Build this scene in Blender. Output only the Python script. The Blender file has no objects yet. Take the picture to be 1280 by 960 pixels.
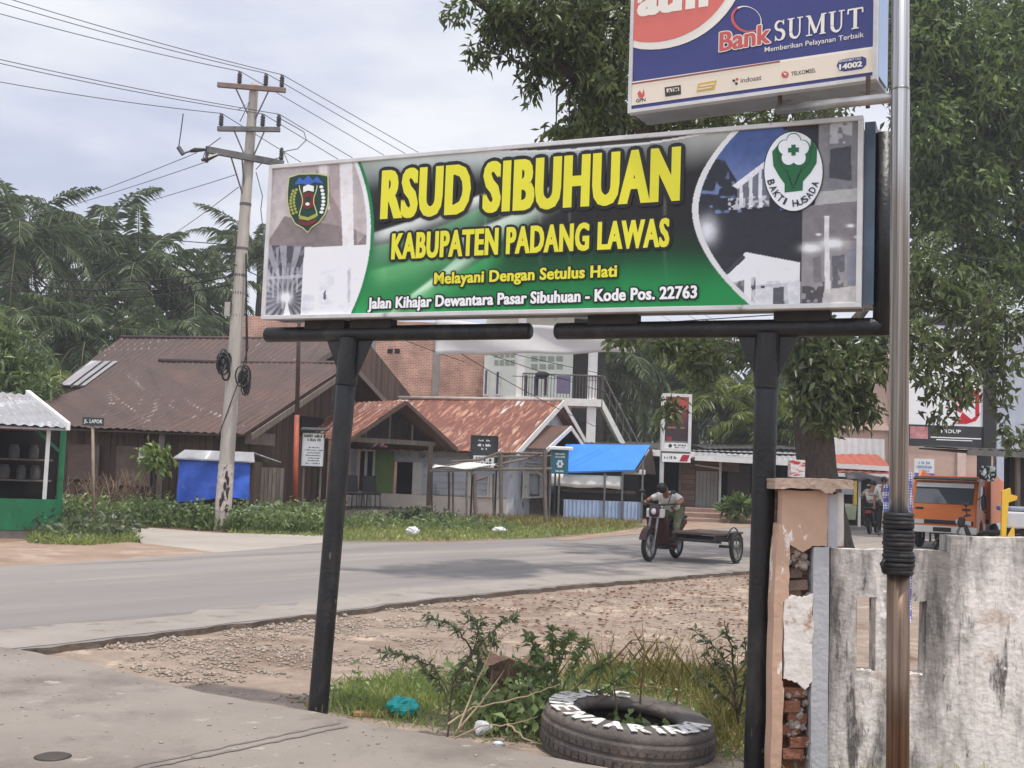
import bpy, math, random
import numpy as np
from mathutils import Vector, Matrix
random.seed(7); RNG = np.random.default_rng(7)
V = Vector
SC = bpy.context.scene
COL = SC.collection
# ---------------------------------------------------------------- camera
F = 1400.0; TH = math.atan(.075); RO = .037; CZ = 1.6
ct, st, cr, sr = math.cos(TH), math.sin(TH), math.cos(RO), math.sin(RO)
CAM = V((0, 0, CZ))
cd = bpy.data.cameras.new('camera'); cam = bpy.data.objects.new('camera', cd); COL.objects.link(cam)
cd.sensor_width = 36; cd.lens = 36 * F / 1280; cd.clip_start = .05; cd.clip_end = 3000
_r = V((cr, -sr * st, sr * ct)); _u = V((-sr, -cr * st, cr * ct)); _b = -V((0, ct, st))
cam.matrix_world = Matrix(((_r.x, _u.x, _b.x, 0), (_r.y, _u.y, _b.y, 0), (_r.z, _u.z, _b.z, CZ), (0, 0, 0, 1)))
SC.camera = cam
# ---------------------------------------------------------------- light
SUN_EL, SUN_AZ = math.radians(77), math.atan2(-.72, .70)      # high sun, to the right and a little behind the camera
w = bpy.data.worlds.new('World'); SC.world = w; w.use_nodes = True
nt = w.node_tree; nt.nodes.clear()
def N(nt, t, **k):
    n = nt.nodes.new(t)
    for a, b in k.items(): setattr(n, a, b)
    return n
sky = N(nt, 'ShaderNodeTexSky', sky_type='NISHITA', sun_disc=False)
sky.sun_elevation = SUN_EL; sky.sun_rotation = math.pi / 2 - SUN_AZ; sky.dust_density = 3; sky.air_density = 1.3
tc = N(nt, 'ShaderNodeTexCoord'); mp = N(nt, 'ShaderNodeMapping'); mp.inputs['Scale'].default_value = (1, 1, 3.2)
ns = N(nt, 'ShaderNodeTexNoise'); ns.inputs['Scale'].default_value = 2.3; ns.inputs['Detail'].default_value = 6; ns.inputs['Roughness'].default_value = .5
rp = N(nt, 'ShaderNodeValToRGB'); rp.color_ramp.elements[0].position = .41; rp.color_ramp.elements[1].position = .61
rp.color_ramp.elements[0].color = (5.2, 5.6, 7.15, 1); rp.color_ramp.elements[1].color = (8.6, 8.65, 9.0, 1)
mx = N(nt, 'ShaderNodeMix', data_type='RGBA'); mx.inputs[0].default_value = .88
bg = N(nt, 'ShaderNodeBackground'); bg.inputs[1].default_value = .1; wo = N(nt, 'ShaderNodeOutputWorld')
L = nt.links.new
L(tc.outputs['Generated'], mp.inputs[0]); L(mp.outputs[0], ns.inputs['Vector']); L(ns.outputs[0], rp.inputs[0])
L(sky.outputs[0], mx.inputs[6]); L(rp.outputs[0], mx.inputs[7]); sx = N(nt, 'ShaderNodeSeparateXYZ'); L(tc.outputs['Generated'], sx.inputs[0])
mr = N(nt, 'ShaderNodeMapRange'); mr.inputs[1].default_value = .25; mr.inputs[2].default_value = -.5; mr.inputs[3].default_value = 1; mr.inputs[4].default_value = 1.55; L(sx.outputs[1], mr.inputs[0])   # unseen sky behind the camera brightened, added as fill for shaded fronts
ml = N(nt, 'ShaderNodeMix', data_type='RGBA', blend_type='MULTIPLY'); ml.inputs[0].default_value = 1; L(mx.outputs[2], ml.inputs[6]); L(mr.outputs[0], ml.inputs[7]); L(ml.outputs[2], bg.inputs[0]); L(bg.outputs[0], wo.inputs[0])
sl = bpy.data.lights.new('sun', 'SUN'); sl.energy = 3.0; sl.angle = math.radians(1.5); sl.color = (1, .95, .87)
sun = bpy.data.objects.new('sun', sl); COL.objects.link(sun)
sd = V((math.cos(SUN_EL) * math.cos(SUN_AZ), math.cos(SUN_EL) * math.sin(SUN_AZ), math.sin(SUN_EL)))
sun.rotation_euler = sd.to_track_quat('Z', 'Y').to_euler(); sun.location = (0, 0, 40)
vs = SC.view_settings; vs.view_transform = 'Standard'; vs.look = 'None'; vs.gamma = 1; vs.exposure = 0.27; vs.use_curve_mapping = False
try:
    SC.cycles.volume_bounces = 0; SC.cycles.max_bounces = 6; SC.cycles.transparent_max_bounces = 6; SC.cycles.use_denoising = True
except Exception: pass
# ---------------------------------------------------------------- survey helpers: photo pixel -> point in the place
def ray(px, py):
    u = (px - 640) / F; v = (480 - py) / F
    a = u * cr - v * sr; b = u * sr + v * cr
    return V((a, ct - b * st, st + b * ct))
def at(px, py, Y):
    r = ray(px, py); return CAM + r * (Y / r.y)
def G(px, py, z=0.0):
    r = ray(px, py); return CAM + r * ((z - CZ) / r.z)
def onpl(px, py, P0, d):
    n = V((d.y, -d.x, 0)); r = ray(px, py)
    p = CAM + r * ((V((P0.x, P0.y, CZ)) - CAM).dot(n) / r.dot(n))
    return (p - P0).dot(d), p.z
def projn(P):
    d = P - np.array([0, 0, CZ]); zc = d[:, 1] * ct + d[:, 2] * st
    a = d[:, 0] / zc; b = (-d[:, 1] * st + d[:, 2] * ct) / zc
    return 640 + F * (a * cr + b * sr), 480 - F * (-a * sr + b * cr)
def S(r, g, b):
    f = lambda c: (c / 255 / 12.92) if c < 10 else ((c / 255 + .055) / 1.055) ** 2.4
    return (f(r), f(g), f(b))
# ---------------------------------------------------------------- materials
MATS = {}
def M(name, c1, c2=None, rough=.75, metal=0., scale=4., stretch=(1, 1, 1), bump=0., bscale=30., island=0., uv=False, spots=None, spec=.4, trans=0., detail=5., contrast=.25, rot=0.):
    if name in MATS: return MATS[name]
    m = bpy.data.materials.new(name); m.use_nodes = True; nt = m.node_tree; L = nt.links.new
    bs = nt.nodes['Principled BSDF']; bs.inputs['Roughness'].default_value = rough; bs.inputs['Metallic'].default_value = metal
    bs.inputs['Specular IOR Level'].default_value = spec
    if c2 is None: c2 = tuple(c * .75 for c in c1)
    tc = N(nt, 'ShaderNodeTexCoord'); mp = N(nt, 'ShaderNodeMapping'); mp.inputs['Scale'].default_value = stretch; 
    src = tc.outputs['UV' if uv else 'Object']
    if rot: rn = N(nt, 'ShaderNodeMapping'); rn.inputs['Rotation'].default_value = (0, 0, rot); L(src, rn.inputs[0]); src = rn.outputs[0]
    L(src, mp.inputs[0])
    ns = N(nt, 'ShaderNodeTexNoise'); ns.inputs['Scale'].default_value = scale; ns.inputs['Detail'].default_value = detail; ns.inputs['Roughness'].default_value = .62
    L(mp.outputs[0], ns.inputs['Vector'])
    rp = N(nt, 'ShaderNodeValToRGB'); rp.color_ramp.elements[0].position = .5 - contrast; rp.color_ramp.elements[1].position = .5 + contrast
    rp.color_ramp.elements[0].color = (*c2, 1); rp.color_ramp.elements[1].color = (*c1, 1)
    L(ns.outputs[0], rp.inputs[0]); out = rp.outputs[0]
    for sp in (spots or []):           # (colour, scale, threshold, softness, stretch)
        n2 = N(nt, 'ShaderNodeTexNoise'); n2.inputs['Scale'].default_value = sp[1]; n2.inputs['Detail'].default_value = 7; n2.inputs['Roughness'].default_value = .68
        m2 = N(nt, 'ShaderNodeMapping'); m2.inputs['Scale'].default_value = sp[4] if len(sp) > 4 else (1, 1, 1); m2.inputs['Location'].default_value = (sp[1] * 3.1, sp[2] * 17, 5)
        L(src, m2.inputs[0]); L(m2.outputs[0], n2.inputs['Vector'])
        r2 = N(nt, 'ShaderNodeMapRange'); r2.inputs[1].default_value = sp[2] - sp[3]; r2.inputs[2].default_value = sp[2] + sp[3]; L(n2.outputs[0], r2.inputs[0])
        x = N(nt, 'ShaderNodeMix', data_type='RGBA'); L(r2.outputs[0], x.inputs[0]); L(out, x.inputs[6]); x.inputs[7].default_value = (*sp[0], 1); out = x.outputs[2]
    if island:
        g = N(nt, 'ShaderNodeNewGeometry'); mr = N(nt, 'ShaderNodeMapRange'); mr.inputs[3].default_value = 1 - island; mr.inputs[4].default_value = 1 + island
        L(g.outputs['Random Per Island'], mr.inputs[0]); x = N(nt, 'ShaderNodeMix', data_type='RGBA', blend_type='MULTIPLY'); x.inputs[0].default_value = 1
        L(out, x.inputs[6]); L(mr.outputs[0], x.inputs[7]); out = x.outputs[2]
    L(out, bs.inputs['Base Color'])
    if bump:
        nb = N(nt, 'ShaderNodeTexNoise'); nb.inputs['Scale'].default_value = bscale; nb.inputs['Detail'].default_value = 6
        L(mp.outputs[0], nb.inputs['Vector']); bp = N(nt, 'ShaderNodeBump'); bp.inputs['Strength'].default_value = min(1, bump); bp.inputs['Distance'].default_value = .02
        L(nb.outputs[0], bp.inputs['Height']); L(bp.outputs[0], bs.inputs['Normal'])
    if trans:
        tr = N(nt, 'ShaderNodeBsdfTranslucent'); L(out, tr.inputs[0]); ms = N(nt, 'ShaderNodeMixShader'); ms.inputs[0].default_value = trans
        L(bs.outputs[0], ms.inputs[1]); L(tr.outputs[0], ms.inputs[2]); L(ms.outputs[0], nt.nodes['Material Output'].inputs[0])
    MATS[name] = m; return m
def leafmat(name, dark, light, tip=None, trans=.35, rough=.36):
    if name in MATS: return MATS[name]
    m = bpy.data.materials.new(name); m.use_nodes = True; nt = m.node_tree; L = nt.links.new; bs = nt.nodes['Principled BSDF']
    bs.inputs['Roughness'].default_value = rough; bs.inputs['Specular IOR Level'].default_value = .5
    g = N(nt, 'ShaderNodeNewGeometry'); tc = N(nt, 'ShaderNodeTexCoord'); ns = N(nt, 'ShaderNodeTexNoise'); ns.inputs['Scale'].default_value = .9; L(tc.outputs['Object'], ns.inputs['Vector'])
    ad = N(nt, 'ShaderNodeMath', operation='MULTIPLY_ADD'); ad.inputs[1].default_value = .55; L(g.outputs['Random Per Island'], ad.inputs[0])
    ml = N(nt, 'ShaderNodeMath', operation='MULTIPLY_ADD'); ml.inputs[1].default_value = 1.2; ml.inputs[2].default_value = -.35; L(ns.outputs[0], ml.inputs[0]); L(ml.outputs[0], ad.inputs[2])
    rp = N(nt, 'ShaderNodeValToRGB'); rp.color_ramp.elements[0].color = (*dark, 1); rp.color_ramp.elements[1].color = (*light, 1); rp.color_ramp.elements[0].position = .15
    if tip: e = rp.color_ramp.elements.new(.93); e.color = (*light, 1); rp.color_ramp.elements[-1].color = (*tip, 1)
    L(ad.outputs[0], rp.inputs[0]); L(rp.outputs[0], bs.inputs['Base Color'])
    tr = N(nt, 'ShaderNodeBsdfTranslucent'); L(rp.outputs[0], tr.inputs[0]); ms = N(nt, 'ShaderNodeMixShader'); ms.inputs[0].default_value = trans
    L(bs.outputs[0], ms.inputs[1]); L(tr.outputs[0], ms.inputs[2]); L(ms.outputs[0], nt.nodes['Material Output'].inputs[0])
    MATS[name] = m; return m
def brickmat(name, c1, c2, mortar, bw=.22, bh=.07, ms=.012, stain=None):
    m = bpy.data.materials.new(name); m.use_nodes = True; nt = m.node_tree; L = nt.links.new; bs = nt.nodes['Principled BSDF']; bs.inputs['Roughness'].default_value = .9
    tc = N(nt, 'ShaderNodeTexCoord'); b = N(nt, 'ShaderNodeTexBrick'); b.inputs['Scale'].default_value = 1; b.inputs['Brick Width'].default_value = bw; b.inputs['Row Height'].default_value = bh
    b.inputs['Mortar Size'].default_value = ms; b.inputs['Color1'].default_value = (*c1, 1); b.inputs['Color2'].default_value = (*c2, 1); b.inputs['Mortar'].default_value = (*mortar, 1)
    ns = N(nt, 'ShaderNodeTexNoise'); ns.inputs['Scale'].default_value = 9; ns.inputs['Detail'].default_value = 5; L(tc.outputs['UV'], ns.inputs['Vector'])
    dv = N(nt, 'ShaderNodeVectorMath', operation='MULTIPLY_ADD'); dv.inputs[1].default_value = (.03, .03, 0); L(ns.outputs['Color'], dv.inputs[0]); L(tc.outputs['UV'], dv.inputs[2]); L(dv.outputs[0], b.inputs['Vector'])
    n2 = N(nt, 'ShaderNodeTexNoise'); n2.inputs['Scale'].default_value = 1.3; n2.inputs['Detail'].default_value = 8; L(tc.outputs['UV'], n2.inputs['Vector'])
    mr = N(nt, 'ShaderNodeMapRange'); mr.inputs[1].default_value = .3; mr.inputs[2].default_value = .7; mr.inputs[3].default_value = .6; mr.inputs[4].default_value = 1.2; L(n2.outputs[0], mr.inputs[0])
    x = N(nt, 'ShaderNodeMix', data_type='RGBA', blend_type='MULTIPLY'); x.inputs[0].default_value = 1; L(b.outputs[0], x.inputs[6]); L(mr.outputs[0], x.inputs[7]); L(x.outputs[2], bs.inputs['Base Color'])
    bp = N(nt, 'ShaderNodeBump'); bp.inputs['Strength'].default_value = .6; bp.inputs['Distance'].default_value = .01; L(b.outputs['Fac'], bp.inputs['Height']); bp.invert = True; L(bp.outputs[0], bs.inputs['Normal'])
    MATS[name] = m; return m
def attrmat(name, rough=.45):
    m = bpy.data.materials.new(name); m.use_nodes = True; nt = m.node_tree; bs = nt.nodes['Principled BSDF']; bs.inputs['Roughness'].default_value = rough; bs.inputs['Specular IOR Level'].default_value = .3
    a = N(nt, 'ShaderNodeAttribute', attribute_name='Print'); nt.links.new(a.outputs['Color'], bs.inputs['Base Color']); return m
def glass(name, c=(.03, .035, .04), rough=.08):
    return M(name, c, c, rough=rough, spec=.8)
# ---------------------------------------------------------------- mesh builder
ORG = {}
class MB:
    def __init__(s): s.v = []; s.f = []; s.m = []; s.mi = 0
    def add(s, vs, fs):
        o = len(s.v); s.v += [tuple(p) for p in vs]; s.f += [tuple(i + o for i in f) for f in fs]; s.m += [s.mi] * len(fs); return s
    def pp(s, O, a, b, c):
        O, a, b, c = V(O), V(a), V(b), V(c)
        if a.cross(b).dot(c) < 0: a, b = b, a
        vs = [O, O + a, O + a + b, O + b, O + c, O + a + c, O + a + b + c, O + b + c]
        return s.add(vs, [(3, 2, 1, 0), (4, 5, 6, 7), (0, 1, 5, 4), (1, 2, 6, 5), (2, 3, 7, 6), (3, 0, 4, 7)])
    def box(s, c, sz, rz=0.0, rx=0.0, ry=0.0):
        m = Matrix.Rotation(rz, 3, 'Z') @ Matrix.Rotation(ry, 3, 'Y') @ Matrix.Rotation(rx, 3, 'X')
        a, b, c2 = m @ V((sz[0], 0, 0)), m @ V((0, sz[1], 0)), m @ V((0, 0, sz[2]))
        return s.pp(V(c) - (a + b + c2) / 2, a, b, c2)
    def beam(s, p, q, wd, h, up=(0, 0, 1)):
        p, q = V(p), V(q); d = (q - p); x = d.normalized(); up = V(up)
        if abs(x.dot(up)) > .98: up = V((0, 1, 0))
        y = up.cross(x).normalized(); z = x.cross(y)
        return s.pp(p - y * wd / 2 - z * h / 2, d, y * wd, z * h)
    def prism(s, pts, ext):
        pts = [V(p) for p in pts]; n = len(pts); ext = V(ext)
        nn = sum(((pts[i] - pts[0]).cross(pts[(i + 1) % n] - pts[0]) for i in range(n)), V())
        if nn.dot(ext) > 0: pts = pts[::-1]
        return s.add(pts + [p + ext for p in pts], [tuple(range(n)), tuple(range(2 * n - 1, n - 1, -1))] + [(i, i + n, (i + 1) % n + n, (i + 1) % n) for i in range(n)])
    def tube(s, pts, r, n=8, cap=True):
        pts = [V(p) for p in pts]; k = len(pts); rs = r if isinstance(r, (list, tuple)) else [r] * k
        vs = []; prev = None
        for i, p in enumerate(pts):
            t = (pts[min(i + 1, k - 1)] - pts[max(i - 1, 0)]).normalized()
            if prev is None: a = t.orthogonal().normalized()
            else: a = (prev - t * prev.dot(t)).normalized()
            prev = a; b = t.cross(a)
            vs += [p + (a * math.cos(2 * math.pi * j / n) + b * math.sin(2 * math.pi * j / n)) * rs[i] for j in range(n)]
        fs = [(i * n + j, i * n + (j + 1) % n, (i + 1) * n + (j + 1) % n, (i + 1) * n + j) for i in range(k - 1) for j in range(n)]
        if cap: fs += [tuple(range(n - 1, -1, -1)), tuple(range((k - 1) * n, k * n))]
        return s.add(vs, fs)
    def lathe(s, prof, O=(0, 0, 0), axis=(0, 0, 1), n=20, close=False):
        ax = V(axis).normalized(); a = ax.orthogonal().normalized(); b = ax.cross(a); O = V(O); k = len(prof)
        vs = [O + ax * z + (a * math.cos(2 * math.pi * j / n) + b * math.sin(2 * math.pi * j / n)) * r for r, z in prof for j in range(n)]
        kk = k if close else k - 1
        fs = [(i * n + j, i * n + (j + 1) % n, ((i + 1) % k) * n + (j + 1) % n, ((i + 1) % k) * n + j) for i in range(kk) for j in range(n)]
        if not close: fs += [tuple(range(n - 1, -1, -1)), tuple(range((k - 1) * n, k * n))]
        return s.add(vs, fs)
    def ball(s, c, r, n=10, k=6, jit=0, seed=0):
        rr = random.Random(seed); c = V(c); r = V(r) if not isinstance(r, (int, float)) else V((r, r, r)); vs = []
        for i in range(k + 1):
            ph = math.pi * i / k
            for j in range(n):
                t = 2 * math.pi * j / n; q = 1 + rr.uniform(-jit, jit)
                vs.append(c + V((r.x * math.sin(ph) * math.cos(t), r.y * math.sin(ph) * math.sin(t), -r.z * math.cos(ph))) * q)
        return s.add(vs, [(i * n + j, i * n + (j + 1) % n, (i + 1) * n + (j + 1) % n, (i + 1) * n + j) for i in range(k) for j in range(n)])
    def build(s, name, mats, parent=None, smooth=False, bevel=0.0, label=None):
        me = bpy.data.meshes.new(name)
        org = ORG.get(parent.name, V()) if parent else V()
        me.from_pydata([(x - org.x, y - org.y, z - org.z) for x, y, z in s.v], [], s.f)
        finish(me, mats if isinstance(mats, (list, tuple)) else [mats])
        me.polygons.foreach_set('material_index', s.m)
        if smooth: me.polygons.foreach_set('use_smooth', [True] * len(me.polygons))
        o = bpy.data.objects.new(name, me); COL.objects.link(o)
        if parent: o.parent = parent; ORG[o.name] = org
        if bevel:
            b = o.modifiers.new('bevel', 'BEVEL'); b.width = bevel; b.segments = 2; b.limit_method = 'ANGLE'
        if label: o['label'] = label
        return o
def finish(me, mats):
    for m in mats: me.materials.append(m)
    me.validate(); me.update()
    n = len(me.loops)
    if n == 0 or n > 400000: return
    np_ = len(me.polygons); nor = np.empty(np_ * 3, 'f'); me.polygons.foreach_get('normal', nor); nor = nor.reshape(-1, 3)
    lt = np.empty(np_, 'i'); me.polygons.foreach_get('loop_total', lt); vi = np.empty(n, 'i'); me.loops.foreach_get('vertex_index', vi)
    co = np.empty(len(me.vertices) * 3, 'f'); me.vertices.foreach_get('co', co); co = co.reshape(-1, 3)[vi]; ln = np.repeat(nor, lt, axis=0)
    u = np.stack([-ln[:, 1], ln[:, 0], np.zeros(n)], 1); l = np.linalg.norm(u, axis=1); flat = l < .15
    u[flat] = (1, 0, 0); l[flat] = 1; u /= l[:, None]; v = np.cross(ln, u)
    uv = np.stack([(co * u).sum(1), (co * v).sum(1)], 1).astype('f')
    lay = me.uv_layers.new(name='UVMap'); lay.data.foreach_set('uv', uv.ravel())
def npmesh(name, verts, faces, mats, parent=None, smooth=False, col=None):
    verts = np.asarray(verts, 'f'); faces = np.asarray(faces, 'i'); k = faces.shape[1]
    org = ORG.get(parent.name, V()) if parent else V(); verts = verts - np.array(org, 'f')
    me = bpy.data.meshes.new(name); me.vertices.add(len(verts)); me.vertices.foreach_set('co', verts.ravel())
    me.loops.add(faces.size); me.loops.foreach_set('vertex_index', faces.ravel()); me.polygons.add(len(faces))
    me.polygons.foreach_set('loop_start', np.arange(len(faces), dtype='i') * k)
    if smooth: me.polygons.foreach_set('use_smooth', np.ones(len(faces), bool))
    me.update(calc_edges=True)
    if col is not None:
        a = me.color_attributes.new('Print', 'FLOAT_COLOR', 'POINT'); a.data.foreach_set('color', np.concatenate([col, np.ones((len(col), 1))], 1).astype('f').ravel())
    for m in (mats if isinstance(mats, (list, tuple)) else [mats]): me.materials.append(m)
    o = bpy.data.objects.new(name, me); COL.objects.link(o)
    if parent: o.parent = parent; ORG[o.name] = org
    return o
def T(name, label, cat, loc=(0, 0, 0), group=None):
    o = bpy.data.objects.new(name, None); COL.objects.link(o); o.location = loc; o.empty_display_size = .1
    o['label'] = label; o['category'] = cat
    if group: o['group'] = group
    ORG[o.name] = V(loc); return o
def tag(o, label, cat, group=None):
    o['label'] = label; o['category'] = cat
    if group: o['group'] = group
    return o
def kind(o, k): o['kind'] = k; return o
def copy_tree(o, parent=None):
    c = o.copy(); COL.objects.link(c)
    if parent: c.parent = parent
    for ch in list(o.children): copy_tree(ch, c)
    return c
def recentre(o):
    """Put a single-mesh thing's origin at the base of its own geometry."""
    me = o.data; n = len(me.vertices); co = np.empty(n * 3, 'f'); me.vertices.foreach_get('co', co); co = co.reshape(-1, 3)
    c = np.array([(co[:, 0].min() + co[:, 0].max()) / 2, (co[:, 1].min() + co[:, 1].max()) / 2, co[:, 2].min()], 'f')
    me.vertices.foreach_set('co', (co - c).ravel()); me.update(); o.location = V(c.tolist()) + o.location; return o
# ---------------------------------------------------------------- lettering
_TX = {}
def glyphs(s, off=0.0, sp=1.0):
    k = (s, off, sp)
    if k in _TX: return _TX[k]
    cu = bpy.data.curves.new('t', 'FONT'); cu.body = s; cu.offset = off; cu.resolution_u = 3; cu.space_character = sp
    ob = bpy.data.objects.new('t', cu); COL.objects.link(ob); dg = bpy.context.evaluated_depsgraph_get(); dg.update()
    me = bpy.data.meshes.new_from_object(ob.evaluated_get(dg))
    r = ([tuple(v.co[:2]) for v in me.vertices], [tuple(p.vertices) for p in me.polygons])
    bpy.data.objects.remove(ob); bpy.data.curves.remove(cu); bpy.data.meshes.remove(me); _TX[k] = r; return r
def write(mb, s, O, ex, ez, wd, h, off=0.02, lift=V(), outline=0.0, bold=0.0, sp=1.0):
    """Write s in the box O..O+ex*wd..+ez*h; material index 1 = outline (metres), 0 = letters; lift = offset off the surface."""
    vs, fs = glyphs(s, off, sp); xs = [v[0] for v in vs]; ys = [v[1] for v in vs]
    x0, x1, y0, y1 = min(xs), max(xs), min(ys), max(ys); kx, ky = wd / (x1 - x0), h / (y1 - y0)
    nn = lift.normalized() if lift.length else V()
    put = lambda dx, dy, l: [O + ex * ((x - x0) * kx + dx) + ez * ((y - y0) * ky + dy) + l for x, y in vs]
    if outline:
        k = mb.mi; mb.mi = 1
        for i in range(12): mb.add(put((outline + bold) * math.cos(i * .5236), outline * math.sin(i * .5236), lift + nn * .0001 * i), fs)
        mb.mi = k; lift = lift + nn * .0025
    for i, dx in enumerate((-bold, 0, bold) if bold else (0,)): mb.add(put(dx, 0, lift + nn * .00012 * i), fs)
for _s, _o in (('x', 0),): glyphs(_s, _o)
# ---------------------------------------------------------------- foliage
def leafgeo(pos, dr, Ln, W, fold=.3, droop=.15):
    n = len(pos); dr = dr / np.linalg.norm(dr, axis=1)[:, None]
    rnd = RNG.normal(size=(n, 3)); rnd[:, 2] += .8; sd_ = np.cross(dr, rnd); sd_ /= np.linalg.norm(sd_, axis=1)[:, None] + 1e-9; up = np.cross(sd_, dr)
    Ln = np.broadcast_to(Ln, n)[:, None]; W = np.broadcast_to(W, n)[:, None]
    mid = pos + dr * Ln * .45; tip = pos + dr * Ln; tip[:, 2:] -= Ln * droop
    v = np.stack([pos, mid + sd_ * W / 2 + up * W * fold, tip, mid - sd_ * W / 2 + up * W * fold], 1).reshape(-1, 3)
    b = np.arange(n)[:, None] * 4
    return v, np.concatenate([b + [[0, 1, 2]], b + [[0, 2, 3]]], 0)
def leafmesh(name, parts, mat, parent=None):
    vs, fs, o = [], [], 0
    for v, f in parts: vs.append(v); fs.append(f + o); o += len(v)
    return npmesh(name, np.concatenate(vs), np.concatenate(fs), mat, parent)
def tufts(centres, n_leaf=(8, 12), Ln=(.14, .24), W=(.04, .065), down=.55, spread=.05):
    ps, ds = [], []
    for c in centres:
        k = RNG.integers(*n_leaf); d = RNG.normal(size=(k, 3)); d /= np.linalg.norm(d, axis=1)[:, None]; d[:, 2] -= down
        ps.append(np.array(c)[None] + RNG.normal(size=(k, 3)) * spread); ds.append(d)
    p = np.concatenate(ps); d = np.concatenate(ds); n = len(p)
    return leafgeo(p, d, RNG.uniform(*Ln, n), RNG.uniform(*W, n))
def dashes(mb, O, ex, wd, h, n):
    """a line of small writing too far off to read: a row of letter-sized marks"""
    x = 0.0; cw = wd / n; up = V((0, 0, 1)); nn = V((ex.y, -ex.x, 0))
    for i in range(n):
        if random.random() < .14: continue
        a, b = random.uniform(.5, .85) * cw, h * random.choice((1, 1, .72)); mb.add([O + ex * (i * cw + dx) + up * dz + nn * .001 for dx, dz in ((0, 0), (a, 0), (a, b), (0, b))], [(0, 1, 2, 3)])
def inpoly(x, y, poly):
    c = np.zeros(len(x), bool); n = len(poly)
    for i in range(n):
        x0, y0 = poly[i][:2]; x1, y1 = poly[(i + 1) % n][:2]
        k = ((y0 > y) != (y1 > y)) & (x < (x1 - x0) * (y - y0) / ((y1 - y0) + 1e-12) + x0); c ^= k
    return c
def scatter(poly, n):
    xs = [p[0] for p in poly]; ys = [p[1] for p in poly]; out = np.zeros((0, 2))
    while len(out) < n:
        x = RNG.uniform(min(xs), max(xs), n * 2); y = RNG.uniform(min(ys), max(ys), n * 2); k = inpoly(x, y, poly); out = np.concatenate([out, np.stack([x[k], y[k]], 1)])
    return out[:n]
def grass(name, poly, n, h, mat, wd=.02, lean=.45, z=0., parent=None, clump=0):
    p = scatter(poly, n)
    if clump:
        c = scatter(poly, max(3, n // clump)); idx = RNG.integers(0, len(c), n); p = c[idx] + RNG.normal(size=(n, 2)) * .09
    pos = np.concatenate([p, np.full((n, 1), z)], 1); d = RNG.normal(size=(n, 3)) * lean; d[:, 2] = 1
    g = leafgeo(pos, d, RNG.uniform(h[0], h[1], n), RNG.uniform(.6, 1.3, n) * wd, fold=.2, droop=.12)
    return leafmesh(name, [g], mat, parent)
# ---------------------------------------------------------------- building helpers
def sheetpoly(name, pts, z, mat, k='structure', thick=0.0, side=None):
    mb = MB(); mb.add([(p[0], p[1], z) for p in pts], [tuple(range(len(pts)))])
    if thick:
        n = len(pts); mb.mi = 1 if side else 0
        for i in range(n):
            a, b = pts[i], pts[(i + 1) % n]; mb.add([(a[0], a[1], z), (b[0], b[1], z), (b[0], b[1], z - thick), (a[0], a[1], z - thick)], [(0, 1, 2, 3)])
    o = mb.build(name, [mat] + ([side] if side else [])); me = o.data
    if me.polygons[0].normal.z < 0: me.flip_normals()
    return kind(o, k)
def wob(pts, step=.5, amp=.05, closed=False):
    """Refine a polyline and make it uneven."""
    out = []; n = len(pts)
    for i in range(n if closed else n - 1):
        a, b = V(pts[i][:2]), V(pts[(i + 1) % n][:2]); k = max(1, int((b - a).length / step))
        for j in range(k):
            q = a.lerp(b, j / k); out.append((q.x + random.uniform(-amp, amp), q.y + random.uniform(-amp, amp)))
    if not closed: out.append(tuple(pts[-1][:2]))
    return out
def corr(mb, P0, du, dv, pitch=.2, amp=.025, rows=4, thick=.03, wave=.02):
    """Corrugated sheet from P0 (eave corner) along du (eave) and dv (up the slope)."""
    P0, du, dv = V(P0), V(du), V(dv); n = du.cross(dv).normalized()
    if n.z < 0: n = -n
    nu = max(4, int(du.length / pitch * 4)); vs = []
    off = [random.uniform(-wave, wave) for _ in range(nu + 1)]
    for j in range(rows + 1):
        for i in range(nu + 1):
            s = i / nu; t = j / rows
            vs.append(P0 + du * s + dv * (t + (off[i // 9 * 9] / max(dv.length, .1) if j == 0 else 0)) + n * (amp * math.sin(2 * math.pi * s * du.length / pitch) + wave * math.sin(3 * s + 5 * t)))
    m = nu + 1; fs = [(j * m + i, j * m + i + 1, (j + 1) * m + i + 1, (j + 1) * m + i) for j in range(rows) for i in range(nu)]
    mb.add(vs, fs)
    mb.pp(P0 - n * (amp + thick + .01 + wave), du, dv, n * thick)
def planks(mb, P0, d, Ln, z0, z1, wd=.16, th=.03, gap=.012, horiz=False, jit=.012):
    """Boarded wall; z1 may be a function of the distance along it."""
    d = V(d).normalized(); n = V((d.y, -d.x, 0)); f = z1 if callable(z1) else (lambda s: z1)
    if not horiz:
        k = max(1, round(Ln / wd)); w = Ln / k
        for i in range(k):
            a = P0 + d * (i * w + gap / 2); s0, s1 = i * w, (i + 1) * w; j = random.uniform(0, jit); za, zb = f(s0), f(s1)
            if max(za, zb) <= z0 + .02: continue
            za, zb = max(za, z0 + .01), max(zb, z0 + .01); dd = d * (w - gap)
            b = [V((a.x, a.y, z0)), V((a.x, a.y, z0)) + dd, V((a.x, a.y, zb)) + dd, V((a.x, a.y, za))]
            mb.prism([p + n * j for p in b], -n * th)
    else:
        k = max(1, round((f(Ln / 2) - z0) / wd)); w = (f(Ln / 2) - z0) / k
        for i in range(k): mb.pp(V((P0.x, P0.y, z0 + i * w + gap / 2)) + n * random.uniform(0, jit), d * Ln, -n * th, V((0, 0, w - gap)))
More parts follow.
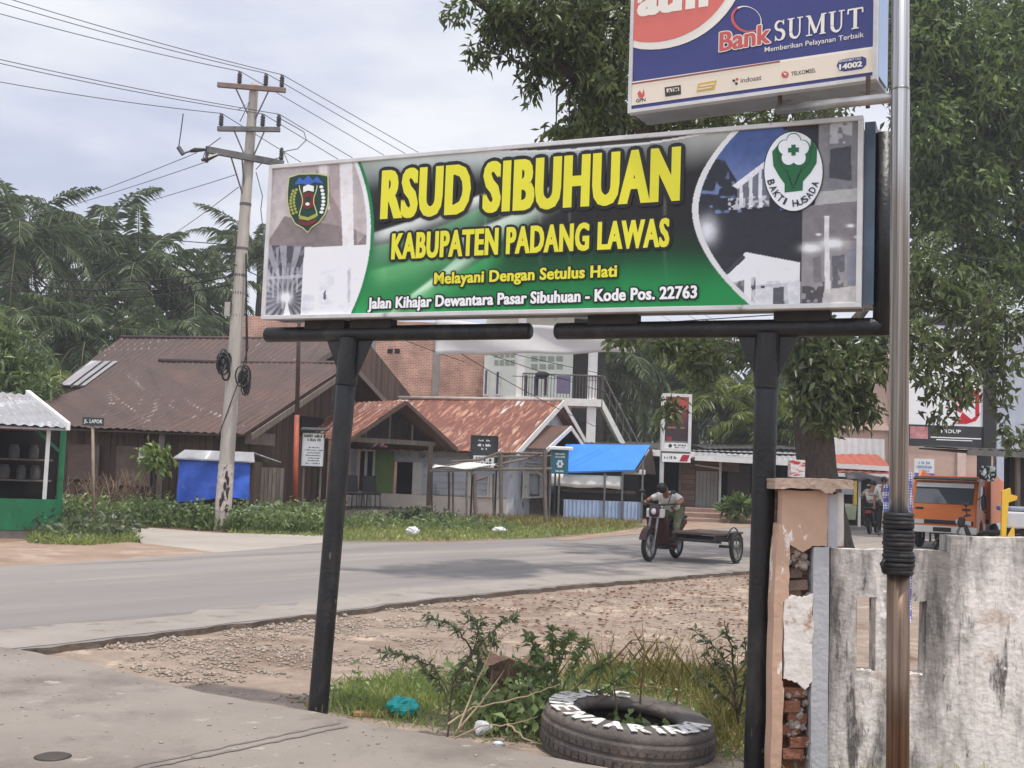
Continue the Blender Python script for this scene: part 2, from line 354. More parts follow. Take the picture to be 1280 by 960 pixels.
def gridwall(mb, P0, d, xs, zs, hole, th=.12, jitter=0):
    """Wall with rectangular openings: cells of the grid xs x zs, left out where hole(x, z) is true."""
    d = V(d).normalized(); n = V((d.y, -d.x, 0)); xs = sorted(xs); zs = sorted(zs); P0 = V((P0.x, P0.y, 0))
    q = lambda i, j, k: P0 + d * xs[i] + V((0, 0, zs[j])) - n * (th * k)
    ok = [[not hole((xs[i] + xs[i + 1]) / 2, (zs[j] + zs[j + 1]) / 2) for j in range(len(zs) - 1)] for i in range(len(xs) - 1)]
    g = lambda i, j: 0 <= i < len(ok) and 0 <= j < len(ok[0]) and ok[i][j]
    for i in range(len(ok)):
        for j in range(len(ok[0])):
            if not ok[i][j]: continue
            mb.add([q(i, j, 0), q(i + 1, j, 0), q(i + 1, j + 1, 0), q(i, j + 1, 0)], [(0, 1, 2, 3)])
            mb.add([q(i, j, 1), q(i + 1, j, 1), q(i + 1, j + 1, 1), q(i, j + 1, 1)], [(3, 2, 1, 0)])
            for (a, b, c, e) in (((i, j), (i + 1, j), 0, -1), ((i + 1, j), (i + 1, j + 1), 1, 0), ((i + 1, j + 1), (i, j + 1), 0, 1), ((i, j + 1), (i, j), -1, 0)):
                if not g(i + c, j + e): mb.add([q(*a, 0), q(*a, 1), q(*b, 1), q(*b, 0)], [(0, 1, 2, 3)])
def rng(*v): return sorted(set(v))
def bars(mb, P0, d, n, x0, x1, z0, z1, t=.05, dep=.05, mull=0, rail=0):
    """Rectangular frame on a wall with optional mullions and rails."""
    B = lambda a, b, c, e: mb.pp(P0 + d * a + V((0, 0, c)) - n * .01, d * (b - a), n * dep, V((0, 0, e - c)))
    B(x0, x0 + t, z0, z1); B(x1 - t, x1, z0, z1); B(x0 + t, x1 - t, z0, z0 + t); B(x0 + t, x1 - t, z1 - t, z1)
    for i in range(mull): x = x0 + (x1 - x0) * (i + 1) / (mull + 1); B(x - t / 2, x + t / 2, z0 + t, z1 - t)
    for i in range(rail): z = z0 + (z1 - z0) * (i + 1) / (rail + 1); B(x0 + t, x1 - t, z - t / 2 , z + t / 2) if not mull else None
# ================================================================ ground, roads
X3 = lambda p: (p.x, p.y)
dirt = M('dry_earth', S(150, 122, 98), S(112, 92, 74), scale=1.6, bump=.5, bscale=14, spots=[(S(96, 96, 60), .35, .56, .05)])
gravelm = M('gravel_bed', S(160, 143, 127), S(126, 110, 97), scale=5, bump=.8, bscale=55, spots=[(S(104, 80, 62), .55, .6, .07), (S(186, 166, 146), 1.7, .6, .06)])
asphm = M('dusty_asphalt', S(136, 130, 126), S(114, 109, 106), rough=.85, scale=.6, stretch=(.09, 1, 1), rot=-.89, bump=.3, bscale=120, spots=[(S(156, 147, 138), .5, .57, .1, (.12, 1, 1)), (S(110, 104, 100), 1.1, .63, .06, (.08, 1.4, 1)), (S(100, 95, 92), 1.6, .68, .03), (S(154, 149, 145), 45, .66, .05), (S(100, 96, 94), 60, .68, .05), (S(84, 80, 78), 9, .745, .012, (.5, 1, 1))])
edgem = M('asphalt_side', S(122, 108, 96), S(70, 60, 52), bump=.8, bscale=20)
concm = M('worn_concrete', S(146, 137, 128), S(124, 115, 107), rough=.85, scale=.9, bump=.35, bscale=110, spots=[(S(104, 95, 87), 1.1, .6, .1), (S(168, 160, 150), 6, .66, .05), (S(96, 90, 84), 30, .7, .04), (S(110, 100, 92), .35, .6, .1), (S(108, 100, 94), 130, .66, .05), (S(178, 170, 160), 150, .67, .04)])
pconc = M('pale_concrete', S(168, 160, 150), S(146, 138, 128), rough=.9, scale=.7, bump=.2, bscale=50)
redirt = M('brown_dirt', S(156, 134, 116), S(130, 108, 92), rough=.95, scale=1.1, bump=.6, bscale=12, spots=[(S(166, 148, 132), 1.5, .6, .08)])
g0 = sheetpoly('ground', [(-600, -200), (600, -200), (600, 900), (-600, 900)], 0, dirt)
near = [(-16, -6), (-8, 3.9)] + [X3(G(*p, .06)) for p in ((30, 812), (150, 798), (250, 785), (400, 768), (550, 748), (700, 733), (935, 714))] + [(5.3, 21.8), (6.4, 24.2), (8.5, 25.2), (14, 27), (60, 36)]
far = [(-40, -22), (-16, 4)] + [X3(G(*p, .06)) for p in ((0, 708), (100, 702), (280, 690), (420, 677), (560, 678), (700, 672), (800, 665), (935, 655))] + [(13, 39.5), (60, 46)]
nearw = wob(near, .18, .05)
sheetpoly('road', nearw + wob(far, .8, .05)[::-1], .06, asphm, thick=.07, side=edgem)
band = [(x - .35 - .45 * math.sin(i * .21) ** 2 + random.uniform(-.14, .14), y + .35 + .4 * math.sin(i * .17 + 1) ** 2 + random.uniform(-.14, .14)) for i, (x, y) in enumerate(nearw[::2])]
dustm = M('pale_road_dust', S(154, 146, 138), S(134, 126, 119), rough=.95, scale=1.4, bump=.3, bscale=80, spots=[(S(120, 112, 104), 3, .62, .06)])
sheetpoly('road_edge', [(x - .03, y + .03) for x, y in nearw[::2]] + band[::-1], .064, dustm)
apron_e = [X3(G(*p, .05)) for p in ((-60, 806), (0, 811), (45, 818), (120, 835), (250, 868), (390, 893), (500, 915), (640, 940), (720, 957), (760, 964))]
sheetpoly('driveway', wob(apron_e, .25, .02) + [(1.3, 4.6), (5, 3.2), (5, -8), (-30, -8), (-30, 3)], .068, concm, thick=.07, side=edgem)
gr_poly = [X3(G(*p)) for p in ((30, 816), (150, 801), (400, 771), (700, 736), (935, 717))] + [(5.4, 21.7), (7.5, 22), (7.5, 5.5), (1.2, 5.9)] + [X3(G(*p)) for p in ((640, 938), (390, 892), (250, 867), (120, 834))]
sheetpoly('gravel_lot', gr_poly, .004, gravelm)
sr_ = [X3(G(*p, .05)) for p in ((-30, 648), (60, 651), (140, 656), (270, 666), (400, 669), (430, 677), (440, 690), (300, 700), (190, 690), (170, 668), (60, 660), (-30, 656))]
sheetpoly('side_road', wob(sr_, .6, .05, True), .05, pconc)
ds = [X3(G(*p, .03)) for p in ((-40, 690), (0, 680), (90, 673), (170, 680), (250, 690), (275, 693), (150, 704), (0, 714), (-60, 716))]
sheetpoly('dirt_shoulder', wob(ds, .5, .06, True), .056, redirt)
vg = [X3(G(*p, .03)) for p in ((690, 676), (800, 662), (860, 645), (940, 644), (940, 660), (800, 669), (705, 678))]
sheetpoly('dirt_verge', wob(vg, .5, .06, True), .066, redirt)
def vn2(p):
    q = lambda a, b: np.sin(a * 1.9 + 2.3 * np.sin(b * 1.3)) * np.sin(b * 2.3 + 1.7 * np.sin(a * .9)); return .5 + .3 * q(p[:, 0], p[:, 1]) + .2 * q(p[:, 0] * 3.1 + 5, p[:, 1] * 2.7 + 1)
def stones(name, poly, n, r0, r1, mat, z=0.0):
    p = scatter(poly, n)
    if r1 > .02: p = p[vn2(p) > .38 + .2 * RNG.random(len(p))]; n = len(p)
    b = np.array([[1, 0, 0], [0, 1, 0], [-1, 0, 0], [0, -1, 0], [0, 0, 1], [0, 0, -1]], float)
    f = np.array([[0, 1, 4], [1, 2, 4], [2, 3, 4], [3, 0, 4], [1, 0, 5], [2, 1, 5], [3, 2, 5], [0, 3, 5]])
    r = r0 + (r1 - r0) * RNG.random(n) ** 4; sh = RNG.uniform(.6, 1.3, (n, 6, 1)); a = RNG.uniform(0, 6.28, n)
    v = b[None] * sh * np.stack([r, r * RNG.uniform(.6, 1, n), r * .55], 1)[:, None]
    x = v[..., 0] * np.cos(a)[:, None] - v[..., 1] * np.sin(a)[:, None]; y = v[..., 0] * np.sin(a)[:, None] + v[..., 1] * np.cos(a)[:, None]
    v = np.stack([x + p[:, :1], y + p[:, 1:], v[..., 2] + z + r[:, None] * .25], -1)
    return kind(npmesh(name, v.reshape(-1, 3), (f[None] + np.arange(n)[:, None, None] * 6).reshape(-1, 3), mat), 'stuff')
stm = M('grey_stone', S(170, 156, 142), S(134, 120, 107), island=.25, scale=8)
s1 = stones('gravel', [X3(G(*p)) for p in ((60, 812), (400, 773), (560, 756), (640, 790), (560, 850), (400, 885), (250, 862))], 16000, .004, .030, stm, .004)
s3 = stones('gravel', [X3(G(*p)) for p in ((400, 775), (935, 720), (1000, 730), (1000, 860), (700, 850), (500, 860))], 7000, .004, .022, stm, .004); tag(s3, 'fine loose gravel among dry leaves right of the stony part', 'gravel')
s4 = stones('road_edge_stones', [(x + dx, y - dx) for dx, pts_ in ((0.01, nearw[40:140]), (.13, nearw[40:140][::-1])) for x, y in pts_], 1500, .012, .045, stm, .006); tag(s4, 'loose stones banked along the broken edge of the road', 'gravel')
s2 = stones('driveway_grit', apron_e + [(1.3, 5), (-4, 5)], 500, .004, .016, stm, .068)
for o, l in ((s1, 'loose grey gravel between the driveway and the road'), (s2, 'scattered grit on the concrete driveway')): tag(o, l, 'gravel')
# metal cap set in the driveway
wireshm = M('painted_wire_shadow', S(122, 114, 107), S(108, 100, 94), rough=.9, scale=9)  # darker strips paint the overhead wires' shadows onto the concrete
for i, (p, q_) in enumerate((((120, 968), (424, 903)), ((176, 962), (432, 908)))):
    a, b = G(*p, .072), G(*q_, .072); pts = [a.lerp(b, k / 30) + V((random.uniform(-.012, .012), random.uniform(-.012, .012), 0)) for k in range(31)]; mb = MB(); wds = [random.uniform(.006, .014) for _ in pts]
    mb.add([(p_.x, p_.y + s * w_ * 2, .0712 + i * .001) for p_, w_ in zip(pts, wds) for s in (-1, 1)], [(2 * k, 2 * k + 2, 2 * k + 3, 2 * k + 1) for k in range(30)]); kind(mb.build('wire_shadow_strip', wireshm), 'structure')
c = G(66, 946, .068); mb = MB(); mb.lathe([(.0, .0), (.085, .0), (.09, .004), (.07, .011), (.03, .012), (.0, .012)], (c.x, c.y, .066), n=24)
tag(recentre(mb.build('drain_cap', M('dark_iron', S(70, 62, 56), rough=.6), smooth=True)), 'small dark round cap set into the concrete driveway', 'cap')
# ================================================================ hospital sign
blk = M('black_gloss_paint', S(38, 38, 39), S(26, 26, 27), rough=.42, scale=9, bump=.25, bscale=45, spots=[(S(58, 56, 55), 4, .6, .08, (1, 1, .4)), (S(112, 104, 96), 16, .69, .02, (1, 1, .4)), (S(88, 62, 48), 7, .71, .02)])
alu = M('white_aluminium', S(224, 222, 220), S(196, 194, 192), rough=.45, scale=7, spots=[(S(120, 112, 104), 8, .68, .05)])
cabm = M('grey_cabinet', S(88, 98, 108), S(66, 74, 82), rough=.5, scale=3)
BR, BL = at(1076, 385, 5.83), at(327, 399, 7.29); TR, TL = at(1081, 143, 5.83), at(337, 208, 7.29)
zb = (BR.z + BL.z) / 2; HS = (TR.z + TL.z) / 2 - zb
SO = V((BL.x, BL.y, zb)); ex = V((BR.x - BL.x, BR.y - BL.y, 0)); WS = ex.length; ex.normalize(); ez = V((0, 0, 1)); en = V((ex.y, -ex.x, 0))
def SP(s, z, n=0.0): return SO + ex * s + ez * z + en * n
def spx(px, py):
    s, z = onpl(px, py, SO, ex); return s, z - zb
print('sign', WS, HS, zb)
hs = T('hospital_sign', 'wide green and black lightbox sign of a hospital on two black steel posts', 'sign', SP(WS / 2, -zb))
mb = MB(); mb.pp(SP(.012, .012, -.012), ex * (WS - .024), -en * .24, ez * (HS - .024)); mb.build('cabinet', cabm, hs, bevel=.006)
fr = MB(); t = .026
for a, b, c, e in ((0, WS, 0, t), (0, WS, HS - t, HS), (0, t, t, HS - t), (WS - t, WS, t, HS - t)): fr.pp(SP(a, c, .012), ex * (b - a), -en * .06, ez * (e - c))
fr.pp(SP(WS + .002, .015, -.215), ex * .072, -en * .02, ez * (HS - .03))
fr.build('frame', alu, hs, bevel=.003)
sp_ = MB(); sp_.pp(SP(WS + .003, .02, -.052), ex * .055, -en * .16, ez * (HS - .04)); sp_.build('side_panel', M('blue_grey_side', S(84, 100, 118), S(58, 68, 82), rough=.3), hs)
# --- printed sheet: colours of the print
nu, nv = 900, 240
ss = np.linspace(t, WS - t, nu); zz = np.linspace(t, HS - t, nv); A, B = np.meshgrid(ss, zz)
P = np.array(SO)[None] + A.ravel()[:, None] * np.array(ex) + B.ravel()[:, None] * np.array(ez)
X, Y = projn(P); C = np.zeros((len(X), 3)); rl = lambda *c: np.array(S(*c))
smst = lambda a, b, x: np.clip((x - a) / (b - a), 0, 1) ** 2 * (3 - 2 * np.clip((x - a) / (b - a), 0, 1))
def mixc(mask, col): C[:] = C * (1 - mask[:, None]) + np.array(col)[None] * mask[:, None]
def polym(pts, soft=0):
    return inpoly(X, Y, pts).astype(float)
def vn(x, y, s=0):   # cheap smooth value noise
    xi, yi = np.floor(x).astype(int), np.floor(y).astype(int); fx, fy = x - xi, y - yi; fx = fx * fx * (3 - 2 * fx); fy = fy * fy * (3 - 2 * fy)
    h = lambda a, b: np.modf(np.abs(np.sin(a * 127.1 + b * 311.7 + s * 74.7) * 43758.5453))[0]
    return (h(xi, yi) * (1 - fx) + h(xi + 1, yi) * fx) * (1 - fy) + (h(xi, yi + 1) * (1 - fx) + h(xi + 1, yi + 1) * fx) * fy
yt = 208 - .0878 * (X - 338); yb = 400 - .0215 * (X - 327); q = (Y - yt) / (yb - yt)     # 0 at the top .. 1 at the foot
C[:] = rl(30, 29, 28)
dg, mg, lg = rl(16, 62, 34), rl(25, 128, 66), rl(40, 158, 84)
mixc(smst(.5, .78, q + .05 * np.sin(X / 90)), dg); mixc(smst(.68, .96, q + .04 * np.sin(X / 120 + 1)), mg)
lf = smst(700, 470, X); mixc(lf * smst(.5, .72, q), rl(34, 118, 62)); mixc(lf * smst(.8, 1.0, q) * .6, lg)
mixc(smst(870, 700, X) * smst(.22, .02, q) * .9, rl(196, 202, 196)); mixc(smst(520, 440, X) * smst(.35, .05, q) * .5, rl(70, 96, 78))
mixc(smst(760, 900, X) * smst(.24, .0, q - .03 * np.sin(X / 40)) * .75, rl(190, 190, 184))
def streak(x0, y0, x1, y1, x2, y2, wd, col, op, side=1):
    tt = np.clip((X - x0) / (x2 - x0), 0, 1); yc = (1 - tt) ** 2 * y0 + 2 * tt * (1 - tt) * y1 + tt ** 2 * y2
    d = (Y - yc) / wd; m = np.where(d > 0, np.exp(-(d / 1.0) ** 2 * 2.0), np.exp(-(d / .12) ** 2)) * op * ((X > min(x0, x2)) & (X < max(x0, x2)))
    m *= smst(0, .12, tt) * smst(1.02, .8, tt); mixc(np.clip(m, 0, 1), col)
streak(455, 312, 540, 300, 640, 236, 30, rl(96, 150, 110), .8); streak(455, 296, 560, 262, 690, 205, 16, rl(226, 232, 224), .85)
streak(455, 342, 560, 320, 690, 242, 26, rl(104, 176, 116), .75); streak(500, 380, 580, 330, 640, 264, 22, rl(196, 224, 196), .7)
streak(520, 305, 600, 290, 760, 196, 20, rl(214, 222, 212), .8); streak(620, 262, 680, 240, 745, 205, 12, rl(235, 238, 232), .8)
streak(455, 386, 520, 372, 640, 300, 26, rl(60, 158, 88), .8); streak(480, 396, 560, 350, 600, 310, 10, rl(190, 224, 190), .55)
# left photographs
ql = q; bx = 443 + 82 * ql - 92 * ql ** 2; lm = (X < bx + 6).astype(float)
mixc(lm, rl(22, 116, 66)); mixc((X < bx + 2).astype(float), rl(232, 232, 228)); pm_ = X < bx - 3
base = rl(178, 168, 166)[None] * (0.72 + .42 * vn(X / 22, Y / 160, 3))[:, None]
C[pm_] = base[pm_]
def lp(pts, col, op=1.0, grad=None):
    m = polym(pts) * pm_ * op
    if grad is not None: m = m * grad
    mixc(m, col)
lp([(336, 300), (355, 270), (440, 285), (470, 300), (470, 330), (330, 340)], rl(112, 100, 98), .85); lp([(395, 210), (440, 290), (420, 292), (388, 262)], rl(128, 114, 112), .7)
lp([(424, 203), (440, 203), (442, 310), (428, 310)], rl(226, 220, 218), .9); lp([(398, 204), (408, 204), (412, 262), (402, 262)], rl(226, 218, 214), .6); lp([(411, 204), (424, 204), (424, 285), (412, 262)], rl(140, 120, 118), .5)
lp([(442, 206), (452, 225), (458, 290), (446, 306)], rl(170, 160, 158), .6)
lp([(328, 306), (380, 308), (376, 400), (324, 400)], rl(70, 70, 78), .95); lp([(352, 400), (358, 375), (364, 400)], rl(235, 235, 238)); lp([(330, 400), (356, 372), (346, 350), (328, 350)], rl(120, 120, 128), .6)
for i in range(7): lp([(334 + i * 6, 336 - i * .4), (336.6 + i * 6, 336 - i * .4), (336 + i * 6, 386 - abs(i - 3) * 7), (333.5 + i * 6, 386 - abs(i - 3) * 7)], rl(190, 190, 196), .5)
lp([(330, 346), (378, 343), (378, 347), (330, 350)], rl(180, 180, 186), .7); lp([(345, 309), (348, 309), (347, 345), (344, 345)], rl(150, 150, 158), .8)
an = np.arctan2(Y - 372, X - 357); rd_ = np.hypot(X - 357, Y - 372); cor = pm_ * polym([(328, 306), (380, 308), (376, 400), (324, 400)]) * (np.abs(np.sin(an * 11 + .6)) > .72) * smst(3, 30, rd_); mixc(cor * .55, rl(176, 176, 184)); mixc(pm_ * np.exp(-(rd_ / 7) ** 2), rl(240, 240, 244)); mixc(pm_ * polym([(328, 306), (380, 308), (379, 340), (327, 344)]) * (vn(X / 3 + Y / 5, Y / 9, 12) > .6) * .5, rl(130, 130, 140))
lp([(380, 309), (480, 305), (480, 400), (375, 400)], rl(224, 224, 228)); lp([(380, 309), (396, 309), (394, 372), (378, 372)], rl(238, 238, 240)); lp([(400, 340), (418, 336), (416, 382), (398, 380)], rl(206, 206, 210), .8); lp([(418, 340), (434, 334), (434, 378), (417, 376)], rl(236, 236, 240)); lp([(434, 338), (438, 334), (437, 378), (434, 378)], rl(170, 170, 174), .7); lp([(404, 366), (407, 362), (407, 374), (404, 374)], rl(90, 90, 96)); lp([(376, 385), (470, 378), (470, 400), (375, 400)], rl(206, 206, 208), .7); lp([(377, 368), (392, 367), (391, 388), (377, 389)], rl(186, 186, 190), .6)
# right photographs behind the arc
yy = (Y - 162) / 223.0; ax = 919 - 200 * yy + 178 * yy ** 2; ax = 867 + 60 * (np.abs((Y - 262) / 108.0)) ** 1.9
mixc((X > ax - 2).astype(float), rl(205, 206, 204)); rm_ = X > ax + 6
C[rm_] = rl(44, 44, 50)
def rp2(pts, col, op=1.0, grad=None):
    m = polym(pts) * rm_ * op
    if grad is not None: m = m * grad
    mixc(m, col)
rp2([(880, 150), (985, 140), (985, 262), (870, 268)], rl(62, 82, 128), 1); mixc(rm_ * polym([(870, 150), (985, 140), (985, 262), (870, 268)]) * smst(180, 240, Y) * .45, rl(130, 146, 184))
mixc(rm_ * polym([(868, 195), (905, 200), (925, 232), (975, 240), (975, 264), (868, 268)]) * smst(.35, .5, vn(X / 7, Y / 6, 1) + .2), rl(40, 42, 48))
rp2([(915, 232), (958, 200), (962, 205), (922, 236)], rl(214, 214, 218)); rp2([(922, 236), (960, 206), (962, 258), (920, 260)], rl(104, 106, 116), .9)
for x in (924, 936, 948): rp2([(x, 232 - (x - 924) * .8), (x + 4, 229 - (x - 924) * .8), (x + 5, 259), (x, 259)], rl(206, 206, 210))
rp2([(910, 248), (960, 244), (962, 260), (910, 262)], rl(190, 190, 196), .8, (vn(X / 3, Y / 3, 8) > .5).astype(float))
rp2([(979, 145), (1026, 142), (1026, 160), (979, 163)], rl(40, 38, 38)); rp2([(1024, 140), (1084, 136), (1078, 250), (1022, 256)], rl(124, 122, 122)); rp2([(1036, 146), (1070, 143), (1066, 238), (1033, 234)], rl(116, 116, 120)); rp2([(1038, 186), (1064, 182), (1064, 226), (1036, 222)], rl(66, 66, 72)); rp2([(1038, 150), (1066, 148), (1064, 178), (1037, 180)], rl(176, 176, 178), .8, (vn(X / 5, Y / 5, 4) > .35).astype(float)); rp2([(1020, 240), (1080, 234), (1080, 256), (1018, 258)], rl(176, 174, 172), .8)
mixc(rm_ * np.exp(-((X - 884) / 11.) ** 2 - ((Y - 288) / 15.) ** 2), rl(214, 216, 222))
rp2([(893, 354), (932, 318), (946, 320), (1000, 334), (1000, 390), (893, 390)], rl(190, 190, 192)); rp2([(893, 352), (932, 315), (948, 318), (1000, 328), (1000, 336), (940, 328), (900, 354)], rl(224, 224, 224)); rp2([(893, 352), (928, 318), (932, 322), (898, 354)], rl(60, 60, 66))
mixc(rm_ * polym([(893, 350), (940, 328), (1000, 334), (1000, 352), (893, 360)]) * .7, rl(232, 232, 230))
rp2([(897, 358), (944, 346), (944, 388), (897, 388)], rl(64, 64, 70), .95, .4 + .6 * smst(.2, .7, vn(X / 4, Y / 6, 15))); rp2([(944, 352), (1000, 350), (1000, 388), (944, 388)], rl(150, 150, 152), .6, vn(X / 9, Y / 7, 16)); rp2([(984, 352), (1000, 350), (1000, 388), (986, 388)], rl(206, 206, 206), .8)
for x, w_ in ((899, 5), (911, 5), (930, 9)): rp2([(x, 348 - (x - 899) * .5), (x + w_, 346 - (x - 899) * .5), (x + w_, 388), (x, 388)], rl(228, 228, 228))
rp2([(904, 358), (911, 356), (911, 386), (904, 386)], rl(52, 52, 56)); rp2([(916, 356), (930, 350), (930, 386), (916, 386)], rl(90, 90, 94), .7); rp2([(966, 360), (980, 358), (980, 384), (966, 384)], rl(84, 84, 88)); rp2([(951, 357), (956, 357), (956, 361), (951, 361)], rl(50, 50, 54)); rp2([(940, 362), (966, 358), (966, 380), (940, 382)], rl(214, 214, 214), .6)
rp2([(1003, 258), (1082, 250), (1078, 384), (1001, 386)], rl(138, 134, 134)); rp2([(1003, 258), (1082, 250), (1080, 300), (1002, 302)], rl(108, 104, 106), .7)
for x, y, r_ in ((1014, 310, 9), (1040, 304, 10), (1063, 282, 3.5), (1072, 296, 3), (1023, 293, 2.5)): mixc(rm_ * np.exp(-((X - x) / r_ / 1.2) ** 2 - ((Y - y) / r_ / .55) ** 2), rl(250, 250, 248))
rp2([(1030, 270), (1036, 270), (1038, 366), (1031, 366)], rl(214, 212, 210), .9); rp2([(1040, 320), (1056, 318), (1054, 360), (1040, 362)], rl(80, 80, 86), .8, (vn(X / 4, Y / 6, 2) > .3).astype(float)); rp2([(1058, 312), (1072, 310), (1070, 356), (1059, 358)], rl(120, 122, 134), .8); rp2([(1016, 322), (1026, 320), (1027, 352), (1017, 354)], rl(104, 102, 104), .7); rp2([(1002, 358), (1030, 352), (1030, 378), (1002, 380)], rl(60, 58, 60), .85, (vn(X / 5, Y / 4, 6) > .38).astype(float)); rp2([(1030, 362), (1078, 356), (1078, 384), (1026, 386)], rl(186, 182, 178), .8)
pnoise = .84 + .22 * vn(X / 6, Y / 6, 21) + .12 * vn(X / 1.8, Y / 1.8, 22); ph = (pm_ | rm_); C[ph] *= pnoise[ph][:, None]; C *= (.95 + .08 * vn(X / 14, Y / 70, 23))[:, None]
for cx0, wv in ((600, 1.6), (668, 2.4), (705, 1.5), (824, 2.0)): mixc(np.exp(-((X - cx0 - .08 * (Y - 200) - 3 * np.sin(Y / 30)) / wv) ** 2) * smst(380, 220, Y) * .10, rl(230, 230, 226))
# the sheet has slipped below the frame: a dark gap under the top bar
gap = 9 * smst(560, 720, X) * smst(935, 800, X); mixc(((Y - yt - 3) < gap).astype(float) * (X > 540) * (X < 930), rl(58, 58, 58)); mixc((np.abs(Y - yt - 3 - gap) < 1.3) * (gap > 1.0) * 1.0, rl(206, 206, 204))
mixc((np.abs(X - (752 + .12 * (Y - 190))) < 1.6) * (Y < 300) * .25, rl(20, 30, 20))
idx = np.arange(nu * nv).reshape(nv, nu); quad = np.stack([idx[:-1, :-1], idx[:-1, 1:], idx[1:, 1:], idx[1:, :-1]], -1).reshape(-1, 4)
sag = .006 * np.sin(A.ravel() / WS * 3.14) * np.sin(B.ravel() / HS * 3.14)
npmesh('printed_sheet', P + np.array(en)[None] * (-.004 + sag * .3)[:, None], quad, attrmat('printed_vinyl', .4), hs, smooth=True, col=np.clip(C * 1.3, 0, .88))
yel = M('yellow_print', S(238, 232, 52), S(228, 220, 46), rough=.4, scale=2); bpr = M('black_print', S(26, 25, 24), rough=.4); wpr = M('white_print', S(248, 248, 246), S(240, 240, 238), rough=.4, scale=2)
def signtext(s, x0, y0, x1, y1, h0, mats, off, outl, bold, sp=1.12, n=.004):
    """baseline from pixel (x0,y0) to (x1,y1), cap height h0 pixels at the left end"""
    a, za = spx(x0, y0); b, zb_ = spx(x1, y1); h = spx(x0, y0 - h0)[1] - za
    d = V((ex.x * (b - a), ex.y * (b - a), zb_ - za)); wd = d.length; d.normalize()
    mb = MB(); write(mb, s, SP(a, za), d, V((0, 0, 1)), wd, h, off, en * n, outl, bold, sp); mb.build('lettering', mats, hs)
signtext('RSUD SIBUHUAN', 477, 275, 848, 252, 62, [yel, bpr], .03, .024, .009, 1.13)
signtext('KABUPATEN PADANG LAWAS', 490, 325, 836, 309, 33, [yel, bpr], .026, .016, .004, 1.12)
signtext('Melayani Dengan Setulus Hati', 543, 360, 771, 351, 19, [yel, bpr], .022, .010, .002, 1.06)
signtext('Jalan Kihajar Dewantara Pasar Sibuhuan - Kode Pos. 22763', 460, 391, 871, 378, 19, [wpr, bpr], .024, .010, .002, 1.05)
# --- crest
def flat(mb, pts, n, th=.003, mi=0):
    mb.mi = mi; mb.prism([SP(*spx(*p), n) for p in pts], en * -th); mb.mi = 0
def ell(cx, cy, rx, ry, k=24, a0=0, a1=6.2832): return [(cx + rx * math.cos(a0 + (a1 - a0) * i / k), cy + ry * math.sin(a0 + (a1 - a0) * i / k)) for i in range(k if a1 - a0 > 6.2 else k + 1)]
mk = lambda n, *c: M(n, S(*c), S(*c), rough=.4)
crm = [mk('crest_cream', 214, 208, 150), mk('crest_green', 20, 62, 48), mk('crest_blue', 58, 100, 190), mk('crest_red', 120, 36, 34), mk('crest_white', 244, 244, 238), mk('crest_olive', 168, 170, 80)]
cr_ = MB()
shield = [(361, 221), (373, 217), (386, 216.5), (398, 216.5), (411, 219), (411.5, 240), (411, 255), (407, 268), (399, 279), (390, 285), (385, 291.5), (379, 286), (369, 280.5), (362, 268), (359, 252), (359, 238)]
flat(cr_, shield, .003, mi=0); flat(cr_, [(385 + (x - 385) * .94, 252 + (y - 252) * .95) for x, y in shield], .0055, mi=1)
flat(cr_, [(369, 231), (375, 222), (380, 226), (386, 219.5), (392, 226), (397, 221), (405, 230), (394, 228), (386, 232), (379, 230)], .008, mi=2)
flat(cr_, ell(386, 251, 9, 10.5), .008, mi=3); flat(cr_, [(380, 234), (386, 231), (393, 233), (393, 240), (386, 238.5), (380, 241)], .010, mi=4); flat(cr_, [(382, 247), (389, 246), (388, 256), (383, 256)], .0105, mi=1); flat(cr_, ell(385.6, 255.5, 2.6, 2), .012, mi=4)
flat(cr_, [(374, 269), (386, 272), (396, 267), (396, 272), (386, 276), (375, 274)], .008, mi=5); flat(cr_, [(373, 275.5), (385, 278), (397, 274), (396, 278), (386, 283), (375, 280.5)], .008, mi=3)
for i in range(8):
    yv = 239 + i * 4; xv = 371 - 5 * math.sin((i + 1) / 9 * 3.1); flat(cr_, ell(xv - 2, yv, 1.8, 1.9, 8), .008, mi=5); flat(cr_, ell(xv + 2, yv - 1.5, 1.8, 1.9, 8), .008, mi=5)
    xv = 401 + 4 * math.sin((i + 1) / 9 * 3.1); flat(cr_, ell(xv, yv - 5 + i * .5, 2.5, 2.0, 8), .008, mi=4)
for sgn in (-1, 1):
    for i in range(7):
        y0, y1 = 232 + i * 5.5, 232 + (i + 1) * 5.5; f = lambda y: 386 + sgn * (9 + 2.2 * math.sin((y - 232) / 38 * 6.28 + 1.5)); flat(cr_, [(f(y0) - .5, y0), (f(y0) + .5, y0), (f(y1) + .5, y1), (f(y1) - .5, y1)], .0085, mi=0)
cr_.build('crest', crm, hs)
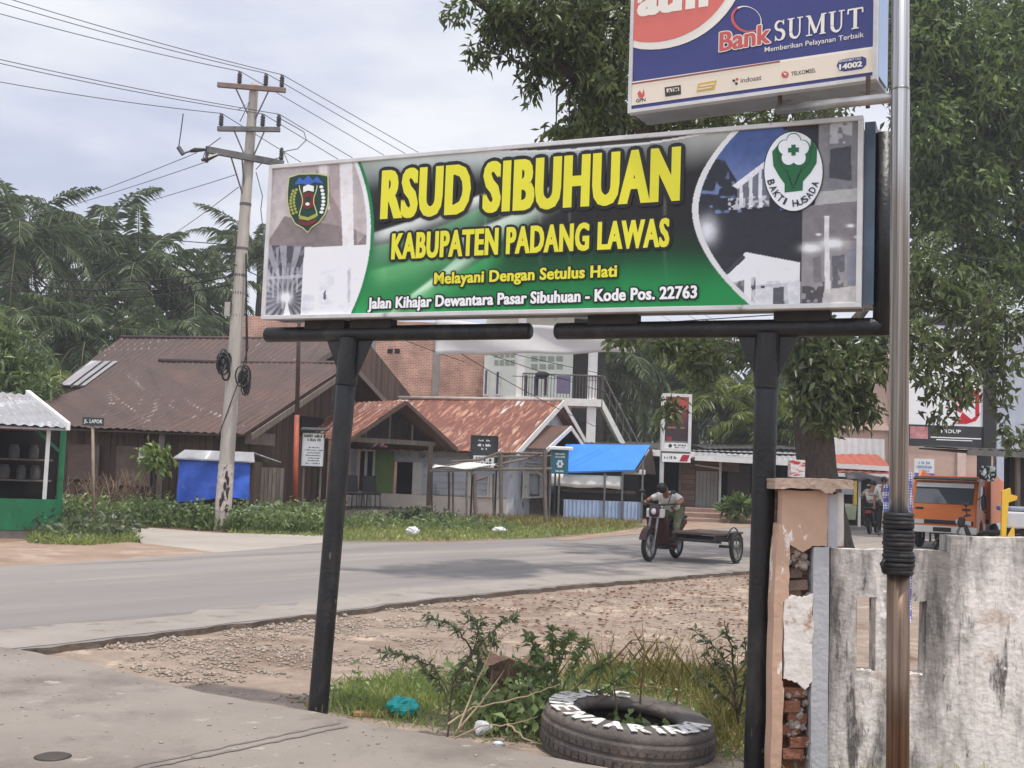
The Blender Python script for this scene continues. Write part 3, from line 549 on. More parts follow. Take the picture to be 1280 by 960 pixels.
# --- oval health emblem
hm = [mk('emblem_white', 244, 246, 248), mk('emblem_green', 22, 104, 56), mk('emblem_black', 40, 44, 50)]
em = MB(); oc = (992, 214.5)
flat(em, ell(*oc, 37.5, 50.5, 40), .003, mi=2); flat(em, ell(*oc, 36.3, 49.3, 40), .0055, mi=0)
flat(em, [(965.5, 190), (967, 208), (975, 222), (981, 230), (981, 241), (1003.5, 238.5), (1004, 227), (1013, 217), (1021, 204), (1021.5, 186), (1014, 174), (1013.5, 180), (1010, 200), (1000, 210), (992, 212), (985, 210), (976, 200), (974, 180)], .008, mi=1)
flat(em, ell(993, 199, 25, 20, 24), .0085, mi=1)
for i in range(5): a = -1.57 + i * 1.2566; flat(em, ell(992.5 + 11.6 * math.cos(a), 188.5 + 12.1 * math.sin(a), 9.3, 9.7, 16), .0092 + .0001 * i, mi=1)
for i in range(5): a = -1.57 + i * 1.2566; flat(em, ell(992.5 + 11 * math.cos(a), 188.5 + 11.5 * math.sin(a), 8.6, 9, 16), .0105 + .0004 * i, mi=0)
flat(em, ell(992.5, 188.5, 8, 8, 16), .013, mi=0)
flat(em, [(989.6, 182), (995, 181.6), (995, 195), (989.8, 195.4)], .0155, mi=1); flat(em, [(985.6, 186), (999, 185.2), (999, 190.6), (985.7, 191.4)], .0165, mi=1)
for pts in ([(971, 186), (976, 206), (988, 222), (991, 236)], [(1015, 182), (1012, 203), (998, 219), (992, 236)], [(984, 212), (986, 222), (990, 232)], [(1002, 209), (999, 220), (994, 231)]):
    for (x0, y0), (x1, y1) in zip(pts, pts[1:]): flat(em, [(x0 - .45, y0), (x0 + .45, y0), (x1 + .45, y1), (x1 - .45, y1)], .0095, mi=2)
for i, chh in enumerate('BAKTI HUSADA'):
    if chh == ' ': continue
    a = math.radians(157 - i * 11.8); a = math.radians(160 - i * 12.4); px, py = oc[0] + 29.5 * math.cos(a), oc[1] + 40 * math.sin(a)
    tx, ty = 29.5 * math.sin(a), -40 * math.cos(a); l = math.hypot(tx, ty); tx /= l; ty /= l
    p0 = SP(*spx(px, py), 0); e1 = (SP(*spx(px + tx, py + ty), 0) - p0).normalized(); e2 = (SP(*spx(px + ty, py - tx), 0) - p0).normalized()
    if e2.z < 0 and abs(a - 1.57) < 1.2: e2 = -e2
    hh = .038; ww = .012 if chh == 'I' else .029; em.mi = 2; write(em, chh, p0 - e1 * ww / 2 - e2 * hh / 2, e1, e2, ww, hh, .02, en * .0095); em.mi = 0
em.build('health_emblem', hm, hs)
# --- black steel
yb_ = -.085
def pipe_beam(s0, s1, z, r=.05):
    mb = MB(); mb.tube([SP(s0 - .012, z, -.12), SP(s0, z, -.12), SP(s1, z, -.12), SP(s1 + .012, z, -.12)], [r * .8, r, r, r * .8], 16); return mb
s_a = spx(652, 412)[0]; s_b = spx(688, 412)[0]
pipe_beam(-.03, s_a, yb_).build('beam', blk, hs, smooth=True); pipe_beam(s_b, WS + .1, yb_ - .003).build('beam', blk, hs, smooth=True)
mb = MB(); mb.tube([SP(WS + .1, yb_ - .05, -.12), SP(WS + .1, HS * .93, -.12)], .05, 16); mb.build('upright', blk, hs, smooth=True)
for s in (.28, .62, s_b + .2, 3.3):
    mb = MB(); mb.pp(SP(s, yb_ + .03, -.08), ex * .3, -en * .08, ez * .055); mb.build('bracket', M('rusty_bracket', S(60, 52, 46), S(30, 28, 27), scale=12), hs)
for (tx, ty), (bx_, by_) in (((425, 428), (397, 893)), ((955, 424), (944, 962))):
    s, z = spx(tx, ty); top = SP(s, yb_ - .03, -.12); f = G(bx_, by_); mb = MB(); d = (top - f)
    mb.tube([f + d * k for k in (-.04, 0, .25, .5, .75, 1)], [.063] * 6, 20); o = mb.build('post', blk, hs, smooth=True)
    for k in range(5):
        a_ = random.uniform(-2.6, -.5); p_ = f + d * random.choice((.02, .05, .09, .16, .3, .42)); cm = MB(); cm.ball(p_ + V((.0625 * math.cos(a_), .0625 * math.sin(a_), 0)), (random.uniform(.003, .007), .002, random.uniform(.006, .03)), 9, 7, .4, k); cm.build('paint_chip', M('chipped_primer', S(112, 104, 98), S(74, 66, 60), scale=60), o)
    gm = MB()
    for sg in (-1, 1): gm.prism([SP(s + sg * .055, yb_ - .29, -.112), SP(s + sg * .055, yb_ - .04, -.112), SP(s + sg * .17, yb_ - .04, -.112)], -en * .016)
    gm.tube([top - d.normalized() * .3, top], [.07, .07], 20)
    gm.build('gusset', blk, o)
# ================================================================ houses across the road
rustb = M('brown_rusty_sheet', S(88, 70, 62), S(62, 50, 46), rough=.7, scale=1.0, stretch=(1.6, .35, 1), uv=True, spots=[(S(106, 74, 62), .7, .6, .1, (1.0, .35, 1)), (S(64, 52, 52), 1.4, .63, .06, (2.5, .25, 1)), (S(150, 136, 130), 1.3, .655, .02, (2.6, .10, 1)), (S(146, 134, 128), 7, .74, .03)])
rustr = M('red_rusty_sheet', S(128, 78, 61), S(96, 57, 48), rough=.7, scale=1.2, stretch=(1.8, .3, 1), uv=True, spots=[(S(96, 60, 52), 1.2, .6, .06, (2, .3, 1)), (S(176, 130, 106), 1.6, .57, .05, (2.2, .3, 1)), (S(196, 184, 174), 1.0, .595, .02, (1.1, .05, 1)), (S(178, 162, 148), 1.5, .645, .03, (1.8, .3, 1))])
greysh = M('weathered_zinc', S(166, 166, 168), S(136, 134, 134), rough=.55, metal=.2, scale=1.5, stretch=(2, .3, 1), uv=True, spots=[(S(150, 116, 100), 1.5, .64, .05, (3, .2, 1)), (S(220, 222, 226), 1.1, .62, .05, (3, .2, 1))])
dwood = M('dark_wood', S(100, 80, 68), S(66, 52, 45), rough=.85, scale=3, stretch=(6, 6, .8), island=.35, bump=.4)
gwood = M('grey_wood', S(132, 120, 110), S(92, 82, 74), rough=.9, scale=3, stretch=(5, 5, .8), island=.25, bump=.4)
bwood = M('brown_boards', S(140, 116, 102), S(106, 86, 76), rough=.9, scale=3, stretch=(.8, 6, 6), island=.2)
pblue = M('pale_blue_boards', S(212, 217, 224), S(186, 192, 202), rough=.8, scale=2, island=.12, spots=[(S(112, 110, 110), 1.8, .63, .07), (S(126, 146, 190), .9, .66, .06)])
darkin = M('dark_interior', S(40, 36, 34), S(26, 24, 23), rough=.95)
wpaint = M('white_paint', S(240, 238, 232), S(220, 218, 212), rough=.6, scale=3, spots=[(S(150, 144, 136), 2.4, .68, .06)])
cream = M('cream_plinth', S(244, 240, 232), S(226, 220, 212), scale=2, spots=[(S(206, 166, 112), .8, .63, .08, (.6, .6, 1))])
brick = brickmat('red_brick', S(204, 142, 112), S(178, 116, 90), S(200, 184, 170))
brick2 = brickmat('orange_brick', S(176, 104, 76), S(138, 80, 60), S(140, 122, 108), ms=.016)
wing = glass('window_glass', S(60, 64, 70))
D2 = lambda v: V((v[0], v[1], 0))
def wallfn(P0, d):
    d = V(d).normalized(); n = V((d.y, -d.x, 0))
    return d, n, (lambda px, py: onpl(px, py, P0, d))
def slope(name, A, B, Ct, Dt, mat, parent, pitch=.22, thick=.035, rows=4, amp=.018):
    """roof slope: eave A..B, ridge Dt..Ct (any quad, corrugated)."""
    A, B, Ct, Dt = V(A), V(B), V(Ct), V(Dt); mb = MB(); n = (B - A).cross(Dt - A).normalized()
    if n.z < 0: n = -n
    Ln = (B - A).length; nu = max(6, int(Ln / pitch * 4)); vs = []; rnd = [random.uniform(-.02, .03) for _ in range(nu // 14 + 2)]
    for j in range(rows + 1):
        for i in range(nu + 1):
            s = i / nu; t = j / rows - (rnd[i // 14] * 1.2 / max(1, (Dt - A).length) if j == 0 else 0)
            p = (A.lerp(B, s)).lerp(Dt.lerp(Ct, s), t); vs.append(p + n * (amp * math.sin(6.2832 * s * Ln / pitch) + .02 * math.sin(5 * s + 4 * t) + (.006 if (i // 14) % 2 else 0)))
    m = nu + 1; mb.add(vs, [(j * m + i, j * m + i + 1, (j + 1) * m + i + 1, (j + 1) * m + i) for j in range(rows) for i in range(nu)])
    mb.prism([p - n * .05 for p in (A, B, Ct, Dt)], -n * thick)
    return mb.build(name, mat, parent)
def barge(name, p, q, mat, parent, h=.16, w=.03):
    mb = MB(); mb.beam(p, q, w, h); return mb.build(name, mat, parent)
# ---------------------------------------------------------------- wooden house
K = V((-6.6, 27.3, 0)); g = V((.25, 1, 0)).normalized(); e = V((-1, .25, 0)).normalized()
E = lambda a, b, z: K + e * a + g * b + V((0, 0, z))        # a along the eave to the left, b along the gable to the back
ha = T('wooden_house', 'dark wooden house with a wide brown rusty corrugated roof behind the utility pole', 'house', E(3.5, 5, 0))
slope('roof', E(7.3, -.1, 2.22), E(-.15, -.1, 2.2), E(-.35, 6.1, 4.5), E(6.0, 6.1, 4.5), rustb, ha, rows=6)
slope('roof', E(-.35, 6.12, 4.5), E(6.0, 6.12, 4.5), E(6.4, 11.2, 2.9), E(-.5, 11.2, 2.9), rustb, ha)
mb = MB(); mb.tube([E(-.4, 6.1, 4.53), E(3, 6.1, 4.5), E(6.05, 6.1, 4.53)], .07, 8); mb.build('ridge_cap', rustb, ha, smooth=True)
barge('barge_board', E(-.4, -.1, 2.12), E(-.45, 6.1, 4.4), gwood, ha); barge('barge_board', E(-.45, 6.1, 4.4), E(-.5, 11.2, 2.8), gwood, ha)
# upper roof behind
R0 = V((-5.95, 40, 5.97)); R1 = V((-14.9, 42.2, 5.97)); dn = V((-.25, -1, 0)).normalized()
slope('upper_roof', V((-14.75, 36.2, 3.67)), R0 + dn * 6.2 + V((0, 0, -2.3)), R0, R1, rustb, ha, rows=5)
slope('upper_roof', R0 + V((0, .05, 0)), R1 + V((0, .05, 0)), R1 - dn * 5.5 + V((0, 0, -1.6)), R0 - dn * 5.5 + V((0.1, 0, -1.6)), rustb, ha)
mb = MB(); mb.tube([R0 + V((.05, 0, .03)), R1 + V((0, 0, .03))], .06, 8); mb.build('ridge_cap', rustb, ha, smooth=True)
q0, q1 = V((-14.75, 36.2, 3.67)), R1
patch = MB()
for a0, a1 in ((0.02, .07), (.085, .11), (.125, .145)):
    A_, B_ = q0.lerp(R0 + dn * 6.2 + V((0, 0, -2.3)), a0), q0.lerp(R0 + dn * 6.2 + V((0, 0, -2.3)), a1); C_, D_ = R1.lerp(R0, a1), R1.lerp(R0, a0)
    patch.prism([A_ + V((0, 0, .06)), B_ + V((0, 0, .06)), B_.lerp(C_, .45) + V((0, 0, .06)), A_.lerp(D_, .45) + V((0, 0, .06))], V((0, 0, .02)))
patch.build('roof_patch', greysh, ha)
barge('barge_board', R0 + V((.12, 0, -.05)), R0 - dn * 5.5 + V((.2, 0, -1.65)), wpaint, ha, h=.22); barge('barge_board', R0 + V((.1, 0, -.05)), R0 + dn * 6.2 + V((.1, 0, -2.35)), gwood, ha, h=.2)
gz = lambda s: 2.25 + 2.2 * max(0, 1 - abs(s - 6.0) / 6.0)
mb = MB(); planks(mb, E(.35, .4, 0), g, 5.9, 0, lambda s: gz(s + .4), .2); mb.build('gable_wall', dwood, ha)
mb = MB(); planks(mb, E(.35, 6.3, 0), g, 4.4, 2.3, lambda s: gz(s + 6.3), .2); mb.build('gable_wall', M('grey_block', S(104, 100, 98), S(78, 74, 72), scale=3), ha)
mb = MB(); mb.pp(E(.4, 6.3, 0), e * 5, g * .1, V((0, 0, 2.3))); mb.build('back_wall', dwood, ha)
mb = MB(); planks(mb, V((R0.x - .5, R0.y - 5.2, 0)), V((.25, 1, 0)), 10, 2.5, lambda s: 5.85 - abs(s - 5.3) * .32, .25); mb.build('upper_gable_wall', dwood, ha)
mb = MB(); planks(mb, E(5.6, .55, 0), -e, 5.2, 0, 2.18, .19); mb.build('front_wall', dwood, ha)
mb = MB(); mb.pp(E(7.0, .25, 0), -e * 1.35, g * .22, V((0, 0, 2.2))); mb.build('brick_wall', brick2, ha)
for a in (5.55, 2.15, .3): mb = MB(); mb.beam(E(a, .15, -.05), E(a, .15, 2.2), .14, .14); mb.build('post', gwood, ha)
mb = MB(); mb.pp(E(5.0, .42, .9), -e * .9, g * .05, V((0, 0, .9))); o = mb.build('shutter', M('faded_shutter', S(108, 92, 84), S(84, 70, 62), scale=4), ha)
mb = MB(); mb.pp(E(3.6, .42, .8), -e * 1.0, g * .05, V((0, 0, 1.0))); mb.build('shutter', MATS['faded_shutter'], ha)
mb = MB(); mb.pp(E(2.95, .40, 1.35), -e * .22, g * .03, V((0, 0, .42))); mb.build('notice', wpaint, ha)
mb = MB(); mb.pp(E(-.02, .28, 1.95), -e * .04, g * 1.6, V((0, 0, .3))); mb.build('lintel_board', gwood, ha)
mb = MB(); mb.pp(E(.31, 4.2, 2.3), -e * .02, g * 1.5, V((0, 0, .55))); mb.build('gable_vent', darkin, ha)
# ---------------------------------------------------------------- blue house with red rusty roof and porch
F0 = V((0, 35.5, 0)); g2 = V((.35, 1, 0)).normalized(); e2 = V((-1, .35, 0)).normalized()
H = lambda a, b, z: F0 + e2 * a + g2 * b + V((0, 0, z))
hb = T('porch_house', 'pale blue timber house with a red rusty roof, white shutters and a gabled porch', 'house', H(2.5, 4, 0))
LW, DP = 5.6, 8.4
slope('roof', H(LW + .3, -.55, 2.1), H(-.35, -.55, 2.1), H(-.4, 4.2, 4.0), H(LW + .3, 4.2, 4.0), rustr, hb, pitch=.3, rows=6, amp=.009)
slope('roof', H(-.4, 4.22, 4.0), H(LW + .3, 4.22, 4.0), H(LW + .3, 8.9, 2.1), H(-.35, 8.9, 2.1), rustr, hb, rows=3)
mb = MB(); mb.tube([H(-.45, 4.2, 4.04), H(LW + .3, 4.2, 4.04)], .07, 8); mb.build('ridge_cap', M('pale_ridge', S(190, 180, 174), S(150, 130, 120)), hb, smooth=True)
barge('barge_board', H(-.45, -.6, 2.02), H(-.48, 4.2, 3.95), wpaint, hb, h=.2); barge('barge_board', H(-.48, 4.2, 3.95), H(-.45, 8.9, 2.05), wpaint, hb, h=.2)
d, n, wp = wallfn(H(LW, 0, 0), -e2)
def onw(x0, y0, x1, y1): a = wp(x0, y0); b = wp(x1, y1); return min(a[0], b[0]), max(a[0], b[0]), min(a[1], b[1]), max(a[1], b[1])
ops = [onw(448, 560, 468, 618), onw(492, 577, 515, 618), onw(596, 596, 612, 622)]
xs = [0, LW] + [x for o in ops for x in o[:2]]; zs = [0, .62, 2.25] + [max(.0, z) for o in ops for z in o[2:]]
mb = MB(); gridwall(mb, H(LW, 0, 0), d, xs, [z for z in zs if z >= .62], lambda x, z: any(o[0] < x < o[1] and o[2] < z < o[3] for o in ops), .1); mb.build('front_wall', pblue, hb)
for a, b in ((0, ops[0][0]), (ops[0][1], LW)): mb = MB(); mb.pp(H(LW, 0, 0) + d * a + n * .05, d * (b - a), -n * .16, V((0, 0, .62))); mb.build('plinth', cream, hb)
mb = MB(); planks(mb, H(LW - onw(516, 600, 520, 620)[0], 0, 0) + n * .04, d, LW - onw(516, 600, 520, 620)[0] - .02, .66, 2.1, .2, horiz=True); mb.build('cladding', pblue, hb)
mb = MB(); planks(mb, H(0, 0, 0) + g2 * .02 - e2 * .002, g2, DP, 0.02, lambda s: 2.15 + 1.75 * max(0, 1 - abs(s - 4.2) / 4.2), .22); mb.build('gable_wall', pblue, hb)
mb = MB(); mb.pp(H(-.01, 2.2, 0), -e2 * .06, g2 * 2.6, V((0, 0, .75))); mb.build('stone_base', M('mossy_block', S(128, 118, 110), S(80, 74, 68), scale=5, island=.2), hb)
gw = onw(469, 555, 491, 618); mb = MB(); mb.pp(H(LW, 0, 0) + d * gw[0] + n * .055 + V((0, 0, .63)), d * (gw[1] - gw[0]), -n * .05, V((0, 0, 1.6))); mb.build('green_panel', M('green_wall', S(142, 168, 104), S(120, 148, 86), scale=2), hb)
# door with two glass leaves and a louvre above
o = ops[0]; mb = MB(); bars(mb, H(LW, 0, 0) + n * .02, d, n, o[0], o[1], 0.05, o[3], .07, .08, mull=1); dr = mb.build('door', wpaint, hb)
mb = MB(); mb.pp(H(LW, 0, 0) + d * (o[0] + .07) - n * .03 + V((0, 0, .05)), d * (o[1] - o[0] - .14), -n * .03, V((0, 0, .6))); mb.build('door_panel', wpaint, dr)
mb = MB(); mb.pp(H(LW, 0, 0) + d * (o[0] + .07) - n * .03 + V((0, 0, .66)), d * (o[1] - o[0] - .14), -n * .02, V((0, 0, o[3] - .75))); mb.build('pane', wing, dr)
mb = MB()
for i in range(4): mb.pp(H(LW, 0, 0) + d * (o[0] - .02) + n * .05 + V((0, 0, o[3] + .08 + i * .09)), d * (o[1] - o[0] + .04), -n * .04, V((0, 0, .045)))
mb.build('louvre', wpaint, hb)
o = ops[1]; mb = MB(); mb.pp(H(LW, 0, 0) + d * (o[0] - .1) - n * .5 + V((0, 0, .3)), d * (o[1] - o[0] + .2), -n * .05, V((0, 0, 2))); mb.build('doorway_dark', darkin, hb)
mb = MB(); mb.pp(H(LW, 0, 0) + d * (o[1] + .02) + n * .03 + V((0, 0, o[2])), d * .32, n * .03, V((0, 0, o[3] - o[2]))); mb.build('shutter', wpaint, hb)
def shuttered(P0, d, n, x0, x1, z0, z1, sw, parent, tint, gap=0.0):
    mb = MB(); bars(mb, P0 + n * .03, d, n, x0, x1, z0, z1, .05, .08); w_ = mb.build('window', wpaint, parent)
    mb = MB(); mb.pp(P0 + d * (x0 + .05) - n * .06 + V((0, 0, z0 + .05)), d * (x1 - x0 - .1), -n * .02, V((0, 0, z1 - z0 - .1))); mb.build('pane', tint, w_)
    for xx in (x0 - sw - .02, x1 + .02):
        mb = MB(); bars(mb, P0 + n * .05, d, n, xx, xx + sw, z0, z1, .06, .035, rail=1)
        mb.pp(P0 + d * (xx + .06) + n * .035 + V((0, 0, z0 + .06)), d * (sw - .12), -n * .015, V((0, 0, z1 - z0 - .12))); mb.build('shutter', wpaint, w_)
o = ops[2]; shuttered(H(LW, 0, 0) + n * .02, d, n, *o, .26, hb, M('teal_pane', S(70, 110, 124), S(50, 80, 92), scale=20, stretch=(8, 8, .1)))
dg_, ng_, wpg = wallfn(H(0, 0, 0), g2); a = wpg(656, 590); b = wpg(672, 622)
shuttered(H(0, 0, 0) - e2 * .04, g2, ng_, a[0], b[0], b[1], a[1], .4, hb, wing)
mb = MB()
for i in range(3): mb.pp(H(0, 0, 0) - e2 * .03 + g2 * a[0] + V((0, 0, a[1] + .1 + i * .1)), g2 * (b[0] - a[0]), -e2 * .05, V((0, 0, .05)))
mb.build('louvre', wpaint, hb)
# little gabled canopy on the gable end
c0 = H(-.05, 1.0, 0); mb = MB(); w2 = 2.1
ap0, ap1 = H(-.05, 1.0 + w2, 3.05), H(-1.1, .9 + w2, 3.05)
for nm, lo0, lo1 in (('canopy_roof', H(-.05, .4, 2.2), H(-1.1, .3, 2.2)), ('canopy_roof', H(-.05, 1.0 + 2 * w2 + .4, 2.2), H(-1.1, .9 + 2 * w2 + .4, 2.2))):
    m3 = MB(); m3.prism([lo0, lo1, ap1, ap0], V((0, 0, .05))); m3.build(nm, rustb, hb)
    barge('barge_board', lo1 - e2 * .03 - V((0, 0, .02)), ap1 - e2 * .03 - V((0, 0, .02)), wpaint, hb, h=.15)
# porch
PA, PB = V((-4.72, 31.3, 0)), V((-2.32, 34.2, 0)); pb = V((-.76, .65, 0)).normalized() * 2.4; ap = PA.lerp(PB, .5) + V((.05, .05, 3.42))
slope('porch_roof', PA + V((-.1, -.1, 2.3)) + (PA - PB) * .03, PA + pb + V((-.1, 0, 2.3)), ap + pb, ap, rustb, hb, pitch=.2) if False else None
dP = (PB - PA).normalized(); nP = V((dP.y, -dP.x, 0)); ov = nP * .55; Lp = (PB - PA).length
slope('porch_roof', PA + pb + V((0, 0, 2.25)) - dP * .15, PA + ov + V((0, 0, 2.25)) - dP * .15, ap + ov, ap + pb, rustr, hb, pitch=.22)
slope('porch_roof', PB + ov + V((0, 0, 2.15)) + dP * .5, PB + pb + V((0, 0, 2.15)) + dP * .5, ap + pb, ap + ov, rustb, hb, pitch=.22)
mb = MB(); planks(mb, PA - nP * .25, dP, Lp, 2.32, lambda s: 2.32 + 1.0 * max(0, 1 - abs(s - Lp / 2) / (Lp / 2)), .3, th=.03); mb.build('porch_gable_shade_boards', M('blackish_wood', S(52, 42, 36), S(36, 30, 26), scale=4, island=.2), hb)  # near-black boards stand in for the shade inside the open gable
mb = MB()
for k in (.25, .5, .75): mb.beam(PA + dP * Lp * k + V((0, 0, 2.3)), PA + dP * Lp * k + V((0, 0, 2.3 + .95 * (1 - abs(k - .5) * 2))), .05, .06)
mb.build('gable_stud', gwood, hb)
barge('barge_board', PA + V((0, 0, 2.17)) - dP * .16 + ov, ap + ov - V((0, 0, .04)), dwood, hb, h=.1); barge('barge_board', PB + V((0, 0, 2.07)) + dP * .5 + ov, ap + ov - V((0, 0, .04)), dwood, hb, h=.1)
mb = MB(); mb.beam(PA + V((0, 0, 2.24)) + nP * .03, PB + V((0, 0, 2.24)) + nP * .03, .1, .14); mb.build('porch_beam', gwood, hb)
for p in (PA + dP * .12, PB - dP * .12, PA + pb * .8 + dP * .1): mb = MB(); mb.beam(p - V((0, 0, .05)), p + V((0, 0, 2.2)), .13, .13); mb.build('porch_post', gwood, hb)
mb = MB(); mb.prism([PA + V((0, 0, .02)), PB + V((0, 0, .02)), PB + pb + V((0, 0, .02)), PA + pb + V((0, 0, .02))], V((0, 0, .22))); mb.build('porch_floor', M('old_cement', S(140, 132, 124), S(104, 98, 92)), hb)
# two chairs on the porch
def chair(label, p, rz):
    r = T('porch_chair', label, 'chair', p, 'dark chairs on the porch'); m_ = M('dark_chair', S(56, 54, 56), S(40, 38, 40), rough=.5); c_, s_ = math.cos(rz), math.sin(rz)
    Q = lambda x, y, z: V(p) + V((x * c_ - y * s_, x * s_ + y * c_, z))
    mb = MB(); mb.box(Q(0, 0, .43), (.46, .44, .05), rz); mb.build('seat', m_, r, bevel=.01)
    mb = MB(); mb.box(Q(0, .22, .72), (.46, .05, .5), rz, rx=-.15); mb.build('backrest', m_, r, bevel=.015)
    for x in (-.2, .2):
        for y in (-.19, .19): mb = MB(); mb.tube([Q(x, y, .41), Q(x * 1.12, y * 1.12, 0)], .016, 6); mb.build('leg', m_, r)
c = PA.lerp(PB, .5); chair('dark chair on the porch nearest the white glass door', c + pb * .42 - dP * .35 + V((0, 0, .24)), .7); chair('dark chair on the porch nearest the right porch post', c + pb * .5 + dP * .5 + V((0, 0, .24)), .5)
# ---------------------------------------------------------------- unfinished brick building
BY = 47.0; bl, br = at(300, 450, BY), at(614, 450, BY); bb = T('brick_building', 'unfinished bare red brick building with grey concrete columns behind the houses', 'building', V(((bl.x + br.x) / 2, BY + 3, 0)))
mb = MB(); mb.pp((bl.x, BY, 0), V((br.x - bl.x, 0, 0)), V((0, 7, 0)), V((0, 0, 7.6))); mb.build('wall', brick, bb)
cc = M('raw_concrete', S(158, 150, 144), S(128, 122, 116), scale=3)
for px in (465, 546): x = at(px, 450, BY).x; mb = MB(); mb.pp((x - .14, BY - .04, 0), V((.28, 0, 0)), V((0, .1, 0)), V((0, 0, 7.62))); mb.build('column', cc, bb)
mb = MB(); mb.pp((br.x - .12, BY - .05, 0), V((.32, 0, 0)), V((0, 7.1, 0)), V((0, 0, 7.64))); mb.build('corner_column', wpaint, bb)
for px in (488, 497): x = at(px, 436, BY).x; z = at(px, 439, BY).z; mb = MB(); mb.pp((x - .12, BY - .012, z - .1), V((.22, 0, 0)), V((0, .05, 0)), V((0, 0, .2))); mb.build('wall_hole', darkin, bb)
# ---------------------------------------------------------------- white two-storey house
WY = 44.0; wl, wr = at(614, 460, WY).x, at(716, 460, WY).x; zf = at(680, 499, WY).z
wh = T('white_house', 'white two-storey house with balcony columns and an outside stair behind the red roof', 'house', V(((wl + wr) / 2, WY + 3, 0)))
pgr = M('pale_green_wall', S(236, 240, 228), S(220, 226, 212), scale=2)
d = V((1, 0, 0)); n = V((0, -1, 0)); P0 = V((wl, WY, 0)); f = lambda px, py: onpl(px, py, P0, d)
wins = [(623, 462, 629, 495), (637, 464, 643, 495), (668, 468, 678, 497), (683, 470, 691, 497), (695, 472, 702, 497)]
wo = [(f(x0, 0)[0], f(x1, 0)[0], f(x0, y1)[1], f(x0, y0)[1]) for x0, y0, x1, y1 in wins]
top = 7.9; W_ = wr - wl
mb = MB(); gridwall(mb, P0, d, [0, W_] + [x for o in wo for x in o[:2]], [0, top] + [z for o in wo for z in o[2:]], lambda x, z: any(o[0] < x < o[1] and o[2] < z < o[3] for o in wo), .15); mb.build('front_wall', pgr, wh)
for o in wo:
    mb = MB(); bars(mb, P0 + n * .02, d, n, *o, .05, .08); w_ = mb.build('window', wpaint, wh)
    mb = MB(); mb.pp(P0 + d * (o[0] + .04) - n * .08 + V((0, 0, o[2] + .04)), d * (o[1] - o[0] - .08), -n * .02, V((0, 0, o[3] - o[2] - .08))); mb.build('pane', wing, w_)
for r0, r1, y in ((618, 645, 440), (618, 645, 450), (664, 706, 445), (664, 706, 455)):
    k = 4; mb = MB()
    for i in range(k): a = f(r0 + (r1 - r0) * i / k, y); b = f(r0 + (r1 - r0) * (i + .75) / k, y + 7); mb.pp(P0 + d * a[0] + n * .02 + V((0, 0, b[1])), d * (b[0] - a[0]), -n * .04, V((0, 0, a[1] - b[1])))
    mb.build('vent_blocks', M('vent_shade', S(170, 178, 166), S(150, 158, 146)), wh)
for px, w_ in ((651, .3), (741, .34)):
    x = at(px, 460, WY - 1.3).x; mb = MB(); mb.pp((x - w_ / 2, WY - 1.4, 0), V((w_, 0, 0)), V((0, w_, 0)), V((0, 0, top))); mb.build('column', wpaint, wh)
mb = MB(); x = at(748, 500, WY).x; mb.pp((wl + .6, WY - 1.5, zf - .3), V((x - wl - .6, 0, 0)), V((0, 1.49, 0)), V((0, 0, .28))); mb.build('balcony_slab', wpaint, wh)
mb = MB(); mb.pp((wl - .1, WY - 1.8, top), V((x - wl + .8, 0, 0)), V((0, 8, 0)), V((0, 0, .2))); mb.build('roof_slab', wpaint, wh)
mb = MB(); mb.pp((wl, WY + .16, 0), V((.15, 0, 0)), V((0, 6, 0)), V((0, 0, top))); mb.pp((wr - .15, WY + .16, 0), V((.15, 0, 0)), V((0, 6, 0)), V((0, 0, top))); mb.build('side_wall', pgr, wh)
mb = MB(); mb.pp((wr + .01, WY + 2.4, 0), V((x - wr + .4, 0, 0)), V((0, .1, 0)), V((0, 0, top))); mb.build('open_shade_stand_in', M('shade_toned_wall', S(74, 70, 66), S(56, 54, 50)), wh)  # dark wall colour carries the open shade beside the white column
rl_ = MB(); xa = at(652, 500, WY).x
for i in range(26): xx = xa + (x - xa) * i / 25; rl_.tube([(xx, WY - 1.42, zf), (xx, WY - 1.42, zf + .85)], .014, 5)
rl_.tube([(xa, WY - 1.42, zf + .87), (x, WY - 1.42, zf + .87)], .03, 6); rl_.build('balcony_rail', M('iron_rail', S(120, 112, 108), S(90, 84, 80)), wh)
sa, sb = V((x + .05, WY - 1.4, zf)), V((x + 2.2, WY - 1.4, .5)); mb = MB(); mb.prism([sa, sa - V((0, 0, .35)), sb - V((0, 0, .4)), sb], V((0, 1.0, 0))); mb.build('stair', wpaint, wh)
mb = MB()
for i in range(9): q = sa.lerp(sb, i / 8); mb.tube([q, q + V((0, 0, .9))], .018, 5)
mb.tube([sa + V((0, 0, .9)), sb + V((0, 0, .9))], .03, 6); mb.tube([sa + V((0, 0, .45)), sb + V((0, 0, .45))], .018, 5); mb.build('stair_rail', MATS['iron_rail'], wh)
mb = MB(); p = at(677, 494, WY - 1.4)
mb.ball((p.x, WY - 1.5, zf + .82), (.3, .1, .13), 10, 6, .2, 2); lau = mb.build('laundry', M('dark_cloth', S(52, 48, 52), S(40, 38, 40)), smooth=True); tag(recentre(lau), 'dark bundle of laundry over the balcony rail of the white house', 'laundry')
p = at(707, 490, WY - 1.45); mb = MB(); mb.pp((p.x - .35, WY - 1.5, zf + .15), V((.5, 0, 0)), V((0, .07, 0)), V((0, 0, .7))); o = mb.build('laundry', M('lilac_cloth', S(120, 112, 140), S(96, 90, 116), scale=5), bevel=.02); tag(recentre(o), 'lilac cloth hung over the balcony rail beside the white column', 'laundry')
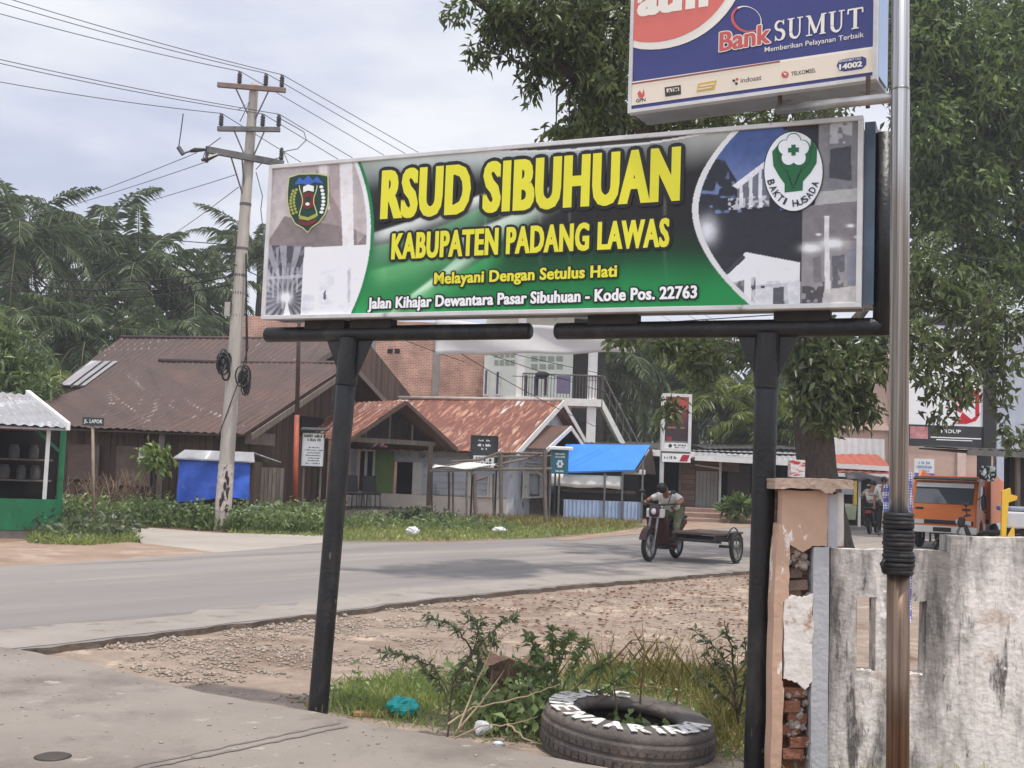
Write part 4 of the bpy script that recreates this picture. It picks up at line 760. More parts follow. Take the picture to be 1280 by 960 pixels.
# ---------------------------------------------------------------- right-hand row of shops
ry = 40.0; rA = at(742, 548, ry); sh = T('shop_row', 'low row of timber shops with a pale sheet roof and dark openings behind the lightbox', 'shop', V((6.5, 42, 0)))
blz = M('dark_zinc', S(74, 70, 68), S(52, 50, 48), scale=2)
rlx, rrx = at(735, 560, 39).x, at(1030, 560, 39).x
z0 = at(870, 572, 38.4).z; z1 = at(870, 562, 43).z - .1
slope('roof', (at(868, 575, 38.4).x, 38.4, z0), (rrx + 2, 38.2, z0 - .12), (rrx + 2, 43, z1 + .1), (at(868, 575, 38.4).x, 43, z1 + .1), greysh, sh)
slope('roof', (rlx - 1, 39.2, at(790, 560, 39.2).z), (at(866, 560, 39.2).x, 39.0, at(790, 560, 39.2).z), (at(866, 560, 39.2).x, 43.5, at(790, 553, 43.5).z), (rlx - 1, 43.5, at(790, 553, 43.5).z), blz, sh)
mb = MB(); mb.beam((rlx - 1, 39.1, at(790, 563, 39.2).z), (at(866, 563, 39.2).x, 38.9, at(790, 566, 39.2).z), .08, .22); mb.build('fascia', wpaint, sh)
mb = MB(); mb.beam((at(868, 575, 38.4).x, 38.3, z0 - .02), (rrx + 2, 38.1, z0 - .14), .06, .16); mb.build('fascia', wpaint, sh)
slope('roof', (at(880, 559, 44).x, 43.6, at(880, 561, 43.6).z), (rrx + 3, 43.6, at(1010, 560, 43.6).z), (rrx + 3, 48, at(1010, 544, 48).z), (at(880, 559, 44).x, 48, at(880, 556, 48).z), blz, sh)
P0 = V((rlx - .8, 40, 0)); L_ = rrx + 2.5 - rlx; f = lambda px, py=600: onpl(px, py, P0, V((1, 0, 0)))[0]
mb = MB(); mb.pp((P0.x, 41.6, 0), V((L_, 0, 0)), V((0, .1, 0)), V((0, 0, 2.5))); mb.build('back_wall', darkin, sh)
mb = MB(); planks(mb, P0 + V((f(850), 0, 0)), (1, 0, 0), f(869) - f(850), .3, 2.2, .2, horiz=True); mb.build('board_wall', bwood, sh)
mb = MB(); planks(mb, P0 + V((f(870), .1, 0)), (1, 0, 0), f(898) - f(870), .3, 1.75, .14); mb.build('sheet_door', M('grey_white_sheet', S(176, 172, 164), S(150, 146, 140), scale=2, island=.06), sh)
mb = MB(); planks(mb, P0 + V((f(870), .16, 0)), (1, 0, 0), f(925) - f(870), 1.76, 2.35, .18, horiz=True); mb.build('board_wall', bwood, sh)
mb = MB(); mb.pp(P0 + V((f(912), .3, .3)), V((f(940) - f(912), 0, 0)), V((0, .05, 0)), V((0, 0, 1.7))); mb.build('inner_wall', M('dim_boards', S(92, 80, 72), S(70, 60, 54)), sh)
for px in (899, 849): mb = MB(); mb.tube([P0 + V((f(px), -.15, 0)), P0 + V((f(px), -.15, 2.35))], .05, 8); mb.build('pole', wpaint if px == 899 else gwood, sh)
mb = MB(); mb.tube([P0 + V((f(868), -.12, 1.95)), P0 + V((f(900), -.16, 1.85))], .025, 6); mb.build('rail', wpaint, sh)
st_ = MB(); a = at(858, 650, 37.2); b = at(940, 650, 37.2)
for i, (yy_, zz_) in enumerate(((37.0, .18), (37.6, .34), (38.2, .48))): st_.pp((a.x - .1 + .1 * i, yy_, 0), V((b.x - a.x + 2, 0, 0)), V((0, 1.8, 0)), V((0, 0, zz_)))
tag(recentre(st_.build('stone_steps', M('pink_step', S(170, 142, 126), S(130, 108, 96), scale=3, bump=.4), bevel=.02)), 'low broken step of pinkish stone in front of the shop row', 'steps')
# ================================================================ near wall, gate pillar, steel pole
def weathered(name, base, base2, dark, patch, streak=.56, patchthr=.6):
    return M(name, base, base2, rough=.92, scale=2.2, bump=.45, bscale=26, spots=[(patch, 1.5, patchthr, .05), (S(182, 160, 142), 2.4, .62, .06), (tuple(c * 1.9 for c in dark), 1.4, streak - .02, .08, (2.2, 2.2, .5)), (dark, 2.6, streak + .05, .04, (3.0, 3.0, .55)), (dark, 15, .66, .04, (1.4, 1.4, .45)), (S(240, 236, 230), 3.5, .66, .02), (dark, 42, .69, .03, (1, 1, .6))])
plas = weathered('stained_white_plaster', S(240, 233, 224), S(214, 207, 198), S(98, 95, 91), S(166, 160, 153), streak=.53)
oran = M('peeling_orange_plaster', S(204, 172, 147), S(182, 148, 125), rough=.85, scale=3, bump=.3, bscale=20, spots=[(S(236, 226, 214), 6, .63, .02, (1.3, 1.3, .6)), (S(140, 112, 94), 3, .66, .07, (1, 1, .5))])
gstrip = M('pale_grey_cement', S(190, 191, 193), S(160, 161, 163), rough=.85, scale=4, bump=.25, bscale=40, spots=[(S(104, 102, 102), 3, .66, .06, (2, 2, .4))])
wpl = M('flaking_white_plaster', S(236, 230, 222), S(206, 198, 188), rough=.9, scale=7, bump=.35, bscale=22, spots=[(S(170, 138, 112), 5, .62, .04), (S(120, 112, 104), 9, .68, .04)])
WYN = 6.12; wd_ = V((1, 0, 0)); wn = V((0, -1, 0)); WP = V((0, WYN, 0)); wq = lambda px, py: onpl(px, py, WP, wd_)
# --- wall
x0 = wq(1037, 800)[0]; xs_h = (1185, 672); xR = 7.5
ho = []
for a, b, c, e_ in ((1071, 747, 1095, 838), (1132, 752, 1157, 842)):
    p = wq(a, c if False else e_); q_ = wq(c, b); ho.append((wq(a, 800)[0], wq(c, 800)[0], p[1], q_[1]))
zt1 = wq(1075, 686)[1]; zt2 = wq(1230, 671)[1]; xst = wq(1184, 680)[0]
xs = [x0, xst, xR] + [x for o in ho for x in o[:2]]; xs = sorted(xs + [x0 + (xR - x0) * i / 80 for i in range(1, 80)]); zs = sorted([-.05, zt1, zt2] + [z for o in ho for z in o[2:]])
wall = T('plaster_wall', 'stained white plaster wall with two slots beside the steel pole', 'wall', (2.8, WYN, 0))
mb = MB(); gridwall(mb, WP, wd_, xs, zs, lambda x, z: any(o[0] < x < o[1] and o[2] < z < o[3] for o in ho) or (x < xst and z > zt1), .11)
rnd = random.Random(4); off = {}
for i, v in enumerate(mb.v):
    if v[2] > zt1 - .01: k = (round(v[0], 3), v[2]); off.setdefault(k, rnd.uniform(-.004, .003) + .004 * math.sin(v[0] * 9)); mb.v[i] = (v[0], v[1], v[2] + off[k])
    if any(abs(v[0] - o[k]) < .002 and o[2] - .01 < v[2] < o[3] + .01 for o in ho for k in (0, 1)): k = (round(v[0], 3), round(v[2], 3)); off.setdefault(k, rnd.uniform(-.006, .006)); mb.v[i] = (v[0] + off[k], v[1], v[2] + off[k])
mb.build('wall_panel', plas, wall)
mb = MB()
for i in range(26): q = random.choice(ho); mb.ball((random.uniform(q[0] - .01, q[1] + .01), WYN + random.uniform(-.004, .09), q[2] - .002), (random.uniform(.006, .02), .012, random.uniform(.004, .010)), 6, 4, .3, i)
mb.build('crumbs', wpl, wall)
# --- gate pillar
gp = T('gate_pillar', 'broken orange plaster gate pillar with a chipped cap, bricks showing at its foot', 'pillar', (1.6, 6.1, 0))
PYF = 6.0; PP = V((0, PYF, 0)); pq = lambda px, py: onpl(px, py, PP, wd_)
def blk_(x0, y0, x1, y1, dep=.26, yoff=0.0, z0=None):
    a = pq(x0, y1); b = pq(x1, y0); zz0 = a[1] if z0 is None else z0
    return (a[0], b[0], zz0, b[1], PYF + yoff, dep)
def put(mb, q): mb.pp((q[0], q[4], q[2]), V((q[1] - q[0], 0, 0)), V((0, q[5], 0)), V((0, 0, q[3] - q[2])))
def rough_slab(mb, pts, yf, dep, amp=.006, sub=5):
    """plate with an uneven outline, pts in photo pixels on the pillar face"""
    out = []
    for i in range(len(pts)):
        a, b = V(pts[i]), V(pts[(i + 1) % len(pts)])
        for k in range(sub): q = a.lerp(b, k / sub); s, z = pq(q.x, q.y); out.append(V((s + random.uniform(-amp, amp) * (k > 0), yf, z + random.uniform(-amp, amp) * (k > 0))))
    mb.prism(out, V((0, dep, 0)))
mb = MB(); rough_slab(mb, [(978, 613), (1035, 613), (1034, 683), (1016, 682), (1004, 690), (988, 681), (976, 690)], PYF, .10, .003); mb.build('shaft', oran, gp)
mb = MB(); put(mb, blk_(977, 612, 1034, 980, .22, .105, -.05)); mb.build('core', brickmat('old_brick', S(150, 96, 74), S(116, 72, 56), S(140, 130, 120), .19, .062, .012), gp)
mb = MB(); rough_slab(mb, [(974, 655), (979, 655), (987, 683), (986, 745), (979, 752), (977, 850), (980, 860), (976, 960), (963, 980), (966, 800), (970, 690)], PYF - .005, .14, .003); mb.build('edge_strip', oran, gp)
mb = MB(); rough_slab(mb, [(980, 752), (990, 744), (1004, 747), (1016, 742), (1015, 850), (1006, 862), (996, 852), (979, 848)], PYF - .012, .10, .006); mb.build('plaster_patch', wpl, gp)
mb = MB(); rough_slab(mb, [(1017, 684), (1036, 684), (1034, 975), (1012, 975), (1014, 850)], PYF - .008, .2, .002); mb.build('cement_strip', gstrip, gp)
mb = MB(); rough_slab(mb, [(1036, 618), (1049, 618), (1048, 684), (1036, 684)], PYF + .02, .12, .002); mb.build('cement_strip', gstrip, gp)
mb = MB(); rough_slab(mb, [(1050, 616), (1058, 616), (1058, 684), (1050, 684)], PYF + .05, .12, .002); mb.build('pale_strip', wpl, gp)
for i, (x, y, w_, h_) in enumerate(((996, 690, 24, 10), (1002, 703, 18, 11), (996, 717, 20, 13), (999, 732, 24, 12), (994, 742, 20, 9), (996, 868, 26, 12), (992, 884, 20, 14), (1000, 900, 24, 12), (992, 915, 22, 13), (1002, 930, 24, 13), (994, 946, 26, 13))):
    s, z = pq(x, y); mb = MB(); mb.box((s, PYF + .07 + random.uniform(0, .03), z), (w_ * .0044, .1, h_ * .0044), rx=random.uniform(-.1, .1), ry=random.uniform(-.12, .12))
    mb.build('loose_brick', M('broken_brick' if i > 4 else 'dusty_brick', S(158, 106, 82) if i > 4 else S(142, 118, 104), S(110, 70, 54) if i > 4 else S(96, 82, 74), scale=12, bump=.8, bscale=40), gp, bevel=.006)
mb = MB()
for i in range(60):
    s, z = pq(random.uniform(986, 1013), random.choice((random.uniform(684, 712), random.uniform(858, 955)))); mb.ball((s, PYF + random.uniform(.03, .06), z), random.uniform(.006, .022), 7, 5, .35, i)
mb.build('rubble', M('pale_rubble', S(176, 166, 154), S(120, 110, 100), scale=20), gp)
mb = MB()
for pts in ([(1000, 700), (986, 716), (980, 722)], [(1002, 690), (988, 694), (983, 700)]): mb.tube([V((pq(*p)[0], PYF + .03 - .012 * k, pq(*p)[1])) for k, p in enumerate(pts)], .004, 5)
mb.build('rebar', M('rusted_iron', S(78, 56, 46), S(48, 36, 32)), gp)
cap = MB(); a = pq(965, 611); b = pq(1062, 598)
outl = [(965, 598), (1008, 598), (1035, 599), (1061, 600), (1062, 611), (1040, 611), (1036, 617), (1026, 616), (1020, 611), (990, 610), (965, 611)]
rough_slab(cap, outl, PYF - .075, .42, .0035); cap.build('cap', M('grey_tan_cement', S(190, 164, 144), S(150, 132, 120), rough=.9, scale=6, bump=.6, bscale=30, spots=[(S(104, 94, 88), 7, .6, .05, (1, 1, 2))]), gp)
# cartons on the cap
cb = MB(); a = pq(987, 598); b = pq(1001, 577); cz = b[1] + (a[1] - b[1]) * .02
a_ = wq(985, 599); b_ = wq(1003, 578)
cb.pp((a_[0], 6.06, a_[1] + .012), V((b_[0] - a_[0], 0, 0)), V((0, .07, 0)), V((0, 0, b_[1] - a_[1])))
o = cb.build('carton', M('white_red_carton', S(232, 228, 222), S(222, 216, 210), rough=.6, scale=3, spots=[(S(196, 60, 48), 26, .56, .03, (.5, 1, 2.6))]), bevel=.003); tag(recentre(o), 'small white and red printed carton standing on the pillar cap', 'carton')
# --- steel pole with rubber wrap
pole_b = at(1122, 1010, 5.4); pole_b.z = -.05; pole_t = at(1126, -40, 5.4)
pl = T('steel_pole', 'tall shiny steel pipe pole with a black rubber wrap before the plaster wall', 'pole', (pole_b.x, pole_b.y, 0))
chrome = M('brushed_steel', S(206, 205, 204), S(112, 110, 108), rough=.24, metal=.62, contrast=.12, scale=3, stretch=(16, 16, .12), spots=[(S(110, 92, 74), 3, .68, .06, (6, 6, .3))])
brn = M('tarnished_steel', S(140, 120, 104), S(88, 72, 60), rough=.32, metal=.8, contrast=.14, scale=3, stretch=(14, 14, .15), spots=[(S(86, 68, 54), 4, .64, .06, (4, 4, .4))])
pd = (pole_t - pole_b); PL = lambda z: pole_b + pd * ((z - pole_b.z) / pd.z)
zw0, zw1 = at(1122, 718, 5.4).z, at(1124, 641, 5.4).z; zj = at(1124, 111, 5.4).z
mb = MB(); mb.tube([PL(-.05), PL(zw0 + .02)], .053, 28); mb.build('lower_pipe', brn, pl, smooth=True)
mb = MB(); mb.tube([PL(zw0), PL(zj), PL(zj + .001)], [.045, .045, .045], 28); mb.build('middle_pipe', chrome, pl, smooth=True)
mb = MB(); mb.tube([PL(zj - .01), PL(zj + .01), PL(pole_t.z + .6)], [.047, .042, .042], 28); mb.build('upper_pipe', chrome, pl, smooth=True)
mb = MB(); rub = M('black_rubber', S(44, 43, 43), S(28, 27, 27), rough=.55, scale=8, bump=.5, bscale=30); kk = 15
for i in range(kk):
    z = zw0 + (zw1 - zw0) * (i + .5) / kk; r = .058 + random.uniform(0, .006); c = PL(z); tl = random.uniform(-.10, .10); ta = random.uniform(0, 6.28); pts = []
    for j in range(33): a = j / 32 * 6.2832; rr = r * (1 + .025 * math.sin(3 * a + i)); pts.append(c + V((rr * math.cos(a), rr * math.sin(a), .12 * tl * math.cos(a + ta) * .5)))
    mb.tube(pts, .0135, 7)
mb.tube([PL(zw0 + .08) + V((-.06, -.02, 0)), PL(zw0 + .06) + V((-.09, -.03, -.01)), PL(zw0 + .03) + V((-.078, -.03, -.02))], .01, 6)
mb.build('rubber_wrap', rub, pl, smooth=True)
# dotted ribbons tied behind the wrap
rib = M('dotted_ribbon', S(92, 96, 168), S(80, 84, 150), rough=.6, spots=[])
ntm = rib.node_tree; vo = N(ntm, 'ShaderNodeTexVoronoi'); vo.inputs['Scale'].default_value = 80; vo.inputs['Randomness'].default_value = .15; tcn = N(ntm, 'ShaderNodeTexCoord'); ntm.links.new(tcn.outputs['Object'], vo.inputs['Vector'])
rr_ = N(ntm, 'ShaderNodeMapRange'); rr_.inputs[1].default_value = .40; rr_.inputs[2].default_value = .48; rr_.inputs[3].default_value = 1; rr_.inputs[4].default_value = 0; ntm.links.new(vo.outputs['Distance'], rr_.inputs[0])
mxr = N(ntm, 'ShaderNodeMix', data_type='RGBA'); mxr.inputs[6].default_value = (*S(112, 116, 184), 1); mxr.inputs[7].default_value = (*S(236, 232, 236), 1); ntm.links.new(rr_.outputs[0], mxr.inputs[0]); ntm.links.new(mxr.outputs[2], ntm.nodes['Principled BSDF'].inputs['Base Color'])
for lab, pxs, w_ in (('blue ribbon with white dots hanging right of the pole below the wrap', [(1138, 590), (1139, 640), (1140, 700), (1137, 745), (1138, 778)], .016), ('blue ribbon with white dots left of the pole above the wrap', [(1108, 606), (1107, 625), (1108, 645)], .026)):
    mb = MB(); pts = [at(x, y, 5.42 + .02 * (i % 2)) for i, (x, y) in enumerate(pxs)]
    for p, q in zip(pts, pts[1:]): mb.beam(p, q, .004, w_, up=(1, 0, 0.001))
    tag(recentre(mb.build('dotted_ribbon', rib)), lab, 'ribbon')
# ================================================================ bank sign
b_r, b_l = at(1096, 98, 5.62), at(785, 143, 6.32); BO = V((b_l.x, b_l.y, (b_r.z + b_l.z) / 2)); bx = V((b_r.x - b_l.x, b_r.y - b_l.y, 0)); BW = bx.length; bx.normalize(); bn = V((bx.y, -bx.x, 0)); BH = 1.32
BP = lambda s, z, n=0.0: BO + bx * s + V((0, 0, z)) + bn * n
def bpx(px, py): s, z = onpl(px, py, BO, bx); return s, z - BO.z
bs_ = T('bank_sign', 'blue and cream bank lightbox with red badge fixed to the steel pole', 'sign', BP(BW / 2, 0))
mb = MB(); mb.pp(BP(.008, .008, -.012), bx * (BW - .016), -bn * .26, V((0, 0, BH - .016))); mb.build('cabinet', M('dull_zinc_box', S(168, 176, 186), S(140, 146, 154), rough=.45, scale=4, spots=[(S(96, 92, 90), 5, .64, .06)]), bs_)
mb = MB(); mb.pp(BP(BW - .004, .03, -.03), bx * .006, -bn * .22, V((0, 0, BH - .06))); mb.build('side_panel', M('sky_blue_side', S(166, 190, 222), S(150, 172, 204), rough=.3, spots=[(S(70, 80, 96), 3, .7, .03, (3, 3, .6))]), bs_)
mb = MB(); t2 = .02
for a, b, c, e_ in ((0, BW, 0, t2), (0, BW, BH - t2, BH), (0, t2, t2, BH - t2), (BW - t2, BW, t2, BH - t2)): mb.pp(BP(a, c, .008), bx * (b - a), -bn * .05, V((0, 0, e_ - c)))
mb.build('frame', alu, bs_)
pc = lambda nm, *c: M(nm, S(*c), S(*[x * .96 for x in c]), rough=.4, scale=1.5)
navy, creamp, redp, whp, goldp = pc('navy_print', 62, 68, 128), pc('cream_print', 240, 226, 204), pc('faded_red_print', 224, 116, 104), pc('cream_white_print', 246, 240, 226), pc('gold_print', 214, 182, 96)
pinkp, dkp = pc('red_logo_print', 206, 92, 88), pc('dark_print', 58, 56, 60)
mb = MB(); mb.pp(BP(t2, t2, -.004), bx * (BW - 2 * t2), bn * -.004, V((0, 0, BH - 2 * t2))); mb.build('panel', navy, bs_)
def bflat(pts, n, mat, name, parent=bs_, hole=None):
    mb = MB(); q = [bpx(*p) for p in pts]; q = [(min(max(s, t2 + .001), BW - t2 - .001), min(max(z, t2 + .001), BH - t2 - .001)) for s, z in q]
    mb.prism([BP(s, z, n) for s, z in q], bn * -.002); return mb.build(name, mat, parent)
bflat([(780, 104), (1096, 57.5), (1096, 62), (780, 109)], .001, whp, 'stripe'); bflat([(780, 106.5), (1098, 60), (1098, 89), (780, 133.5)], .0015, creamp, 'cream_band')
bflat([(787, 104.5), (975, 76), (975, 78), (787, 106.5)], .003, pc('brown_red_line', 150, 84, 74), 'stripe')
bflat(ell(813, -59.6, 122, 121.6, 64), .001, whp, 'badge_ring'); bflat(ell(811, -60, 112, 113, 64), .0035, redp, 'badge')
def btext(s, x0, y0, x1, y1, h0, mats, off=.01, outl=0., bold=0., sp=1.0, n=.003):
    a, za = bpx(x0, y0); b, zb_ = bpx(x1, y1); h = bpx(x0, y0 - h0)[1] - za
    d = bx * (b - a) + V((0, 0, zb_ - za)); wd = d.length; d.normalize(); up = V((0, 0, 1)); mb = MB(); write(mb, s, BP(a, za), d, up, wd, h, off, bn * n, outl, bold, sp); mb.build('lettering', mats, bs_)
def stroke(mb, pts, ws, O, ux, uz, n, k):
    """calligraphic stroke: pts in letter units, ws = horizontal/vertical half widths"""
    L_, R2 = [], []
    for i, (x, y) in enumerate(pts):
        a = pts[max(i - 1, 0)]; b = pts[min(i + 1, len(pts) - 1)]; tx, ty = b[0] - a[0], b[1] - a[1]; l = math.hypot(tx, ty) or 1; w_ = ws[i] if isinstance(ws, (list, tuple)) else ws
        L_.append((x - ty / l * w_, y + tx / l * w_)); R2.append((x + ty / l * w_, y - tx / l * w_))
    for i in range(len(pts) - 1): mb.add([O + ux * x + uz * y + n for x, y in (R2[i], R2[i + 1], L_[i + 1], L_[i])], [(0, 1, 2, 3)])
def serif_word(word, x0, y0, x1, y1, h0, mat, nlift, seed=0):
    a, za = bpx(x0, y0); b, zb_ = bpx(x1, y1); h = bpx(x0, y0 - h0)[1] - za; d = bx * (b - a) + V((0, 0, zb_ - za)); wd = d.length; d.normalize()
    adv = {'S': .62, 'U': .86, 'M': 1.05, 'T': .8, 'a': .56, 't': .42, 'm': .98}; tot = sum(adv[c] for c in word); kx = wd / tot; mb = MB(); x = 0
    arc = lambda cx, cy, rx, ry, a0, a1, k=12: [(cx + rx * math.cos(a0 + (a1 - a0) * i / k), cy + ry * math.sin(a0 + (a1 - a0) * i / k)) for i in range(k + 1)]
    for j, c in enumerate(word):
        O = BP(a, za) + d * (x * kx); ux, uz = d * kx, V((0, 0, 1)) * h; k = [0]
        def s_(pts, w_): k[0] += 1; stroke(mb, pts, w_, O, ux, uz, bn * (nlift + .00012 * k[0]), 0)
        if c == 'U':
            s_([(.2, 1), (.2, .34)], .075); s_(arc(.41, .32, .21, .3, math.pi, 2 * math.pi), [.075] * 4 + [.06] * 4 + [.035] * 5); s_([(.62, .32), (.62, 1)], .035); s_([(.04, .98), (.36, .98)], .028); s_([(.5, .98), (.76, .98)], .028)
        if c == 'M':
            s_([(.2, 0), (.2, 1)], .03); s_([(.18, .97), (.5, .1)], .075); s_([(.5, .1), (.8, .97)], .035); s_([(.82, 0), (.82, 1)], .08)
            for q in (.2, .82): s_([(q - .14, .025), (q + .14, .025)], .028)
            s_([(.04, .975), (.2, .975)], .028); s_([(.82, .975), (.98, .975)], .028)
        if c == 'T':
            s_([(.38, 0), (.38, 1)], .08); s_([(.05, .96), (.71, .96)], .04); s_([(.07, .98), (.05, .74)], .035); s_([(.69, .98), (.71, .74)], .035); s_([(.22, .025), (.54, .025)], .028)
        if c == 'S':
            s_(arc(.29, .74, .19, .22, .5, 1.5 * math.pi, 12), [.03] * 4 + [.06] * 9); s_(arc(.29, .27, .2, .25, .5 * math.pi, -math.pi + .5, 12), [.075] * 8 + [.035] * 5); s_([(.47, 1), (.47, .76)], .025); s_([(.1, 0), (.1, .25)], .025)
        x += adv[c]
    mb.build('lettering', mat, bs_)
serif_word('SUMUT', 967, 52, 1081, 34.5, 25, whp, .004)
btext('atm', 798, 22, 884, 9, 40, [whp], .03, 0, .008, n=.006)
btext('Bank', 900, 65, 963, 54, 24, [pinkp, whp], .012, .006, .003); btext('Memberikan Pelayanan Terbaik', 956, 67.5, 1080, 48.5, 8, [whp], .004)
mb = MB()
for i in range(40):
    a0, a1 = i / 40 * 6.2832, (i + 1) / 40 * 6.2832; pts = []
    for a, k in ((a0, 0), (a1, 0), (a1, 1), (a0, 1)): wd2 = 1.0 - .17 * (1 + math.cos(a + 2.6)) * .5 - .04; q = (1, wd2)[k]; pts.append(BP(*bpx(933 + 19 * q * math.cos(a) + 6 * q * math.sin(a) * -.5, 24.5 - 17 * q * math.sin(a)), .003))
    mb.mi = 1 if math.cos(a0 + 2.6) < -.1 else 0; mb.add(pts, [(0, 1, 2, 3)])
mb.build('ring_logo', [pinkp, whp], bs_)
bflat([(797, 117), (800, 113), (803, 118), (805, 111), (806, 119), (803, 123), (799, 122)], .004, pinkp, 'bird_logo'); btext('GPN', 795, 128.5, 807, 127, 4.5, [dkp], .02)
bflat([(831, 109.5), (851, 106.5), (851.5, 118), (832, 121)], .004, dkp, 'card_logo'); bflat([(833.5, 111.5), (849, 109.2), (849.3, 113.8), (834, 116)], .006, creamp, 'card_logo_face'); btext('ATM', 835, 116.2, 848, 114, 4, [dkp], .02, n=.008)
bflat([(873, 104.5), (896, 100.5), (893, 112), (871, 115.5)], .004, goldp, 'gold_logo'); bflat([(875, 107.5), (894, 104.2), (893.4, 105.8), (874.6, 109.2)], .006, creamp, 'gold_logo_stripe'); bflat([(873, 111.5), (890, 108.6), (889.6, 110), (872.6, 112.9)], .006, creamp, 'gold_logo_stripe')
for dx, dy in ((0, 0), (4, -1.8), (3.2, 3.6)): bflat(ell(917.5 + dx, 101 + dy, 1.9, 1.7, 8), .004, dkp if dx != 4 else pinkp, 'dot_logo')
btext('indosat', 926, 104, 952, 100, 6.2, [dkp], .005); btext('TELKOMSEL', 989, 95.2, 1020, 90.5, 5.2, [dkp], .01)
bflat(ell(981.5, 93.5, 4.6, 4.2, 16), .004, pinkp, 'globe_logo'); bflat([(979, 91), (984, 92.5), (981, 94), (983, 96)], .006, whp, 'globe_mark')
bflat([(1046, 82), (1049, 76), (1056, 74), (1078, 70.8), (1083, 73), (1083, 81), (1078, 86), (1056, 89.5), (1049, 88.5)], .004, navy, 'call_badge'); btext('14002', 1049.5, 88, 1078, 83.6, 7, [whp], .03, 0, .001, n=.007); btext('BANKSUMUT CALL', 1049.5, 78.8, 1077, 74.6, 3, [whp], .006, n=.007)
# bracket tube to the pole
mb = MB(); a, b = at(972, 137, 5.95), PL(at(1122, 121, 5.4).z); mb.tube([a, b], .026, 14); mb.build('arm', M('plain_steel', S(190, 188, 184), S(150, 147, 143), rough=.35, metal=.8, scale=6), bs_, smooth=True)
for px in (975, 1085): q = at(px, 120, 5.93 - (px - 975) * .0027); mb = MB(); mb.tube([V((q.x, q.y, a.lerp(b, (q.x - a.x) / (b.x - a.x)).z)), V((q.x, q.y, BO.z + .02))], .012, 8); mb.build('strut', rustb, bs_)
mb = MB(); mb.tube([BP(BW, 1.1, -.12), PL(BO.z + 1.1)], .026, 12); mb.build('arm', chrome, bs_, smooth=True)
# ================================================================ tyre and roadside litter
ty = T('truck_tyre', 'old truck tyre painted with white hand letters lying in the weeds by the driveway', 'tyre', (0, 0, 0))
tp = G(781, 925); tc_ = V((tp.x - .01, 6.64, .075)); ORG[ty.name] = tc_; ty.location = tc_
RT = .505; ax_ = V((.075, -.03, 1)).normalized()
prof = []
tyrm = M('weathered_rubber', S(98, 92, 87), S(70, 65, 61), rough=.8, scale=5, bump=.4, bscale=40, spots=[(S(116, 104, 94), 3.5, .6, .08)])
prof = [(.29, -.12), (.31, -.135), (.40, -.145), (.465, -.135), (.49, -.115), (.50, -.075), (.494, -.07), (.494, -.06), (.503, -.054), (.507, .0), (.499, .004), (.499, .014), (.507, .018), (.505, .075), (.496, .08), (.496, .09), (.498, .095), (.488, .12), (.465, .138), (.42, .147), (.36, .146), (.33, .14), (.312, .142), (.30, .132), (.287, .122), (.285, .10), (.31, .07), (.40, .05), (.43, 0), (.40, -.05), (.31, -.08), (.285, -.10)]
mb = MB(); mb.lathe(prof, tc_, ax_, 64, close=True); mb.build('casing', tyrm, ty, smooth=True)
mb = MB()
aa = ax_.orthogonal().normalized(); bb_ = ax_.cross(aa)
for i in range(64):
    for z0_, s0 in ((-.03, 0), (.046, .5)):
        a = (i + s0) / 64 * 6.2832; rdir = aa * math.cos(a) + bb_ * math.sin(a); tdir = ax_.cross(rdir); c = tc_ + rdir * .5055 + ax_ * z0_
        mb.prism([c + tdir * -.021 - ax_ * .022, c + tdir * .017 - ax_ * .024, c + tdir * .021 + ax_ * .022, c + tdir * -.017 + ax_ * .02], rdir * .0035)
mb.build('tread_blocks', tyrm, ty)
mb = MB(); wl_ = M('brushed_white_letters', S(234, 231, 226), S(196, 192, 186), rough=.85, scale=30, spots=[(S(104, 98, 92), 24, .58, .05), (S(96, 90, 85), 70, .64, .05)])
ex0 = (V((1, 0, 0)) - ax_ * ax_.x).normalized(); ey0 = ax_.cross(ex0)
for chh, deg in (('C', 92), ('T', 107), ('O', 124), ('B', 141), ('B', 158), ('U', 177), ('E', 197), ('N', 218), ('A', 236), ('A', 252), ('R', 271), ('I', 287), ('A', 299), ('Z', 311), ('M', 323), ('A', 335)):
    a = math.radians(deg); rd = ex0 * math.cos(a) + ey0 * math.sin(a); td = ax_.cross(rd); c = tc_ + rd * .345 + ax_ * .1485; hh = .145; ww = .096 if chh != 'I' else .026
    k = random.uniform(-.12, .12); u1 = (td * math.cos(k) + rd * math.sin(k)); u2 = (rd * math.cos(k) - td * math.sin(k))
    if 190 < deg < 340: u1, u2 = -u1, -u2; c = c + rd * .0
    sgn = 1
    lw, lu = (u1, u2) if u1.cross(u2).dot(ax_) > 0 else (-u1, u2)
    O = (tc_ + rd * .40 + ax_ * .1485) - lw * ww / 2 - lu * hh / 2
    write(mb, chh, O, lw, lu, ww, hh, .012, ax_ * .001, 0, .008)
lt = mb.build('lettering', wl_, ty)
sm = lt.modifiers.new('wrap', 'SOLIDIFY'); sm.thickness = .004
def crumple(name, label, cat, c, r, mat, seed, fl=1.0):
    rr = random.Random(seed); mb = MB(); mb.ball(c, r, 18, 12, .0, seed)
    mb.v = [tuple(V(c) + (V(v) - V(c)) * (1 + .22 * math.sin(v[0] * 60 + seed) * math.sin(v[1] * 75 + v[2] * 66) + rr.uniform(-.12, .12))) for v in mb.v]
    return tag(recentre(mb.build(name, mat)), label, cat)
c = G(504, 897); teal = M('teal_plastic', S(60, 196, 190), S(36, 160, 156), rough=.3, trans=.25, scale=20)
crumple('plastic_bag', 'crumpled teal plastic bag in the grass near the left sign post', 'bag', c + V((0, -.03, .075)), V((.10, .06, .055)), teal, 3)
